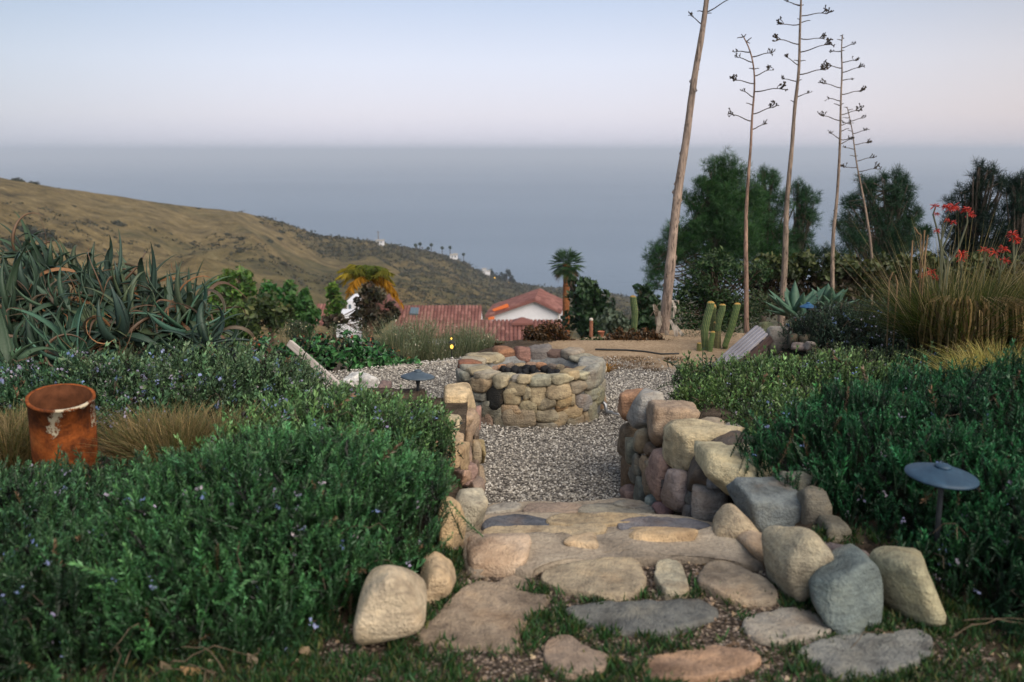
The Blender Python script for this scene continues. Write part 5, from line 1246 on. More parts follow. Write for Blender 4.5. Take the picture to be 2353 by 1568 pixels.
for pl, w, gcol, dy in (([(175, 945), (150, 720), (185, 520), (232, 360), (240, 290)], 56, (.055, .11, .05), 0), ([(335, 925), (325, 700), (320, 560)], 52, (.10, .095, .06), .12), ([(325, 620), (360, 500), (392, 400), (395, 325)], 50, (.05, .105, .05), .1),
                    ([(430, 830), (500, 700), (550, 520), (590, 380), (600, 310)], 50, (.055, .12, .045), .05), ([(225, 935), (245, 820), (268, 695)], 38, (.06, .13, .045), -.1), ([(80, 962), (80, 850)], 34, (.09, .10, .035), -.05), ([(275, 900), (270, 600), (285, 330)], 34, (.05, .09, .045), .25), ([(430, 900), (445, 840), (500, 700)], 40, (.06, .10, .045), .08)):
    q = [g2(a, b, 0) for a, b in pl]; yb = 11.0 + dy; pts = [at_y(a, b, yb) for a, b, _ in q]; pts[0] = pts[0] - (0, 0, .06)
    mb = MB(); ribbed(mb, pts, w * .16927 / FOC * 11, col_g=gcol); mb.build('column', M_succ, cac, True)
pts = [at_y(a, b, 13.2) for a, b in ((1455, 760), (1459, 720), (1456, 695), (1454, 679))]; pts[0] = np.array([pts[0][0], pts[0][1], gz(pts[0][0], pts[0][1]) - .05])
tc2 = thing('column_cactus', pts[0], 'single tall slender columnar cactus left of the tallest bare stalk', 'cactus'); mb = MB(); ribbed(mb, pts, .046); mb.build('column', M_succ, tc2, True)

# ------------------------------------------------------------------ coral aloes in flower
q5 = lambda x, y: (x * .2931 + 1960.8, y * .2931 + 428.9)
def red_head(mb, p, s, rg, n=34, droop=.35, col=((.50, .028, .014), (.58, .055, .025), (.38, .018, .016))):
    for k in range(n):
        a = rg.random() * 6.283; e = rg.uniform(-.7, .75) if k % 5 else 1.1; d = norm([math.cos(a), math.sin(a), e - droop * .3]); L = s * rg.uniform(.6, 1.1)
        tube(mb, [p + d * s * .12, p + d * L * .55, p + d * L + (0, 0, -droop * L * .4)], [s * .04, s * .06, s * .04], 4, np.array(col[k % 3]) * rg.uniform(.8, 1.2), cap=False)
def coral(label, base_px, y, stems, heads, s=.05, group='coral aloes flowering by the grass clump'):
    b = at_y(base_px[0], base_px[1], y); t = thing('flowering_aloe', (b[0], b[1], gz(b[0], b[1])), label, 'flowering aloe', group); rg = np.random.default_rng(int(base_px[0]) + 5)
    root = np.array([b[0], b[1], gz(b[0], b[1]) - .02]); root2 = root.copy()
    for st_ in stems:
        pts = [at_y(x, yy_, y) for x, yy_ in st_]; pts = [root2 if i_ == 0 else q for i_, q in enumerate([0] + pts)]; pts = [p + (0, 0, 0) for p in pts]
        mb = MB(); tube(mb, pts, np.linspace(.010, .0055, len(pts)), 6, (.095, .10, .06)); mb.build('flower_stalk', M_succ, t, True)
    for (x, yy_, sc) in heads:
        mb = MB(); red_head(mb, at_y(x, yy_, y + rg.normal() * .03), s * sc, rg, 30); mb.build('flower_head', M_gloss, t, True)
    for j in range(12):
        a = j * 2.4; d = norm([math.cos(a), math.sin(a), .7]); place_leaf(ALV[j % 3], t, root + (0, 0, .05), dirframe(d), .35, (.10, .13, .09))
H = lambda x, y, s: (*q5(x, y), s * .88)
coral('tallest coral aloe, its branched stalks topped with orange-red flowers above the grass clump', q5(720, 640), 8.0,
      [[q5(720, 640), q5(685, 480), q5(660, 350), q5(625, 220), q5(645, 160)], [q5(735, 640), q5(740, 560), q5(690, 480), q5(700, 300), q5(760, 190)], [q5(745, 620), q5(830, 470), q5(895, 280), q5(890, 200)], [q5(700, 490), q5(760, 350), q5(785, 290)], [q5(690, 420), q5(735, 270)]],
      [H(640, 155, .8), H(730, 160, .9), H(790, 155, 1.1), H(760, 175, .9), H(885, 178, .95), H(912, 215, .95), H(650, 215, .6), H(735, 262, .5), H(785, 280, .6), H(655, 345, .6)], .058)
for lab, b, hd in (('coral aloe with one full red head just above the middle of the grass clump', (850, 640), [(850, 525, 1.35), (840, 560, 1.0)]),
                   ('coral aloe with a single round red head over the centre of the grass clump', (1030, 640), [(1030, 500, 1.15)]),
                   ('coral aloe with three close red heads near the right edge', (1150, 680), [(1115, 515, 1.25), (1182, 488, 1.1), (1190, 580, 1.0)]),
                   ('coral aloe with the highest red heads at the right edge', (1260, 680), [(1245, 372, 1.05), (1262, 408, 1.1), (1286, 440, .5)]),
                   ('coral aloe with dark red flowers low behind the left side of the grass clump', (590, 800), [(570, 690, 1.1), (615, 670, 1.2), (640, 720, .8), (535, 700, .7)])):
    yv = 8.6 if b[0] > 1000 else 8.45 if b[0] > 800 else 8.5
    coral(lab, q5(*b), yv, [[q5(b[0], b[1]), q5(x + (b[0] - x) * .3, y_ + 60), q5(x, y_ + 15)] for x, y_, _ in hd], [H(x, y_, s) for x, y_, s in hd], .058)
# spent brown stalks left of the tall one
sp = thing('spent_flower_stalks', (at_y(*q5(540, 800), 8.2)[0], 8.2, gz(3.0, 8.2)), 'withered brown aloe flower stalks left of the tall red flowers', 'dry stalks')
for pl in ([(540, 820), (525, 560), (530, 380), (505, 365), (480, 320)], [(545, 760), (560, 560), (585, 380)], [(480, 700), (455, 560), (465, 425)], [(540, 600), (545, 480), (560, 345)], [(300, 870), (280, 740), (310, 670)], [(340, 880), (345, 760), (330, 700)]):
    pts = [at_y(*q5(*p_), 8.2) for p_ in pl]; pts = [np.array([pts[0][0], pts[0][1], gz(pts[0][0], pts[0][1])])] + pts[1:]
    mb = MB(); tube(mb, pts, np.concatenate([np.full(len(pts) - 2, .0045), [.008, .006]]), 6, (.27, .19, .115)); mb.build('stalk', M_bark, sp, True)
DK = 2.6
# ------------------------------------------------------------------ tall dried agave stalks
c4 = lambda x, y: (x * .27354 + 1470.6, y * .27354)
c3_ = lambda x, y: (x * .37515 + 1470.6, y * .37515 + 306.4)
def twig_fan(mb, p, d, s, rg, col):
    d = norm(d)
    for k in range(7):
        t = rg.uniform(.35, 1); b = p - d * s * .9 * (1 - t); e = b + norm(d * .7 + np.array([0, 0, 1.0]) * rg.uniform(.25, .9) + rg.normal(size=3) * .35) * s * rg.uniform(.35, .75)
        tube(mb, [b, (b + e) / 2 + rg.normal(size=3) * s * .04, e], [s * .045, s * .04, s * .055], 4, col)
        for j in range(3):
            q = e + rg.normal(size=3) * s * .10; f = norm(rg.normal(size=3) * .6 + [0, 0, .8]); tube(mb, [e - f * s * .02, q + f * s * .10], [s * .03, s * .075], 4, col)
def stalk(label, y, line, w0, w1, branches, zbase=None, lean=0.0, colr=(.27, .22, .185)):
    P = [at_y(a, b, y) for a, b in line]; P = np.array(P); b0 = P[0].copy()
    if zbase is not None: P[0][2] = zbase
    rg = np.random.default_rng(int(line[0][0])); t = thing('agave_stalk', P[0], label, 'dried agave stalk', 'tall dried agave flower stalks')
    n = 60; s = np.linspace(0, 1, n); L = np.concatenate([[0], np.cumsum(np.linalg.norm(np.diff(P, axis=0), axis=1))]); L /= L[-1]
    Q = np.stack([np.interp(s, L, P[:, i]) for i in range(3)], -1)
    for _ in range(3): Q[1:-1] = (Q[:-2] + 2 * Q[1:-1] + Q[2:]) / 4
    R = (w0 + (w1 - w0) * s ** .85) / 2 / FOC * y
    R = R * (1 + .07 * n2(s * 0, s * 40, 1.0, int(line[0][0]), 2)); R[0] *= 1.12; R[1] *= 1.05
    mb = MB(); tube(mb, Q, R, 12, colr)
    for k in range(int(n * .55)):                        # leaf scars: small raised bracts
        i = rg.integers(1, int(n * .7)); a = rg.random() * 6.28; d = np.array([math.cos(a), math.sin(a), .2]); p = Q[i] + d * R[i] * .9 + rg.normal(size=3) * [0, 0, .03]
        tube(mb, [p - (0, 0, R[i] * .3), p + d * R[i] * .2, p + (0, 0, R[i] * .7)], [R[i] * .16, R[i] * .2, R[i] * .03], 4, np.array(colr) * .8, cap=False)
    mb.build('trunk', M_bark, t, True)
    for (x0, y0), (x1, y1) in branches:
        a_, b_ = at_y(x0, y0, y), at_y(x1, y1, y); span = np.linalg.norm(b_ - a_)
        b_ = b_ + np.array([0, rg.normal() * span * .35, 0]); i = np.argmin(np.abs(Q[:, 2] - a_[2])); a_ = Q[i] + (0, 0, a_[2] - Q[i][2])
        rise = b_[2] - a_[2]; pts = []
        for u in np.linspace(0, 1, 7):
            p = a_ + (b_ - a_) * u; p[2] = a_[2] + rise * (u ** 1.3) + math.sin(u * math.pi) * span * (.05 if rise > 0 else -.02) - math.sin(u * 2 * math.pi) * span * .03; pts.append(p)
        cl = (.075, .062, .05); mb = MB(); r0 = max(.006, span * .020); tube(mb, pts, np.linspace(r0 * 1.3, r0 * .7, 7), 5, cl)
        if span > .12: twig_fan(mb, pts[-1], np.array(pts[-1]) - pts[-2], min(.20, span * .42), rg, cl)
        mb.build('branch', M_bark, t, True)
    return t, Q, R
def br(s): return [(c4(a, b), c4(c, d)) for a, b, c, d in s]
t1, Q1, R1 = stalk('thickest leaning pale agave stalk, cut off by the top edge, left of the cacti', 12.3, [(1524, 778), (1527, 740), (1536, 659), (1547.5, 531.5), (1560.6, 419), (1576, 328), (1588, 232.5), (1597.8, 164), (1612.8, 82), (1623.8, 0), (1634, -90), (1640, -160)], 27, 9,
      br([(565, 105, 770, -5), (535, 100, 480, 95), (565, 110, 600, 113), (520, 210, 425, 135), (410, 850, 400, 850), (590, -80, 470, -150), (600, -150, 760, -210)]), gz(1.9, 12.3) - .05, colr=(.33, .27, .235))
rg = np.random.default_rng(9)
for k, (a, b, c_, d_, w) in enumerate(((1545, 690, 1548, 730, .02), (1502, 700, 1512, 770, .028), (1508, 745, 1504, 700, .03), (1515, 715, 1505, 785, .03), (1553, 748, 1575, 800, .022), (1520, 770, 1506, 702, .025), (1540, 735, 1556, 790, .03), (1560, 700, 1548, 690, .012), (1493, 728, 1512, 700, .010), (1530, 760, 1535, 812, .035))):
    p, q = at_y(a, b, 12.1 + k % 3 * .1), at_y(c_, d_, 12.0 + k % 2 * .2); d = norm(q - p); s = norm(np.cross(d, [0, 1, .2])) * w; m_ = (p + q) / 2 + np.array([.02, -.03, .02])
    V = np.array([p - s * .5, p + s * .5, m_ - s, m_ + s, q - s * .4, q + s * .3]); V = np.concatenate([V, V + [0, .006, 0]])
    MB().add(V, [(0, 1, 3, 2), (2, 3, 5, 4), (6, 8, 9, 7), (8, 10, 11, 9), (0, 2, 8, 6), (2, 4, 10, 8), (1, 7, 9, 3), (3, 9, 11, 5)], (.42, .39, .35)).build('dead_leaf', M_bark, t1)
stalk('slender pinkish agave stalk right behind the cacti, second from the left', 12.4, [(1716, 768), (1715, 644), (1713.7, 569), (1714.4, 486.5), (1720, 400), (1725.7, 329), (1727.7, 273.5), (1734, 205), (1733.7, 164), (1727.7, 128.6), (1719.5, 104), (1708.6, 85)], 13.5, 2.6,
      br([(945, 480, 1085, 455), (920, 440, 820, 430), (940, 525, 830, 480), (965, 640, 1105, 585), (960, 580, 920, 575), (960, 582, 1000, 576), (955, 705, 765, 685), (972, 772, 1175, 757), (950, 820, 855, 770), (940, 885, 885, 870), (950, 960, 1125, 905), (935, 1020, 785, 963), (945, 1090, 1055, 1045), (870, 310, 815, 322), (905, 350, 935, 318), (870, 312, 850, 288), (872, 312, 888, 290), (905, 350, 925, 365)]), gz(2.8, 12.4) - .05, colr=(.30, .21, .17))
stalk('tallest central agave stalk with many spreading branches, rising behind the larger agave', 13.6, [(1797, 712), (1799, 676), (1804.5, 587.8), (1806.4, 494), (1810, 437.7), (1819.5, 344), (1826, 246), (1833, 191.5), (1837, 150), (1837, 109), (1838.5, 54.7), (1841, 0), (1841, -50), (1836, -100)], 18, 3,
      br([(1360, 135, 1555, 125), (1340, 205, 1178, 205), (1365, 190, 1435, 172), (1335, 165, 1320, 160), (1355, 325, 1525, 330), (1325, 375, 1120, 347), (1355, 440, 1555, 390), (1325, 550, 1210, 485), (1340, 515, 1290, 508), (1345, 515, 1390, 510), (1348, 628, 1560, 590), (1315, 685, 1215, 662), (1330, 680, 1362, 670), (1330, 815, 1412, 785), (1300, 865, 1270, 843), (1340, 50, 1260, 0), (1350, 50, 1380, 40), (1330, 45, 1290, 38), (1355, -60, 1460, -110), (1350, -120, 1250, -150)]), gz(3.6, 13.6) - .1)
stalk('agave stalk behind the smaller agave, fourth from the left', 14.5, [(1913, 700), (1913, 666.5), (1912.5, 606.5), (1915, 531.5), (1922.7, 464), (1928, 381), (1931, 306), (1931.5, 259.9), (1932.9, 205), (1935.6, 164), (1933.4, 123), (1934, 93), (1935.6, 82)], 12.5, 2.6,
      br([(1705, 405, 1785, 375), (1695, 430, 1615, 430), (1700, 425, 1720, 425), (1700, 525, 1812, 515), (1690, 575, 1542, 558), (1705, 610, 1825, 575), (1700, 675, 1775, 670), (1685, 740, 1550, 703), (1705, 795, 1883, 768), (1680, 850, 1585, 828), (1680, 890, 1632, 872), (1685, 880, 1710, 870), (1695, 965, 1870, 930), (1672, 1015, 1532, 975), (1690, 1055, 1775, 1030), (1690, 1105, 1755, 1080), (1668, 1168, 1587, 1118), (1695, 1210, 1775, 1170), (1665, 1172, 1775, 1172), (1680, 340, 1650, 335), (1697, 315, 1720, 325), (1697, 300, 1680, 303), (1700, 298, 1706, 290)]), gz(4.9, 14.5) - .1)
stalk('shortest agave stalk leaning left, behind the hedge at the right', 17.0, [(2010, 640), (2005, 606.5), (1999.6, 550), (1990, 486.5), (1977, 419), (1968.4, 377.5), (1963, 336.5), (1958.9, 301), (1954.8, 281.7), (1949, 257), (1946.6, 246)], 9.5, 2,
      br([(1775, 1020, 1865, 995), (1790, 1125, 1883, 1098), (1775, 1105, 1750, 1095), (1800, 1217, 1928, 1205), (1785, 1255, 1720, 1243), (1800, 1315, 1745, 1308), (1800, 1315, 1825, 1310), (1820, 1355, 1943, 1328), (1810, 1405, 1690, 1408), (1840, 1442, 1985, 1422), (1835, 1475, 1797, 1470), (1850, 1470, 1865, 1466), (1835, 1525, 1797, 1520), (1770, 1045, 1695, 1035), (1750, 925, 1785, 920), (1740, 905, 1710, 902), (1752, 990, 1700, 990), (1860, 1550, 1905, 1545)]), gz(6.3, 17.0) - .2)

# ------------------------------------------------------------------ leafy crowns
LEAF_T = (np.array([(0, -1, 0), (.55, -.1, .16), (0, 1, .05), (-.55, .05, .18)]), QF)
def long_leaf(wid=.17, curve=.5, seg=4):
    V, F = [], []
    for k in range(seg + 1):
        t = k / seg; w = wid * math.sin(min(1, t * 1.15 + .12) * math.pi) ** .7 + .004; zz = -curve * t * t * .6; x = t - curve * t * t * .25
        V += [(-w, x, zz + w * .45), (0, x, zz), (w, x, zz + w * .45)]
    for k in range(seg):
        for j in (0, 1): F.append((3 * k + j, 3 * k + j + 1, 3 * k + 4 + j, 3 * k + 3 + j))
    return np.array(V), np.array(F)
def tuft_t(n, seed, wid=.05, up=.55):
    r = np.random.default_rng(seed); V, F = [], []
    for k in range(n):
        d = norm(r.normal(size=3) + [0, 0, up * 2]); s = norm(np.cross(d, r.normal(size=3))) * wid; l = r.uniform(.7, 1.1); V += [s * -.6, s * .6, d * l + s * .25, d * l - s * .25]; F.append((4 * k, 4 * k + 1, 4 * k + 2, 4 * k + 3))
    return np.array(V), np.array(F)
def crown(parent, clumps, y, dens, size, cols, tmpl=LEAF_T, mat=None, squash=1.0, seed=0, lift=0.0, name='crown', shell=.55, up=None, spread=1.0, topcol=None, dy=.8):
    """clumps: (px, py, radius px); leaves fill each clump's outer part, clumps jittered in depth"""
    rg = np.random.default_rng(seed + 17); mb = MB(); tot = []
    for k, cl in enumerate(clumps):
        px, py, rp = cl[:3]; yy = y + rg.normal() * rp / FOC * y * dy; c = at_y(px, py, yy); R = rp / FOC * yy
        n = max(12, int(dens * DK * (R / size) ** 2)); d = norm(rg.normal(size=(n, 3))); lump = 1 + .28 * vnoise(d * 2.6 + k * 3.7, seed) + .12 * vnoise(d * 6 + k, seed + 3)
        r = R * lump * (shell + (1 - shell) * rg.random(n)) ** .6; p = c + d * r[:, None] * [1, 1, squash]
        col = np.asarray(cols)[rg.integers(0, len(cols), n)] * rg.uniform(.7, 1.3, (n, 1)) * rg.uniform(.85, 1.15)
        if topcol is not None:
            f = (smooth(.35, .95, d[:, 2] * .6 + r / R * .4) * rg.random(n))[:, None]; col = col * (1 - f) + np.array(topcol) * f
        tot.append((p, d, col))
    P = np.concatenate([a for a, _, _ in tot]); D = np.concatenate([a for _, a, _ in tot]); C = np.concatenate([a for _, _, a in tot]); n = len(P)
    if up is not None: fr = rand_rot(n, np.tile(up, (n, 1)) + D * .6, spread, rg)
    else: fr = rand_rot(n, D, .9, rg)
    ts = tmpl if isinstance(tmpl, list) else [tmpl]
    for q, T in enumerate(ts):
        s = slice(q, None, len(ts)); mb.many(T[0], T[1], fr[s] * (size * rg.uniform(.65, 1.25, (n, 1, 1)))[s], P[s], C[s])
    return mb.build(name, mat or M_leaf, parent)
def trunk(parent, pts, r0, r1, col=(.12, .09, .07), limbs=(), name='trunk'):
    mb = MB(); tube(mb, pts, np.linspace(r0, r1, len(pts)), 8, col)
    for e in limbs:
        s = np.array(pts[0]) + (np.array(pts[-1]) - pts[0]) * random.uniform(.35, .95); m_ = (s + e) / 2 - (0, 0, np.linalg.norm(e - s) * .08); tube(mb, [s, m_, e], [r1 * .8, r1 * .6, r1 * .25], 6, col, cap=False)
    mb.build(name, M_bark, parent, True)
def tree(name, label, cat, clumps, y, dens, size, cols, base_z=None, group=None, tr=.12, col=(.12, .09, .07), **k):
    cx = np.mean([c[0] for c in clumps]); low = max(clumps, key=lambda c: c[1]); p = at_y(cx, low[1], y); g0 = gz(p[0], y) if base_z is None else base_z
    t = thing(name, (p[0], y, g0), label, cat, group); top = min(clumps, key=lambda c: c[1]); tp = at_y(top[0], top[1] + top[2] * .5, y)
    lm = [at_y(c[0], c[1], y + random.uniform(-.2, .2)) for c in clumps]
    trunk(t, [np.array([p[0], y, g0 - .3]), np.array([(p[0] * 2 + tp[0]) / 3, y, (g0 * 1.3 + tp[2] * .7) / 2]), tp], tr, tr * .25, col, lm)
    crown(t, clumps, y, dens, size, cols, seed=int(cx), **k); return t
PINE_T = [tuft_t(10, s, .042) for s in range(3)]
PG = [(.022, .058, .022), (.034, .075, .026), (.016, .042, .020), (.042, .082, .026)]
pk = dict(tmpl=PINE_T, up=(0, 0, 1.0), spread=.9, shell=.25, squash=1.05, dy=.55)
def sub(clumps, n, seed, k=.80, j=.75):
    """breaks big clumps into smaller ones so that the outline is ragged and sky shows through"""
    r = random.Random(seed); out = []
    for x, y, q in clumps:
        for _ in range(n): a = r.random() * 6.283; d = q * j * math.sqrt(r.random()); out.append((x + d * math.cos(a), y + d * math.sin(a) * 1.0, q * k * r.uniform(.45, .9)))
    return out
PA = [(1680, 385, 36), (1647, 392, 28), (1640, 425, 34), (1655, 435, 40), (1700, 430, 48), (1640, 480, 58), (1700, 500, 75), (1592, 470, 30), (1580, 520, 45), (1560, 555, 40), (1650, 560, 75), (1530, 575, 32), (1512, 600, 28), (1498, 640, 26), (1600, 590, 50), (1700, 590, 60)]
PB = [(1762, 402, 20), (1757, 430, 32), (1778, 462, 38), (1745, 500, 50), (1770, 540, 55), (1725, 560, 50), (1790, 590, 45)]
PCc = [(1838, 436, 20), (1850, 466, 28), (1845, 505, 34), (1853, 545, 26), (1828, 565, 38), (1800, 590, 38), (1850, 590, 28)]
PD = [(1990, 430, 24), (2048, 415, 28), (2080, 437, 28), (1962, 462, 28), (2020, 465, 46), (2085, 490, 32), (1940, 512, 22), (2000, 530, 55), (2075, 550, 48), (1955, 565, 42), (2120, 535, 16), (2050, 590, 50), (1990, 600, 40)]
PE = [(2262, 398, 26), (2236, 425, 26), (2292, 425, 26), (2208, 462, 28), (2270, 475, 50), (2200, 520, 36), (2240, 560, 55), (2180, 560, 30)]
PF_ = [(2330, 440, 24), (2352, 440, 34), (2340, 500, 50), (2310, 560, 60), (2380, 520, 60), (2300, 610, 50), (2370, 420, 30)]
def spikes(cl, sd):
    r = random.Random(sd + 50); out = []
    for x, y, q in cl:
        for j in range(4):
            dx = r.uniform(-.8, .8) * q; y0 = y - math.sqrt(max(0, q * q - dx * dx)) * .85
            for k in range(3): out.append((x + dx + r.uniform(-1, 1), y0 - k * q * .13, max(2.6, q * .13 - k * 1.6)))
    return out
for lab, cl, yy, cs, sd in (('tall dark green pine left of the slender stalk, highest tree in view', PA, 30, [(.030, .095, .028), (.048, .12, .034), (.020, .065, .024)], 1), ('middle pine between the slender stalk and the tallest stalk', PB, 31, [(.032, .10, .03), (.020, .065, .024)], 2),
                        ('narrow pine standing to the right of the tallest stalk', PCc, 33, [(.024, .08, .028), (.017, .056, .024)], 3), ('broad bluish dark pine behind the short leaning stalk', PD, 26, [(.017, .054, .030), (.025, .066, .034)], 4),
                        ('near-black pine above the tallest coral aloe flowers', PE, 20, [(.008, .026, .018), (.012, .034, .022)], 5), ('dark pine cut off by the right edge', PF_, 19, [(.008, .024, .018), (.011, .032, .02)], 6)):
    tree('pine_tree', lab, 'pine tree', sub(cl, 11, sd, .66, .88), yy, 8.0, .18 if yy > 22 else .13, cs, group='dark pines behind the hedge', tr=.16, col=(.10, .085, .075), **pk)
tree('shrub', 'small dark bush showing between the tallest stalk and the fourth stalk', 'bush', sub([(1885, 585, 22), (1900, 575, 16), (1870, 595, 14)], 5, 8), 24, 6, .12, [(.016, .04, .02), (.02, .05, .024)], tr=.05, **pk)
# leafy shrub and hedge
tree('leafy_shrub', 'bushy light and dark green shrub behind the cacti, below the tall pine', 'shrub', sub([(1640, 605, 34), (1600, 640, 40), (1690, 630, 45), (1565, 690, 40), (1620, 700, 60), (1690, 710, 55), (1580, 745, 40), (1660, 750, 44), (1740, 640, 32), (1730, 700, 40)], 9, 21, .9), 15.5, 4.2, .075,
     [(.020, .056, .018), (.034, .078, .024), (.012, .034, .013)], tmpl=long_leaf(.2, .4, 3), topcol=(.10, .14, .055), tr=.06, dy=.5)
HG = [(1750 + 34 * k, 612 + 4 * math.sin(k * 2.1), 24) for k in range(19)]
hd = thing('hedge', (5.0, 17.0, gz(5.0, 17.0)), 'long hedge with green top and bare brown twiggy sides behind the agaves', 'hedge')
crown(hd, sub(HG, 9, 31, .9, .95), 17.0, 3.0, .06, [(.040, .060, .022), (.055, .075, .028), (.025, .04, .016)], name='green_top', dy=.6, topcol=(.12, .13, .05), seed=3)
HB = [(1735 + 30 * k, yy_, 28) for k in range(21) for yy_ in (640, 672, 704)]
crown(hd, sub(HB, 6, 32, .9, .9), 17.1, 2.6, .055, [(.050, .036, .024), (.035, .026, .018), (.030, .034, .016), (.07, .05, .034)], name='twiggy_sides', dy=.5, seed=4)
tree('dark_tree', 'dark green tree at the left foot of the thick leaning stalk', 'tree', sub([(1480, 672, 20), (1492, 700, 30), (1470, 700, 18), (1500, 740, 34), (1470, 735, 20)], 6, 41), 24, 5, .09, [(.018, .045, .018), (.028, .06, .022)], tr=.1)
tree('dark_tree', 'rounded dark green tree immediately right of the fan palm', 'tree', sub([(1345, 655, 24), (1332, 690, 34), (1368, 680, 28), (1382, 712, 26), (1345, 730, 40), (1312, 650, 14), (1360, 750, 40)], 8, 42), 44, 4.2, .16, [(.018, .048, .020), (.030, .066, .026)], tr=.2, topcol=(.06, .10, .04))
tree('olive_tree', 'round grey-green bush between the fan palm and the tall slender cactus', 'bush', sub([(1412, 722, 22), (1398, 742, 20), (1430, 745, 20), (1412, 755, 22)], 8, 43), 30, 5, .09, [(.085, .115, .085), (.11, .14, .10), (.055, .08, .055)], tr=.06)
tree('cypress', 'tiny dark pointed cypress above the round grey-green bush', 'tree', [(1407, 688, 3.5), (1407, 694, 5), (1407, 701, 6), (1407, 709, 6)], 60, 8, .12, [(.015, .035, .018)], tr=.08)

# left group of bright broadleaved trees
c8 = lambda L: [(x * .22135 + 428.9, y * .22135 + 582.1, r * .22135) for x, y, r in L]
SY = [(.085, .19, .035), (.06, .15, .03), (.12, .22, .04), (.04, .10, .024)]
for lab, L, cs, tcx, yy in (('largest pale-topped green tree at the left of the leafy group below the hillside', [(300, 330, 80), (420, 260, 75), (600, 230, 80), (500, 380, 110), (330, 480, 110), (230, 440, 60), (650, 380, 90), (480, 560, 130), (350, 640, 110), (620, 560, 120), (420, 700, 110), (300, 770, 110), (470, 810, 120), (680, 830, 110)], SY, (.16, .19, .08), 40),
                        ('dense bright green rounded tree second in the leafy group', [(860, 360, 75), (820, 430, 80), (930, 410, 60), (880, 480, 80)], [(.022, .10, .024), (.035, .13, .028)], (.07, .18, .04), 42),
                        ('olive green bushy tree low in the middle of the leafy group', [(760, 560, 120), (900, 560, 130), (700, 680, 120), (950, 690, 120), (1050, 620, 80)], [(.045, .075, .022), (.06, .095, .028), (.03, .05, .018)], (.13, .14, .05), 38),
                        ('pointed green tree, left one of two narrow trees', [(1070, 325, 35), (1060, 390, 62), (1080, 470, 85), (1120, 560, 90), (1100, 640, 80)], [(.035, .11, .026), (.05, .14, .03)], (.11, .20, .05), 39),
                        ('pointed green tree, right one of two narrow trees beside the red roof corner', [(1232, 410, 28), (1240, 470, 52), (1230, 560, 78), (1290, 650, 95), (1180, 680, 90), (1240, 740, 90)], [(.028, .10, .024), (.045, .13, .03)], (.09, .18, .05), 38),
                        ('vivid yellow-green conical tree in front of the white wall', [(1520, 355, 40), (1515, 420, 62), (1530, 510, 82), (1520, 600, 90)], [(.09, .20, .028), (.12, .22, .04), (.06, .15, .025)], (.22, .28, .06), 41)):
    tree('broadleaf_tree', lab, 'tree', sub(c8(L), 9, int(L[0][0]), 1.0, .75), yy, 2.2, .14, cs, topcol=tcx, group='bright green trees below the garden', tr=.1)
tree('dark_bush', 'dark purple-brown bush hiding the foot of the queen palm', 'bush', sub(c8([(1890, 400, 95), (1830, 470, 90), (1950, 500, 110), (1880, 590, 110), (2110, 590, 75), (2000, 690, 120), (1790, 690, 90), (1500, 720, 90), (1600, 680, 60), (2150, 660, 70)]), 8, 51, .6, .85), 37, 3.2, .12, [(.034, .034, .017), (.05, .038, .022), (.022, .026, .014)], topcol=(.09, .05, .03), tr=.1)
tree('grey_shrub', 'dull grey-green shrub in front of the two narrow pointed trees', 'shrub', sub(c8([(1150, 750, 60), (1210, 770, 55), (1110, 810, 55), (1180, 840, 55)]), 7, 52), 22, 3.6, .06, [(.06, .068, .045), (.08, .085, .06), (.04, .045, .03)], tr=.05)

# queen palm with yellowing lower fronds
def frond(mb, c, tip, sag, nl, L, colr, rg, wid=.02, rach=.012):
    pts = [c + (tip - c) * u + np.array([0, 0, sag * math.sin(u * math.pi)]) for u in np.linspace(0, 1, 9)]; pts = np.array(pts); tube(mb, pts, np.linspace(rach * 1.6, rach * .5, 9), 4, np.array(colr) * .9, cap=False)
    t = np.repeat(np.linspace(.1, 1, nl), 2); side = np.tile([1, -1], nl); P = np.stack([np.interp(t, np.linspace(0, 1, 9), pts[:, i]) for i in range(3)], -1)
    T = norm(np.stack([np.interp(t, np.linspace(0, 1, 9), np.gradient(pts[:, i])) for i in range(3)], -1)); S_ = norm(np.cross(T, [0, 0, 1.0])) * side[:, None]
    D = norm(S_ * .8 + T * .55 + np.array([0, 0, -.65]) + rg.normal(size=P.shape) * .15); l = (L * (.5 + .5 * np.sin(t * math.pi * .9)) * rg.uniform(.8, 1.1, len(t)))[:, None]
    W = norm(np.cross(D, rg.normal(size=P.shape))) * wid; V = np.stack([P - W * .6, P + W * .6, P + D * l * .6 + W - (0, 0, .0), P + D * l, P + D * l * .6 - W], 1)
    F = (np.array([(0, 1, 2, 4), (2, 3, 4, 4)])[None] + (np.arange(len(t)) * 5)[:, None, None]).reshape(-1, 4)
    F3 = F[1::2][:, :3]; F4 = F[0::2]; n0 = mb.n; mb.add(V.reshape(-1, 3), F4, np.array(colr) * rg.uniform(.85, 1.15)); mb.f.append(F3 + n0); mb.mi.append(np.zeros(len(F3)))
y_ = 39.5; c = at_y(849, 647, y_); qp = thing('queen_palm', (c[0], y_, gz(c[0], y_)), 'queen palm with yellow and orange drooping fronds above the low red roof', 'palm tree'); rg = np.random.default_rng(4)
trunk(qp, [(c[0], y_, gz(c[0], y_) - .2), c - (0, 0, .6), c], .13, .09, (.20, .13, .09))
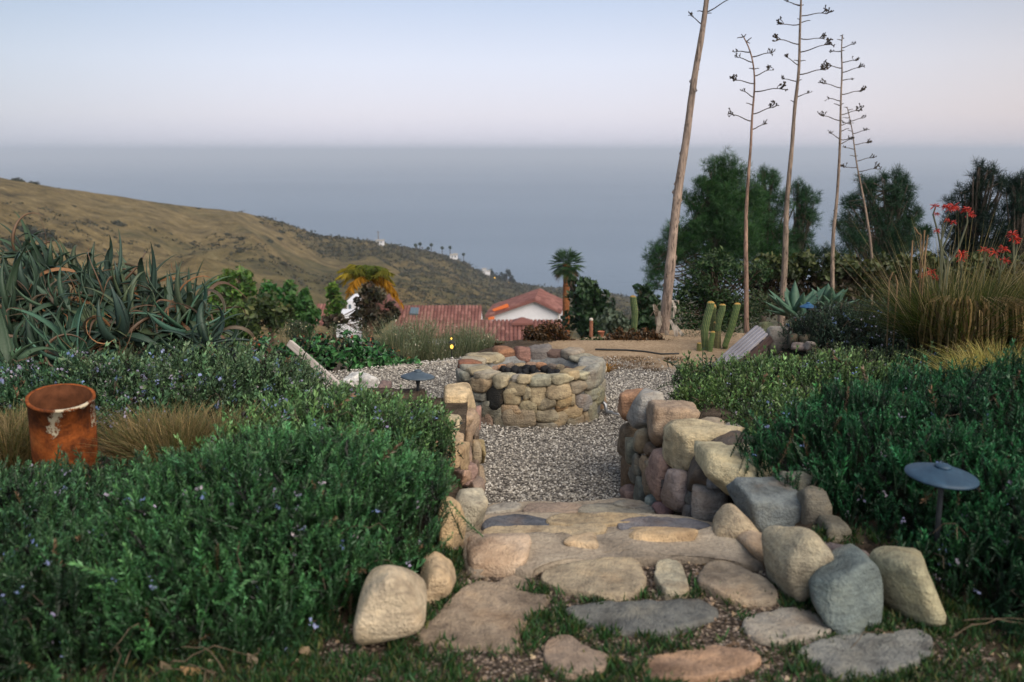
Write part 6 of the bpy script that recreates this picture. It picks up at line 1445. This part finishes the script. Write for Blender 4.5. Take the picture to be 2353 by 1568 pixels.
for k, (x, y, yel) in enumerate(((1580, 235, .8), (1600, 165, .6), (1690, 115, .5), (1780, 125, .2), (1850, 120, .1), (1950, 130, .1), (2060, 155, .25), (2110, 200, .4), (2140, 290, .6), (2175, 400, 1), (2190, 470, 1), (2240, 530, 1), (1670, 420, 1), (1620, 300, .9), (1700, 350, 1), (1760, 300, .7), (2080, 330, 1), (1830, 180, .2), (1980, 210, .2), (1740, 180, .3), (2040, 260, .5), (2130, 360, .9), (2160, 440, 1), (1690, 390, 1))):
    tip = at_y(x * .22135 + 428.9, y * .22135 + 582.1, y_ + rg.normal() * .5); g_ = np.array((.07, .115, .022)); ye = np.array((.30, .21, .02)) if y < 330 else np.array((.40, .19, .015)); col = g_ * (1 - yel) + ye * yel; mb = MB()
    frond(mb, c, tip, .22 + .12 * (y > 250), 34, .48, col, rg, .022); mb.build('frond', M_dry, qp)
# fan palm
y_ = 50.0; c = at_y(1302, 608, y_); fp = thing('fan_palm', (c[0], y_, gz(c[0], y_)), 'fan palm with orange-brown trunk standing right of the white gabled house', 'palm tree')
tr_ = at_y(1300, 755, y_); n = 26; pts = [np.array([tr_[0] + (c[0] - tr_[0]) * u, y_, tr_[2] - 1.5 + (c[2] - tr_[2] + 1.5) * u]) for u in np.linspace(0, 1, n)]
mb = MB(); tube(mb, pts, [(.20 - .05 * abs(u - .1)) * (1 + .08 * (k % 2)) + (.05 if u > .9 else 0) for k, u in enumerate(np.linspace(0, 1, n))], 10, (.26, .105, .045)); mb.build('trunk', M_bark, fp, True)
rg = np.random.default_rng(12)
for k in range(58):
    a = k * 2.39996; e = 1.25 - k / 58 * 2.3; d = norm([math.cos(a) * math.cos(e), math.sin(a) * math.cos(e), math.sin(e)]); pet = .42 * rg.uniform(.85, 1.15); b = c + d * pet; mb = MB(); dead = k > 50
    colr = (.16, .10, .05) if dead else np.array([(.030, .075, .026), (.042, .095, .03), (.022, .055, .022)][k % 3]); tube(mb, [c, b], [.018, .010], 4, colr)
    s1 = norm(np.cross(d, [0, 0, 1.0]) + rg.normal(size=3) * .15); nb = 15
    for j in range(nb):
        f = (j / (nb - 1) - .5) * 2.5; dd = norm(d * math.cos(f) + s1 * math.sin(f)); L = .62 * rg.uniform(.85, 1.1) * (1 - .25 * abs(f) / 1.25); w = norm(np.cross(dd, d + np.array([0, 0, .3]))) * .020
        V = [b - w * .3, b + w * .3, b + dd * L * .6 + w, b + dd * L - (0, 0, .12 * L), b + dd * L * .6 - w]; mb.add(V, [(0, 1, 2, 4)], colr); mb.f.append(np.array([(2, 3, 4)]) + mb.n - 5); mb.mi.append(np.zeros(1))
    mb.build('fan_leaf', M_leaf, fp)

# ------------------------------------------------------------------ low shrubs behind the terrace
LS = [((600, 800, 34), (565, 815, 30), (520, 828, 30), (480, 835, 26), (640, 825, 34), (600, 845, 30)), ((690, 800, 36), (740, 795, 36), (700, 835, 34), (755, 830, 34)), ((800, 795, 36), (850, 800, 34), (820, 835, 32), (875, 830, 28)), ((905, 822, 26), (940, 838, 20), (900, 845, 18), (960, 846, 14))]
for k, (L, lab) in enumerate(zip(LS, ('laurel shrub with folded glossy leaves left of the sloping pale rail', 'laurel shrub with glossy curved leaves crossed by the sloping pale rail', 'laurel shrub with glossy leaves above the white quartz rock', 'low end of the glossy laurel shrubs beside the pale edging board'))):
    cl = sub(L, 6, 60 + k, .8, .8); t = thing('laurel_shrub', at_z(L[0][0], 860, -.2), lab, 'shrub', 'glossy laurel shrubs behind the terrace')
    crown(t, cl, 10.25 + .1 * (k == 0), 2.2, .085, [(.034, .135, .04), (.06, .19, .06), (.02, .085, .028), (.09, .22, .085)], tmpl=[long_leaf(.17, .75, 5), long_leaf(.20, .45, 5)], mat=M_gloss, seed=60 + k, name='leaves', up=(0, -.4, .5), spread=1.4, dy=.35, shell=.35)
    crown(t, [(a, b + 4, r * .9) for a, b, r in L], 10.5, 3, .05, [(.012, .022, .012)], seed=70 + k, name='inner_twigs', dy=.2, shell=.1)
    crown(t, [(a, b - r * .5, r * .5) for a, b, r in L[:2]], 10.2, .008, .013, [(.30, .06, .03), (.22, .12, .05)], seed=75 + k, name='red_shoots', dy=.2)['kind'] = 'stuff'
FS = [((905, 765, 30), (880, 790, 26), (930, 795, 30)), ((960, 760, 36), (990, 785, 36), (950, 805, 26), (1010, 810, 28)), ((1045, 780, 38), (1085, 775, 36), (1060, 810, 28), (1110, 800, 26), (1125, 785, 18)), ((660, 755, 26), (690, 765, 26), (720, 770, 22), (780, 760, 24), (830, 765, 24))]
for k, (L, lab, yy) in enumerate(zip(FS, ('grey-green feathery shrub at the right end of the glossy laurels', 'tall grey-green feathery shrub below the roof skylight', 'pale feathery shrub behind the glowing yellow lantern', 'dull dark feathery shrub behind the glossy laurels'), (11.6, 12.0, 12.2, 12.6))):
    p = at_y(L[0][0], 830, yy); t = thing('feathery_shrub', (p[0], yy, gz(p[0], yy)), lab, 'shrub', 'feathery shrubs behind the fire pit'); cs = [(.15, .20, .125), (.20, .245, .165), (.10, .14, .085), (.24, .25, .18)] if k < 3 else [(.05, .085, .04), (.035, .06, .028)]
    crown(t, sub(L, 7, 80 + k, .8, .8), yy, 2.6, .034, cs, seed=80 + k, name='foliage', dy=.5, tmpl=long_leaf(.13, .2, 2))
    mb = MB(); rg = np.random.default_rng(90 + k)
    for (a, b, r) in L:
        q = at_y(a, b + r, yy); blades(mb, 300 if k < 3 else 30, (q[0], yy, q[2] - .05), (r / FOC * yy * .8, .25), r * 2.5 / FOC * yy, .55, cs + [(.30, .28, .19)], rg, .0026, .3, 3)
    mb.build('stems', M_dry, t)
    crown(t, [(a, b - r * .3, r * 1.1) for a, b, r in L], yy - .1, .012, .014, [(.45, .40, .34), (.38, .33, .24)], seed=95 + k, name='seed_heads', dy=.4)['kind'] = 'stuff'
RS = [((1215, 790, 20), (1235, 770, 24), (1262, 768, 26), (1240, 798, 20), (1285, 775, 24), (1305, 790, 22), (1270, 800, 22)), ((1410, 785, 20), (1432, 775, 20), (1455, 780, 22), (1425, 800, 14)), ((1485, 780, 24), (1512, 788, 22), (1530, 798, 16), (1468, 800, 16), (1500, 803, 16)), ((1330, 795, 13), (1350, 790, 14), (1375, 788, 15), (1392, 800, 12), (1360, 802, 10)), ((1150, 800, 15), (1175, 802, 13), (1125, 812, 12))]
for k, (L, lab, cs) in enumerate(zip(RS, ('dark rust-brown shrub right behind the fire pit', 'rust-brown dried shrub left of the tall slender cactus foot', 'dark brown dried shrub at the foot of the thick leaning stalk', 'low dark green groundcover between the two rust-brown shrubs', 'low brown scrub behind the left rim of the fire pit'),
                         ([(.052, .030, .013), (.10, .045, .016), (.028, .020, .011), (.13, .062, .022)],) * 3 + ([(.03, .05, .02), (.05, .07, .03)], [(.06, .045, .025), (.09, .06, .03)]))):
    yy = 11.7; p = at_y(L[0][0], 810, yy); t = thing('dry_shrub', (p[0], yy, gz(p[0], yy)), lab, 'shrub', 'low shrubs behind the fire pit'); crown(t, sub(L, 7, 100 + k, .8, .85), yy, 3.4, .024, cs, seed=100 + k, name='foliage', dy=.4)
    mb = MB(); rg = np.random.default_rng(101 + k)
    for (a, b, r) in L: q = at_y(a, b + r * .9, yy); blades(mb, 60, (q[0], yy, q[2] - .03), (r / FOC * yy, .15), r * 2.1 / FOC * yy, .7, [c_ for c_ in cs] + [(.10, .065, .04)], rg, .003, .2, 3)
    mb.build('stems', M_dry, t)
L = [(1590, 790, 18), (1620, 770, 20), (1670, 770, 22), (1700, 790, 18), (1720, 770, 18), (1580, 770, 16), (1650, 750, 20)]
p = at_y(1640, 790, 12.0); t = thing('green_shrub', (p[0], 12.0, gz(p[0], 12.0)), 'soft dark green low shrub directly behind the cactus cluster', 'shrub'); crown(t, sub(L, 6, 110, .8, .85), 12.0, 3.4, .026, [(.03, .06, .025), (.045, .08, .035), (.02, .04, .02)], seed=110, name='foliage', tmpl=long_leaf(.12, .2, 2), dy=.4)
L = [(1750, 700, 30), (1730, 730, 26), (1775, 690, 22), (1745, 755, 24)]
p = at_y(1750, 740, 12.6); t = thing('green_shrub', (p[0], 12.6, gz(p[0], 12.6)), 'dark leafy shrub between the slender stalk and the larger agave', 'shrub'); crown(t, sub(L, 6, 111, .8, .85), 12.6, 3.0, .04, [(.022, .042, .018), (.04, .06, .028), (.08, .09, .05)], seed=111, name='foliage', tmpl=long_leaf(.2, .3, 3), dy=.4)
L = [(2120, 700, 40), (2090, 730, 34), (2150, 670, 36), (2060, 690, 34), (2330, 640, 34), (2290, 670, 30), (2353, 690, 40)]
p = at_y(2120, 720, 10.8); t = thing('dry_shrub', (p[0], 10.8, gz(p[0], 10.8)), 'dull brown twiggy shrub behind the left side of the large grass clump', 'shrub'); crown(t, sub(L, 7, 112, .8, .85), 10.8, 2.6, .026, [(.05, .04, .022), (.035, .04, .02), (.08, .06, .035)], seed=112, name='foliage', dy=.4)
# dry litter on the sand, orange weed at the pit
mb = MB(); rg = np.random.default_rng(66)
for px, py, r in ((1410, 828, .22), (1460, 826, .14), (1395, 842, .10), (1480, 836, .12), (1340, 826, .1), (1430, 845, .12), (1550, 826, .1), (1500, 850, .1)):
    p = at_z(px, py, .012); blades(mb, 120, (p[0], p[1], .01), (r, r * .8), .035, 2.2, [(.16, .09, .05), (.22, .14, .08), (.10, .06, .04)], rg, .0028, .5, 3)
tag(mb.build('dry_litter', M_dry), 'reddish dry grass litter lying on the sand behind the fire pit', 'dry grass', kind='stuff')
p = at_z(1400, 855, 0); mb = MB(); blades(mb, 90, (p[0] - .04, p[1], .0), (.05, .05), .10, 1.4, [(.40, .20, .04), (.32, .16, .05)], rg, .004, .5, 3); tag(mb.build('orange_weed', M_dry), 'small orange-brown weed at the right side of the fire pit', 'weed')
# mulch at the far right
mb = MB(); n = 2600; x = rg.uniform(3.9, 5.6, n); y = rg.uniform(6.6, 8.4, n); z = ground_z(x, y) + .015; sc = rg.uniform(.012, .034, (n, 1)) * np.array([[1, .35, .2]])
mb.many(jitter(oct_v, .2), oct_f, rand_rot(n, np.tile([0, 0, 1.0], (n, 1)), .6, rg) * sc[:, None, :], np.stack([x, y, z], -1), np.array([(.22, .15, .10), (.12, .085, .06), (.30, .21, .14), (.07, .05, .04)])[rg.integers(0, 4, n)])
tag(mb.build('bark_mulch', M_dry), 'brown bark mulch on the ground beside the large grass clump', 'mulch', kind='stuff')

# ------------------------------------------------------------------ small garden things in the middle distance
def glow_ball(name, parent, p, r, mat):
    v, f = ico(2); return MB().add(v * r * [1, 1, 1.3] + p, f).build(name, mat, parent, True)
p = at_y(1038, 797, 11.3); t = thing('garden_lantern', (p[0], 11.3, gz(p[0], 11.3)), 'small glowing yellow lantern in the feathery shrub left of the fire pit', 'lantern')
mb = MB(); tube(mb, [(p[0], 11.3, gz(p[0], 11.3) - .05), p - (0, 0, .03)], .008, 6); mb.build('stake', M_hose, t); glow_ball('lower_bulb', t, p, .019, M_glow); glow_ball('upper_bulb', t, p + (-.003, 0, .095), .010, M_glow)
mb = MB(); lathe(mb, [(0, .07), (.02, .065), (.035, .05), (.036, .046), (0, .048)], p, 12); mb.build('hood', M_hose, t)
for s_ in (-1, 1): mb = MB(); tube(mb, [p + (s_ * .033, 0, .05), p + (s_ * .03, 0, -.04)], .003, 4); mb.build('frame_wire', M_hose, t)
p = at_y(1358, 772, 16.0); mb = MB(); h = (772 - 735) / FOC * 16; tube(mb, [p - (0, 0, .15), p + (0, 0, h * .9), p + (0, 0, h)], [.034, .032, .026], 10, (.30, .14, .09)); o = mb.build('wooden_post', M_bark, smooth_=True); tag(o, 'short reddish post with a pale top standing beyond the rust-brown shrubs', 'post')
mb = MB(); tube(mb, [p + (0, 0, h), p + (0, 0, h + .03)], [.036, .030], 10, (.5, .48, .45)); mb.build('post_cap', M_bark, o, True)
p = at_y(1381, 770, 15.5); mb = MB(); lathe(mb, [(.03, -.06), (.045, .0), (.055, .05), (.062, .055), (.055, .06), (.045, .05), (0, .03)], p, 16); tube(mb, [p - (0, 0, .4), p - (0, 0, .05)], .012, 6); tag(mb.build('pot', M_terra, None, True), 'orange terracotta pot on a stand right of the short reddish post', 'pot')
# ------------------------------------------------------------------ houses on the slope below
TILE = []
def tile_mesh(w, L):
    A = np.linspace(0, math.pi, 6); V = []
    for yy_, s in ((0, 1.0), (L, .86)): V += [(-math.cos(a) * w * .5 * s, yy_, math.sin(a) * w * .34 * s) for a in A]
    F = [(k, k + 1, k + 7, k + 6) for k in range(5)]; mb = MB(); mb.add(V, F); mb.add([V[k] for k in range(6)], [(0, 1, 2, 3), (0, 3, 4, 5)]); me = mb.mesh('roof_tile', True); me.materials.append(M_tile); return me
def roof_plane(parent, A, B, down, rows, cols, name='roof'):
    """A, B: ridge ends; down: vector from ridge to eave. Tiles as objects under the roof part"""
    A, B, down = (np.asarray(v, float) for v in (A, B, down)); n = norm(np.cross(B - A, down)); n = n if n[2] > 0 else -n
    V = np.array([A, B, B + down, A + down]); V = np.concatenate([V, V - n * .18]); mb = MB(); mb.add(V, [(0, 3, 2, 1), (4, 5, 6, 7), (0, 1, 5, 4), (1, 2, 6, 5), (2, 3, 7, 6), (3, 0, 4, 7)]); rf = mb.build(name, M_tile, parent)
    w = np.linalg.norm(B - A) / cols; L = np.linalg.norm(down) / rows; me = tile_mesh(w * .98, L * 1.12); X_ = norm(B - A); Y_ = -norm(down); Z_ = np.cross(X_, Y_); 
    if Z_[2] < 0: X_, Z_ = -X_, -Z_
    R = np.stack([X_, Y_, Z_], -1)
    for r in range(rows):
        for c_ in range(cols):
            p = A + (B - A) * ((c_ + .5) / cols) + down * ((r + 1) / rows) + n * (.02 + random.uniform(0, .02)); o = bpy.data.objects.new('tile', me); COL.objects.link(o); o.parent = rf; o.matrix_parent_inverse = Matrix.Identity(4)
            o.matrix_basis = Matrix.Translation(Vector(p) - Vector(parent.location) * 0) @ Matrix(R.tolist()).to_4x4(); o.matrix_parent_inverse = Matrix.Identity(4)
    return rf, n
def poly(name, parent, pts, mat, th=.3, nrm=(0, 1, 0)):
    P = np.array(pts, float); k = len(P); V = np.concatenate([P, P + np.asarray(nrm, float) * th]); mb = MB(); F4 = [(j, (j + 1) % k, k + (j + 1) % k, k + j) for j in range(k)]
    mb.add(V, F4); mb.f.append(np.array([tuple(range(k))])); mb.mi.append(np.zeros(1)); mb.f.append(np.array([tuple(range(2 * k - 1, k - 1, -1))])); mb.mi.append(np.zeros(1)); return mb.build(name, mat, parent)
def house(label, loc): return thing('house', loc, label, 'house', 'red-tiled houses below the garden')
def on_plane(px, py, P0, n):
    d = ray(px, py); return CAM + d * (np.dot(P0 - CAM, n) / np.dot(d, n))
# gabled white house
yA = 110.0; Fp = at_y(1229, 689, yA); Bp = at_z(1240, 666, Fp[2]); Rr_ = at_y(1289, 718, yA) - Fp; Lr = at_y(1117, 728, yA) - Fp
hA = house('white gabled house with steep red tile roof left of the fan palm', (Fp[0], yA + 6, Fp[2] - 6.5))
inset = Fp + (0, .5, -.25); EL, ER = at_y(1147, 726, yA + .5), at_y(1287, 719, yA + .5); zb_ = Fp[2] - 7
left_w = np.array([at_y(1124, 730, yA + .5)[0], yA + .5, at_y(1124, 730, yA + .5)[2]])
poly('front_wall', hA, [inset, (ER[0], ER[1], ER[2]), (ER[0], ER[1], zb_), (left_w[0], ER[1], zb_), (left_w[0], ER[1], left_w[2])], M_white)
bd = Bp - Fp; poly('side_wall', hA, [(ER[0], yA + .8, ER[2] - .1), (ER[0] + bd[0], yA + bd[1], ER[2] - .1), (ER[0] + bd[0], yA + bd[1], zb_), (ER[0], yA + .8, zb_)], M_white, -.3, (1, 0, 0))
poly('side_wall', hA, [(left_w[0] + .05, yA + .9, left_w[2] - .3), (left_w[0] + bd[0], yA + bd[1], left_w[2] - .3), (left_w[0] + bd[0], yA + bd[1], zb_), (left_w[0] + .05, yA + .9, zb_)], M_white, .3, (1, 0, 0))
roof_plane(hA, Fp, Bp, Rr_ * 1.02, 6, 15); rl_, nl_ = roof_plane(hA, Fp, Bp, Lr * 1.02, 10, 15)
sk = [on_plane(x, y, Fp + nl_ * .35, nl_) for x, y in ((1131, 711), (1165, 698), (1168, 700), (1168, 703.5), (1134, 713.5))]; poly('glowing_skylight', hA, sk, M_orange_glow, .12, -nl_)
poly('glowing_window', hA, [at_y(x, y, yA + .35) for x, y in ((1122, 729.5), (1136, 727.5), (1136, 733.5), (1122, 735.5))], M_orange_glow, .05)
poly('fascia', hA, [Fp + (0, -.02, -.02), Fp + Lr * 1.02 + (0, -.02, -.02), Fp + Lr * 1.02 + (0, -.02, -.20), Fp + (0, -.02, -.22)], M_tile, -.06); poly('fascia', hA, [Fp + (0, -.04, -.02), Fp + Rr_ * 1.02 + (0, -.04, -.02), Fp + Rr_ * 1.02 + (0, -.04, -.20), Fp + (0, -.04, -.22)], M_tile, -.06)
mb = MB(); q = at_y(1283, 722, yA + .2); tube(mb, [q, (q[0], q[1], zb_)], .07, 6); mb.build('drain_pipe', M_edging, hA)
# long low house
yB = 100.0; A_, B_ = at_y(912, 702.5, yB), at_y(1107, 706.5, yB); B_[2] = A_[2] = (A_[2] + B_[2]) / 2; hB = house('long low red-tiled house with a blue-grey skylight below the hillside', ((A_[0] + B_[0]) / 2, yB, A_[2] - 5))
r1, nB = roof_plane(hB, A_, B_, (0, -5.4, -2.15), 10, 25); poly('rear_roof', hB, [A_ + (0, .02, 0), B_ + (0, .02, 0), B_ + (0, 5, -2.1), A_ + (0, 5, -2.1)], M_tile, .15, (0, 0, -1))
poly('gable_wall', hB, [B_ + (-.35, .0, -.2), B_ + (-.35, -4.9, -2.15), B_ + (-.35, -4.9, -6), B_ + (-.35, 4.8, -6), B_ + (-.35, 4.8, -2.2)], M_white, .3, (1, 0, 0))
poly('front_wall', hB, [A_ + (0, -4.9, -2.2), B_ + (-.4, -4.9, -2.2), B_ + (-.4, -4.9, -6), A_ + (0, -4.9, -6)], M_white); poly('gable_wall', hB, [A_ + (.35, .0, -.2), A_ + (.35, -4.6, -2.15), A_ + (.35, -4.6, -6), A_ + (.35, 4.8, -6), A_ + (.35, 4.8, -2.2)], M_white, -.3, (1, 0, 0))
sk = [on_plane(x, y, A_ + nB * .30, nB) for x, y in ((944, 706.5), (963, 707), (961, 721), (941, 720.5))]; poly('skylight', hB, sk, M_glass, .2, -nB)
# nearer low house with a small raised hip
yC = 84.0; A_, B_ = at_y(1104, 737, yC), at_y(1291, 739, yC); B_[2] = A_[2] = (A_[2] + B_[2]) / 2; hC = house('nearest low red-tiled roof with a small raised peak, directly behind the fire pit', ((A_[0] + B_[0]) / 2, yC, A_[2] - 4))
roof_plane(hC, A_, B_, (0, -5.0, -2.0), 10, 20); poly('rear_roof', hC, [A_ + (0, .02, 0), B_ + (0, .02, 0), B_ + (0, 4, -1.6), A_ + (0, 4, -1.6)], M_tile, .15, (0, 0, -1))
poly('front_wall', hC, [A_ + (0, -4.6, -2.05), B_ + (0, -4.6, -2.05), B_ + (0, -4.6, -5), A_ + (0, -4.6, -5)], M_white)
pk_ = at_y(1200, 728.5, yC - .3); mb = MB(); w_ = .95; mb.add([pk_, pk_ + (-w_, -.8, -.42), pk_ + (w_, -.8, -.42), pk_ + (w_, .9, -.42), pk_ + (-w_, .9, -.42), pk_ + (-w_, -.8, -.6), pk_ + (w_, -.8, -.6), pk_ + (w_, .9, -.6), pk_ + (-w_, .9, -.6)], [(1, 5, 6, 2), (2, 6, 7, 3), (3, 7, 8, 4), (4, 8, 5, 1)]); mb.f.append(np.array([(0, 1, 2), (0, 2, 3), (0, 3, 4), (0, 4, 1)])); mb.mi.append(np.zeros(4)); mb.build('raised_peak', M_tile, hC)
# white house hidden among the trees at the left
yD = 95.0; hD = house('white house mostly hidden behind the dark bush and the yellow-green tree', (at_y(820, 700, yD)[0], yD, at_y(820, 700, yD)[2] - 5))
a_, b_ = at_y(797, 692, yD), at_y(812, 692, yD); poly('front_wall', hD, [a_, b_, (b_[0], b_[1], b_[2] - 6), (a_[0], a_[1], a_[2] - 6)], M_white, 5)
a_, b_ = at_y(716, 701, yD - 3), at_y(775, 702, yD - 3); b_[2] = a_[2]; roof_plane(hD, a_, b_, (0, -3, -1.3), 5, 9); a_, b_ = at_y(868, 690, yD - 1), at_y(913, 706, yD - 1)
poly('gable_roof', hD, [at_y(x, y, yD - 1) for x, y in ((882, 689), (914, 706), (914, 722), (862, 722), (862, 700))], M_tile, 4)
for x0 in (801,): poly('window', hD, [at_y(x, y, yD - .06) for x, y in ((x0, 700), (x0 + 6, 700), (x0 + 6, 712), (x0, 712))], M_glass, .03)
poly('lower_wall', hD, [at_y(x, y, yD - 6) for x, y in ((772, 722), (812, 722), (812, 775), (772, 775))], M_white, 3)

# ------------------------------------------------------------------ on the far hillside
def bush_mesh(seed, n=90):
    r = np.random.default_rng(seed); d = norm(r.normal(size=(n, 3))); d[:, 2] = abs(d[:, 2]); p = d * [1, 1, .62] * (.62 + .38 * r.random((n, 1))) * (1 + .3 * vnoise(d * 2 + seed, seed))[:, None]
    mb = MB(); mb.many(LEAF_T[0], LEAF_T[1], rand_rot(n, d, .7, r) * r.uniform(.14, .30, (n, 1, 1)), p, np.array([(.020, .026, .012), (.032, .034, .015), (.042, .040, .019)])[r.integers(0, 3, n)])
    v, f = ico(2); v = v * [1, 1, .62] * .72 * (1 + .25 * vnoise(v * 2 + seed, seed))[:, None]; mb.add(v, f, (.025, .028, .015)); me = mb.mesh('chaparral_bush'); me.materials.append(M_leaf); return me
BM = [bush_mesh(s) for s in range(6)]
rg = np.random.default_rng(88); cnt = 0
FIX = [(40, 414, 26), (75, 424, 22), (135, 437, 8), (235, 558, 14), (265, 575, 12), (170, 505, 14), (360, 578, 18), (455, 480, 10), (600, 520, 16), (672, 512, 10), (560, 600, 20), (510, 585, 14), (690, 580, 9), (745, 586, 12), (715, 540, 12), (640, 560, 20), (620, 575, 22), (905, 560, 14), (1075, 605, 12), (1065, 600, 9), (1095, 612, 12)]
def hill_xy(u, py):
    lo, hi = 0.0, 1.0; r_ = np.interp(u, RIDGE[:, 0], RIDGE[:, 1]); f_ = np.interp(u, FOOT[:, 0], FOOT[:, 1]); t = np.clip((f_ - py) / (f_ - r_), .02, .99); return hill_point(np.array([u]), np.array([t]))[0]
def add_bush(P, s, name='chaparral_bush', lab='dark round chaparral bush dotted on the dry grassy hillside', group='chaparral bushes on the hillside'):
    o = bpy.data.objects.new(name, BM[int(rg.integers(0, 6))]); COL.objects.link(o); o.location = P - (0, 0, s * .15); o.scale = (s * rg.uniform(.9, 1.5), s, s * rg.uniform(.8, 1.2)); o.rotation_euler = (0, 0, rg.random() * 6.28); tag(o, lab, 'bush', group)
for u, py, w in FIX:
    P = hill_xy(u, py); D = np.linalg.norm(P); add_bush(P, w / 2 / FOC * D)
while cnt < 268:
    u = rg.uniform(0, 1420); t = rg.uniform(.34, 1.0); P = hill_point(np.array([u]), np.array([t]))[0]
    v = n2(P[0], P[1], .012, 5, 3); w = .35 + v * .9 + smooth(600, 1200, u) * .35
    if rg.random() < w: D = np.linalg.norm(P); add_bush(P, rg.uniform(7, 16) / 2 / FOC * D if rg.random() < .75 else rg.uniform(15, 30) / 2 / FOC * D); cnt += 1
n = 15000; u = rg.uniform(-60, 1500, n); t = .28 + .72 * rg.random(n); P = hill_point(u, t); v = n2(P[:, 0], P[:, 1], .012, 5, 3); w = .30 + v * .9 + smooth(650, 1250, u) * .45; k = rg.random(n) < w; P = P[k]; n = len(P); D = np.linalg.norm(P, axis=1)
mb = MB(); J = 7; PP = np.repeat(P, J, 0); s = np.repeat(rg.uniform(1.8, 6.5, n) / FOC * D * .9, J); PP = PP + rg.normal(size=PP.shape) * s[:, None] * [1, 1, .3] + np.stack([s * 0, s * 0, s * .25], -1)
mb.many(LEAF_T[0], LEAF_T[1], rand_rot(len(PP), np.tile([0, 0, 1.0], (len(PP), 1)), 1.0, rg) * (s * .7)[:, None, None], PP, np.array([(.035, .038, .018), (.055, .05, .026), (.085, .065, .034), (.03, .035, .016)])[rg.integers(0, 4, len(PP))])
tag(mb.build('hillside_scrub', M_leaf), 'low scrub and dry tufts covering the far hillside', 'scrub', kind='stuff')
# dark canyon growth in front of the hill's left foot
for k, (u, py, w) in enumerate(((60, 560, 60), (110, 575, 45), (20, 590, 60), (160, 590, 30), (70, 600, 60))):
    P = hill_xy(u, py); D = np.linalg.norm(P); o = None; add_bush(P, w / 2 / FOC * D, 'canyon_bush', 'large dark bush in the shaded gully above the tangled aloes', 'dark bushes in the gully')
# tiny things along the far ridge
def far_palm(px, pt, pb, lab):
    y = np.interp(px, RIDGE[:, 0], RIDGE[:, 2]) * .98; a, b = at_y(px, pb, y), at_y(px, pt, y); t = thing('ridge_palm', a, lab, 'palm tree', 'tiny palms on the far ridge'); mb = MB(); tube(mb, [a - (0, 0, 2), b], [.35, .22], 6, (.10, .08, .06)); mb.build('trunk', M_bark, t)
    mb = MB(); n = 70; d = norm(rg.normal(size=(n, 3))); mb.many(LEAF_T[0], LEAF_T[1], rand_rot(n, d, .5, rg) * .9, b + d * 1.0, np.tile((.03, .05, .025), (n, 1))); mb.build('crown', M_leaf, t)
for px, pt, pb, lab in ((955, 564, 577, 'first tiny palm of a close pair on the far ridge'), (965, 561, 577, 'second tiny palm of a close pair on the far ridge'), (991, 563, 580, 'tiny palm on the far ridge right of the close pair'), (1016, 570, 586, 'tiny palm on the far ridge just left of the small white house'), (1034, 569, 590, 'tiny tall palm rising above the small white house on the ridge'), (1065, 585, 600, 'last tiny palm at the right of the far ridge'), (984, 571, 578, 'stubby tiny palm between two taller ridge palms')): far_palm(px, pt, pb, lab)
def far_house(boxes, lab):
    x0, y0, x1, y1 = boxes[0]; y = np.interp(x0, RIDGE[:, 0], RIDGE[:, 2]) * .965; p = at_y((x0 + x1) / 2, y1, y); t = thing('distant_house', p, lab, 'house', 'tiny white houses on the far ridge')
    for k, (a, b, c_, d_) in enumerate(boxes):
        P, Q = at_y(a, b, y + k * 2), at_y(c_, d_ + 3, y + k * 2); w = Q[0] - P[0]; mb = MB(); box(mb, ((P[0] + Q[0]) / 2, y + 3 + k * 2, (P[2] + Q[2]) / 2), (w, 6, P[2] - Q[2])); mb.build('wall', M_white, t)
        mb = MB(); box(mb, ((P[0] + Q[0]) / 2, y + 3 + k * 2, P[2] + .2), (w + .8, 7, .4)); mb.build('roof', M_edging, t)
        if k == 0:
            for j in range(2): mb = MB(); box(mb, (P[0] + w * (.3 + .4 * j), y - .03, (P[2] + Q[2]) / 2 + .6), (w * .18, .06, 1.2)); mb.build('window', M_glass, t)
far_house([(864, 553.5, 881, 562)], 'low white building beside the pole on the far ridge'); far_house([(1034, 586.5, 1051, 594), (1042, 585, 1049, 590)], 'small white house among the ridge palms'); far_house([(1108, 619, 1117, 628), (1115, 624, 1126, 633)], 'small white stepped house near the dark trees at the end of the ridge')
y = np.interp(869, RIDGE[:, 0], RIDGE[:, 2]) * .97; a, b = at_y(869, 556, y), at_y(869, 531, y); mb = MB(); tube(mb, [a - (0, 0, 1), b], [.35, .2], 6, (.2, .16, .13)); tube(mb, [b + (-1.3, 0, -.9), b + (1.3, 0, -.9)], .14, 4, (.2, .16, .13)); tag(mb.build('utility_pole', M_bark), 'wooden utility pole beside the low white building on the ridge', 'pole')
for k, (L, lab) in enumerate((([(1135, 632, 9), (1150, 635, 10), (1128, 625, 7)], 'dark tree mass left part at the seaward end of the ridge'), ([(1165, 630, 10), (1172, 637, 8), (1158, 642, 10), (1178, 645, 7)], 'dark rounded tree against the sea at the end of the ridge'))):
    y = 900; p = at_y(L[0][0], 648, y); t = thing('coastal_tree', p, lab, 'tree', 'dark trees at the end of the ridge'); crown(t, sub(L, 8, 120 + k, .6, .8), y, 4, 1.0, [(.018, .028, .018), (.03, .042, .026)], seed=k + 120); trunk(t, [p - (0, 0, 2), at_y(L[0][0], L[0][1], y)], .6, .3)
for px, py, lab in ((1137, 639, 'upper orange street light near the dark trees at the end of the ridge'), (1168, 651, 'lower orange street light near the shore')):
    p = at_y(px, py, 850); t = thing('street_light', p - (0, 0, 3), lab, 'street light', 'orange lights near the shore'); mb = MB(); tube(mb, [p - (0, 0, 6), p], .15, 6); mb.build('pole', M_hose, t); glow_ball('lamp', t, p, .55, M_glow)
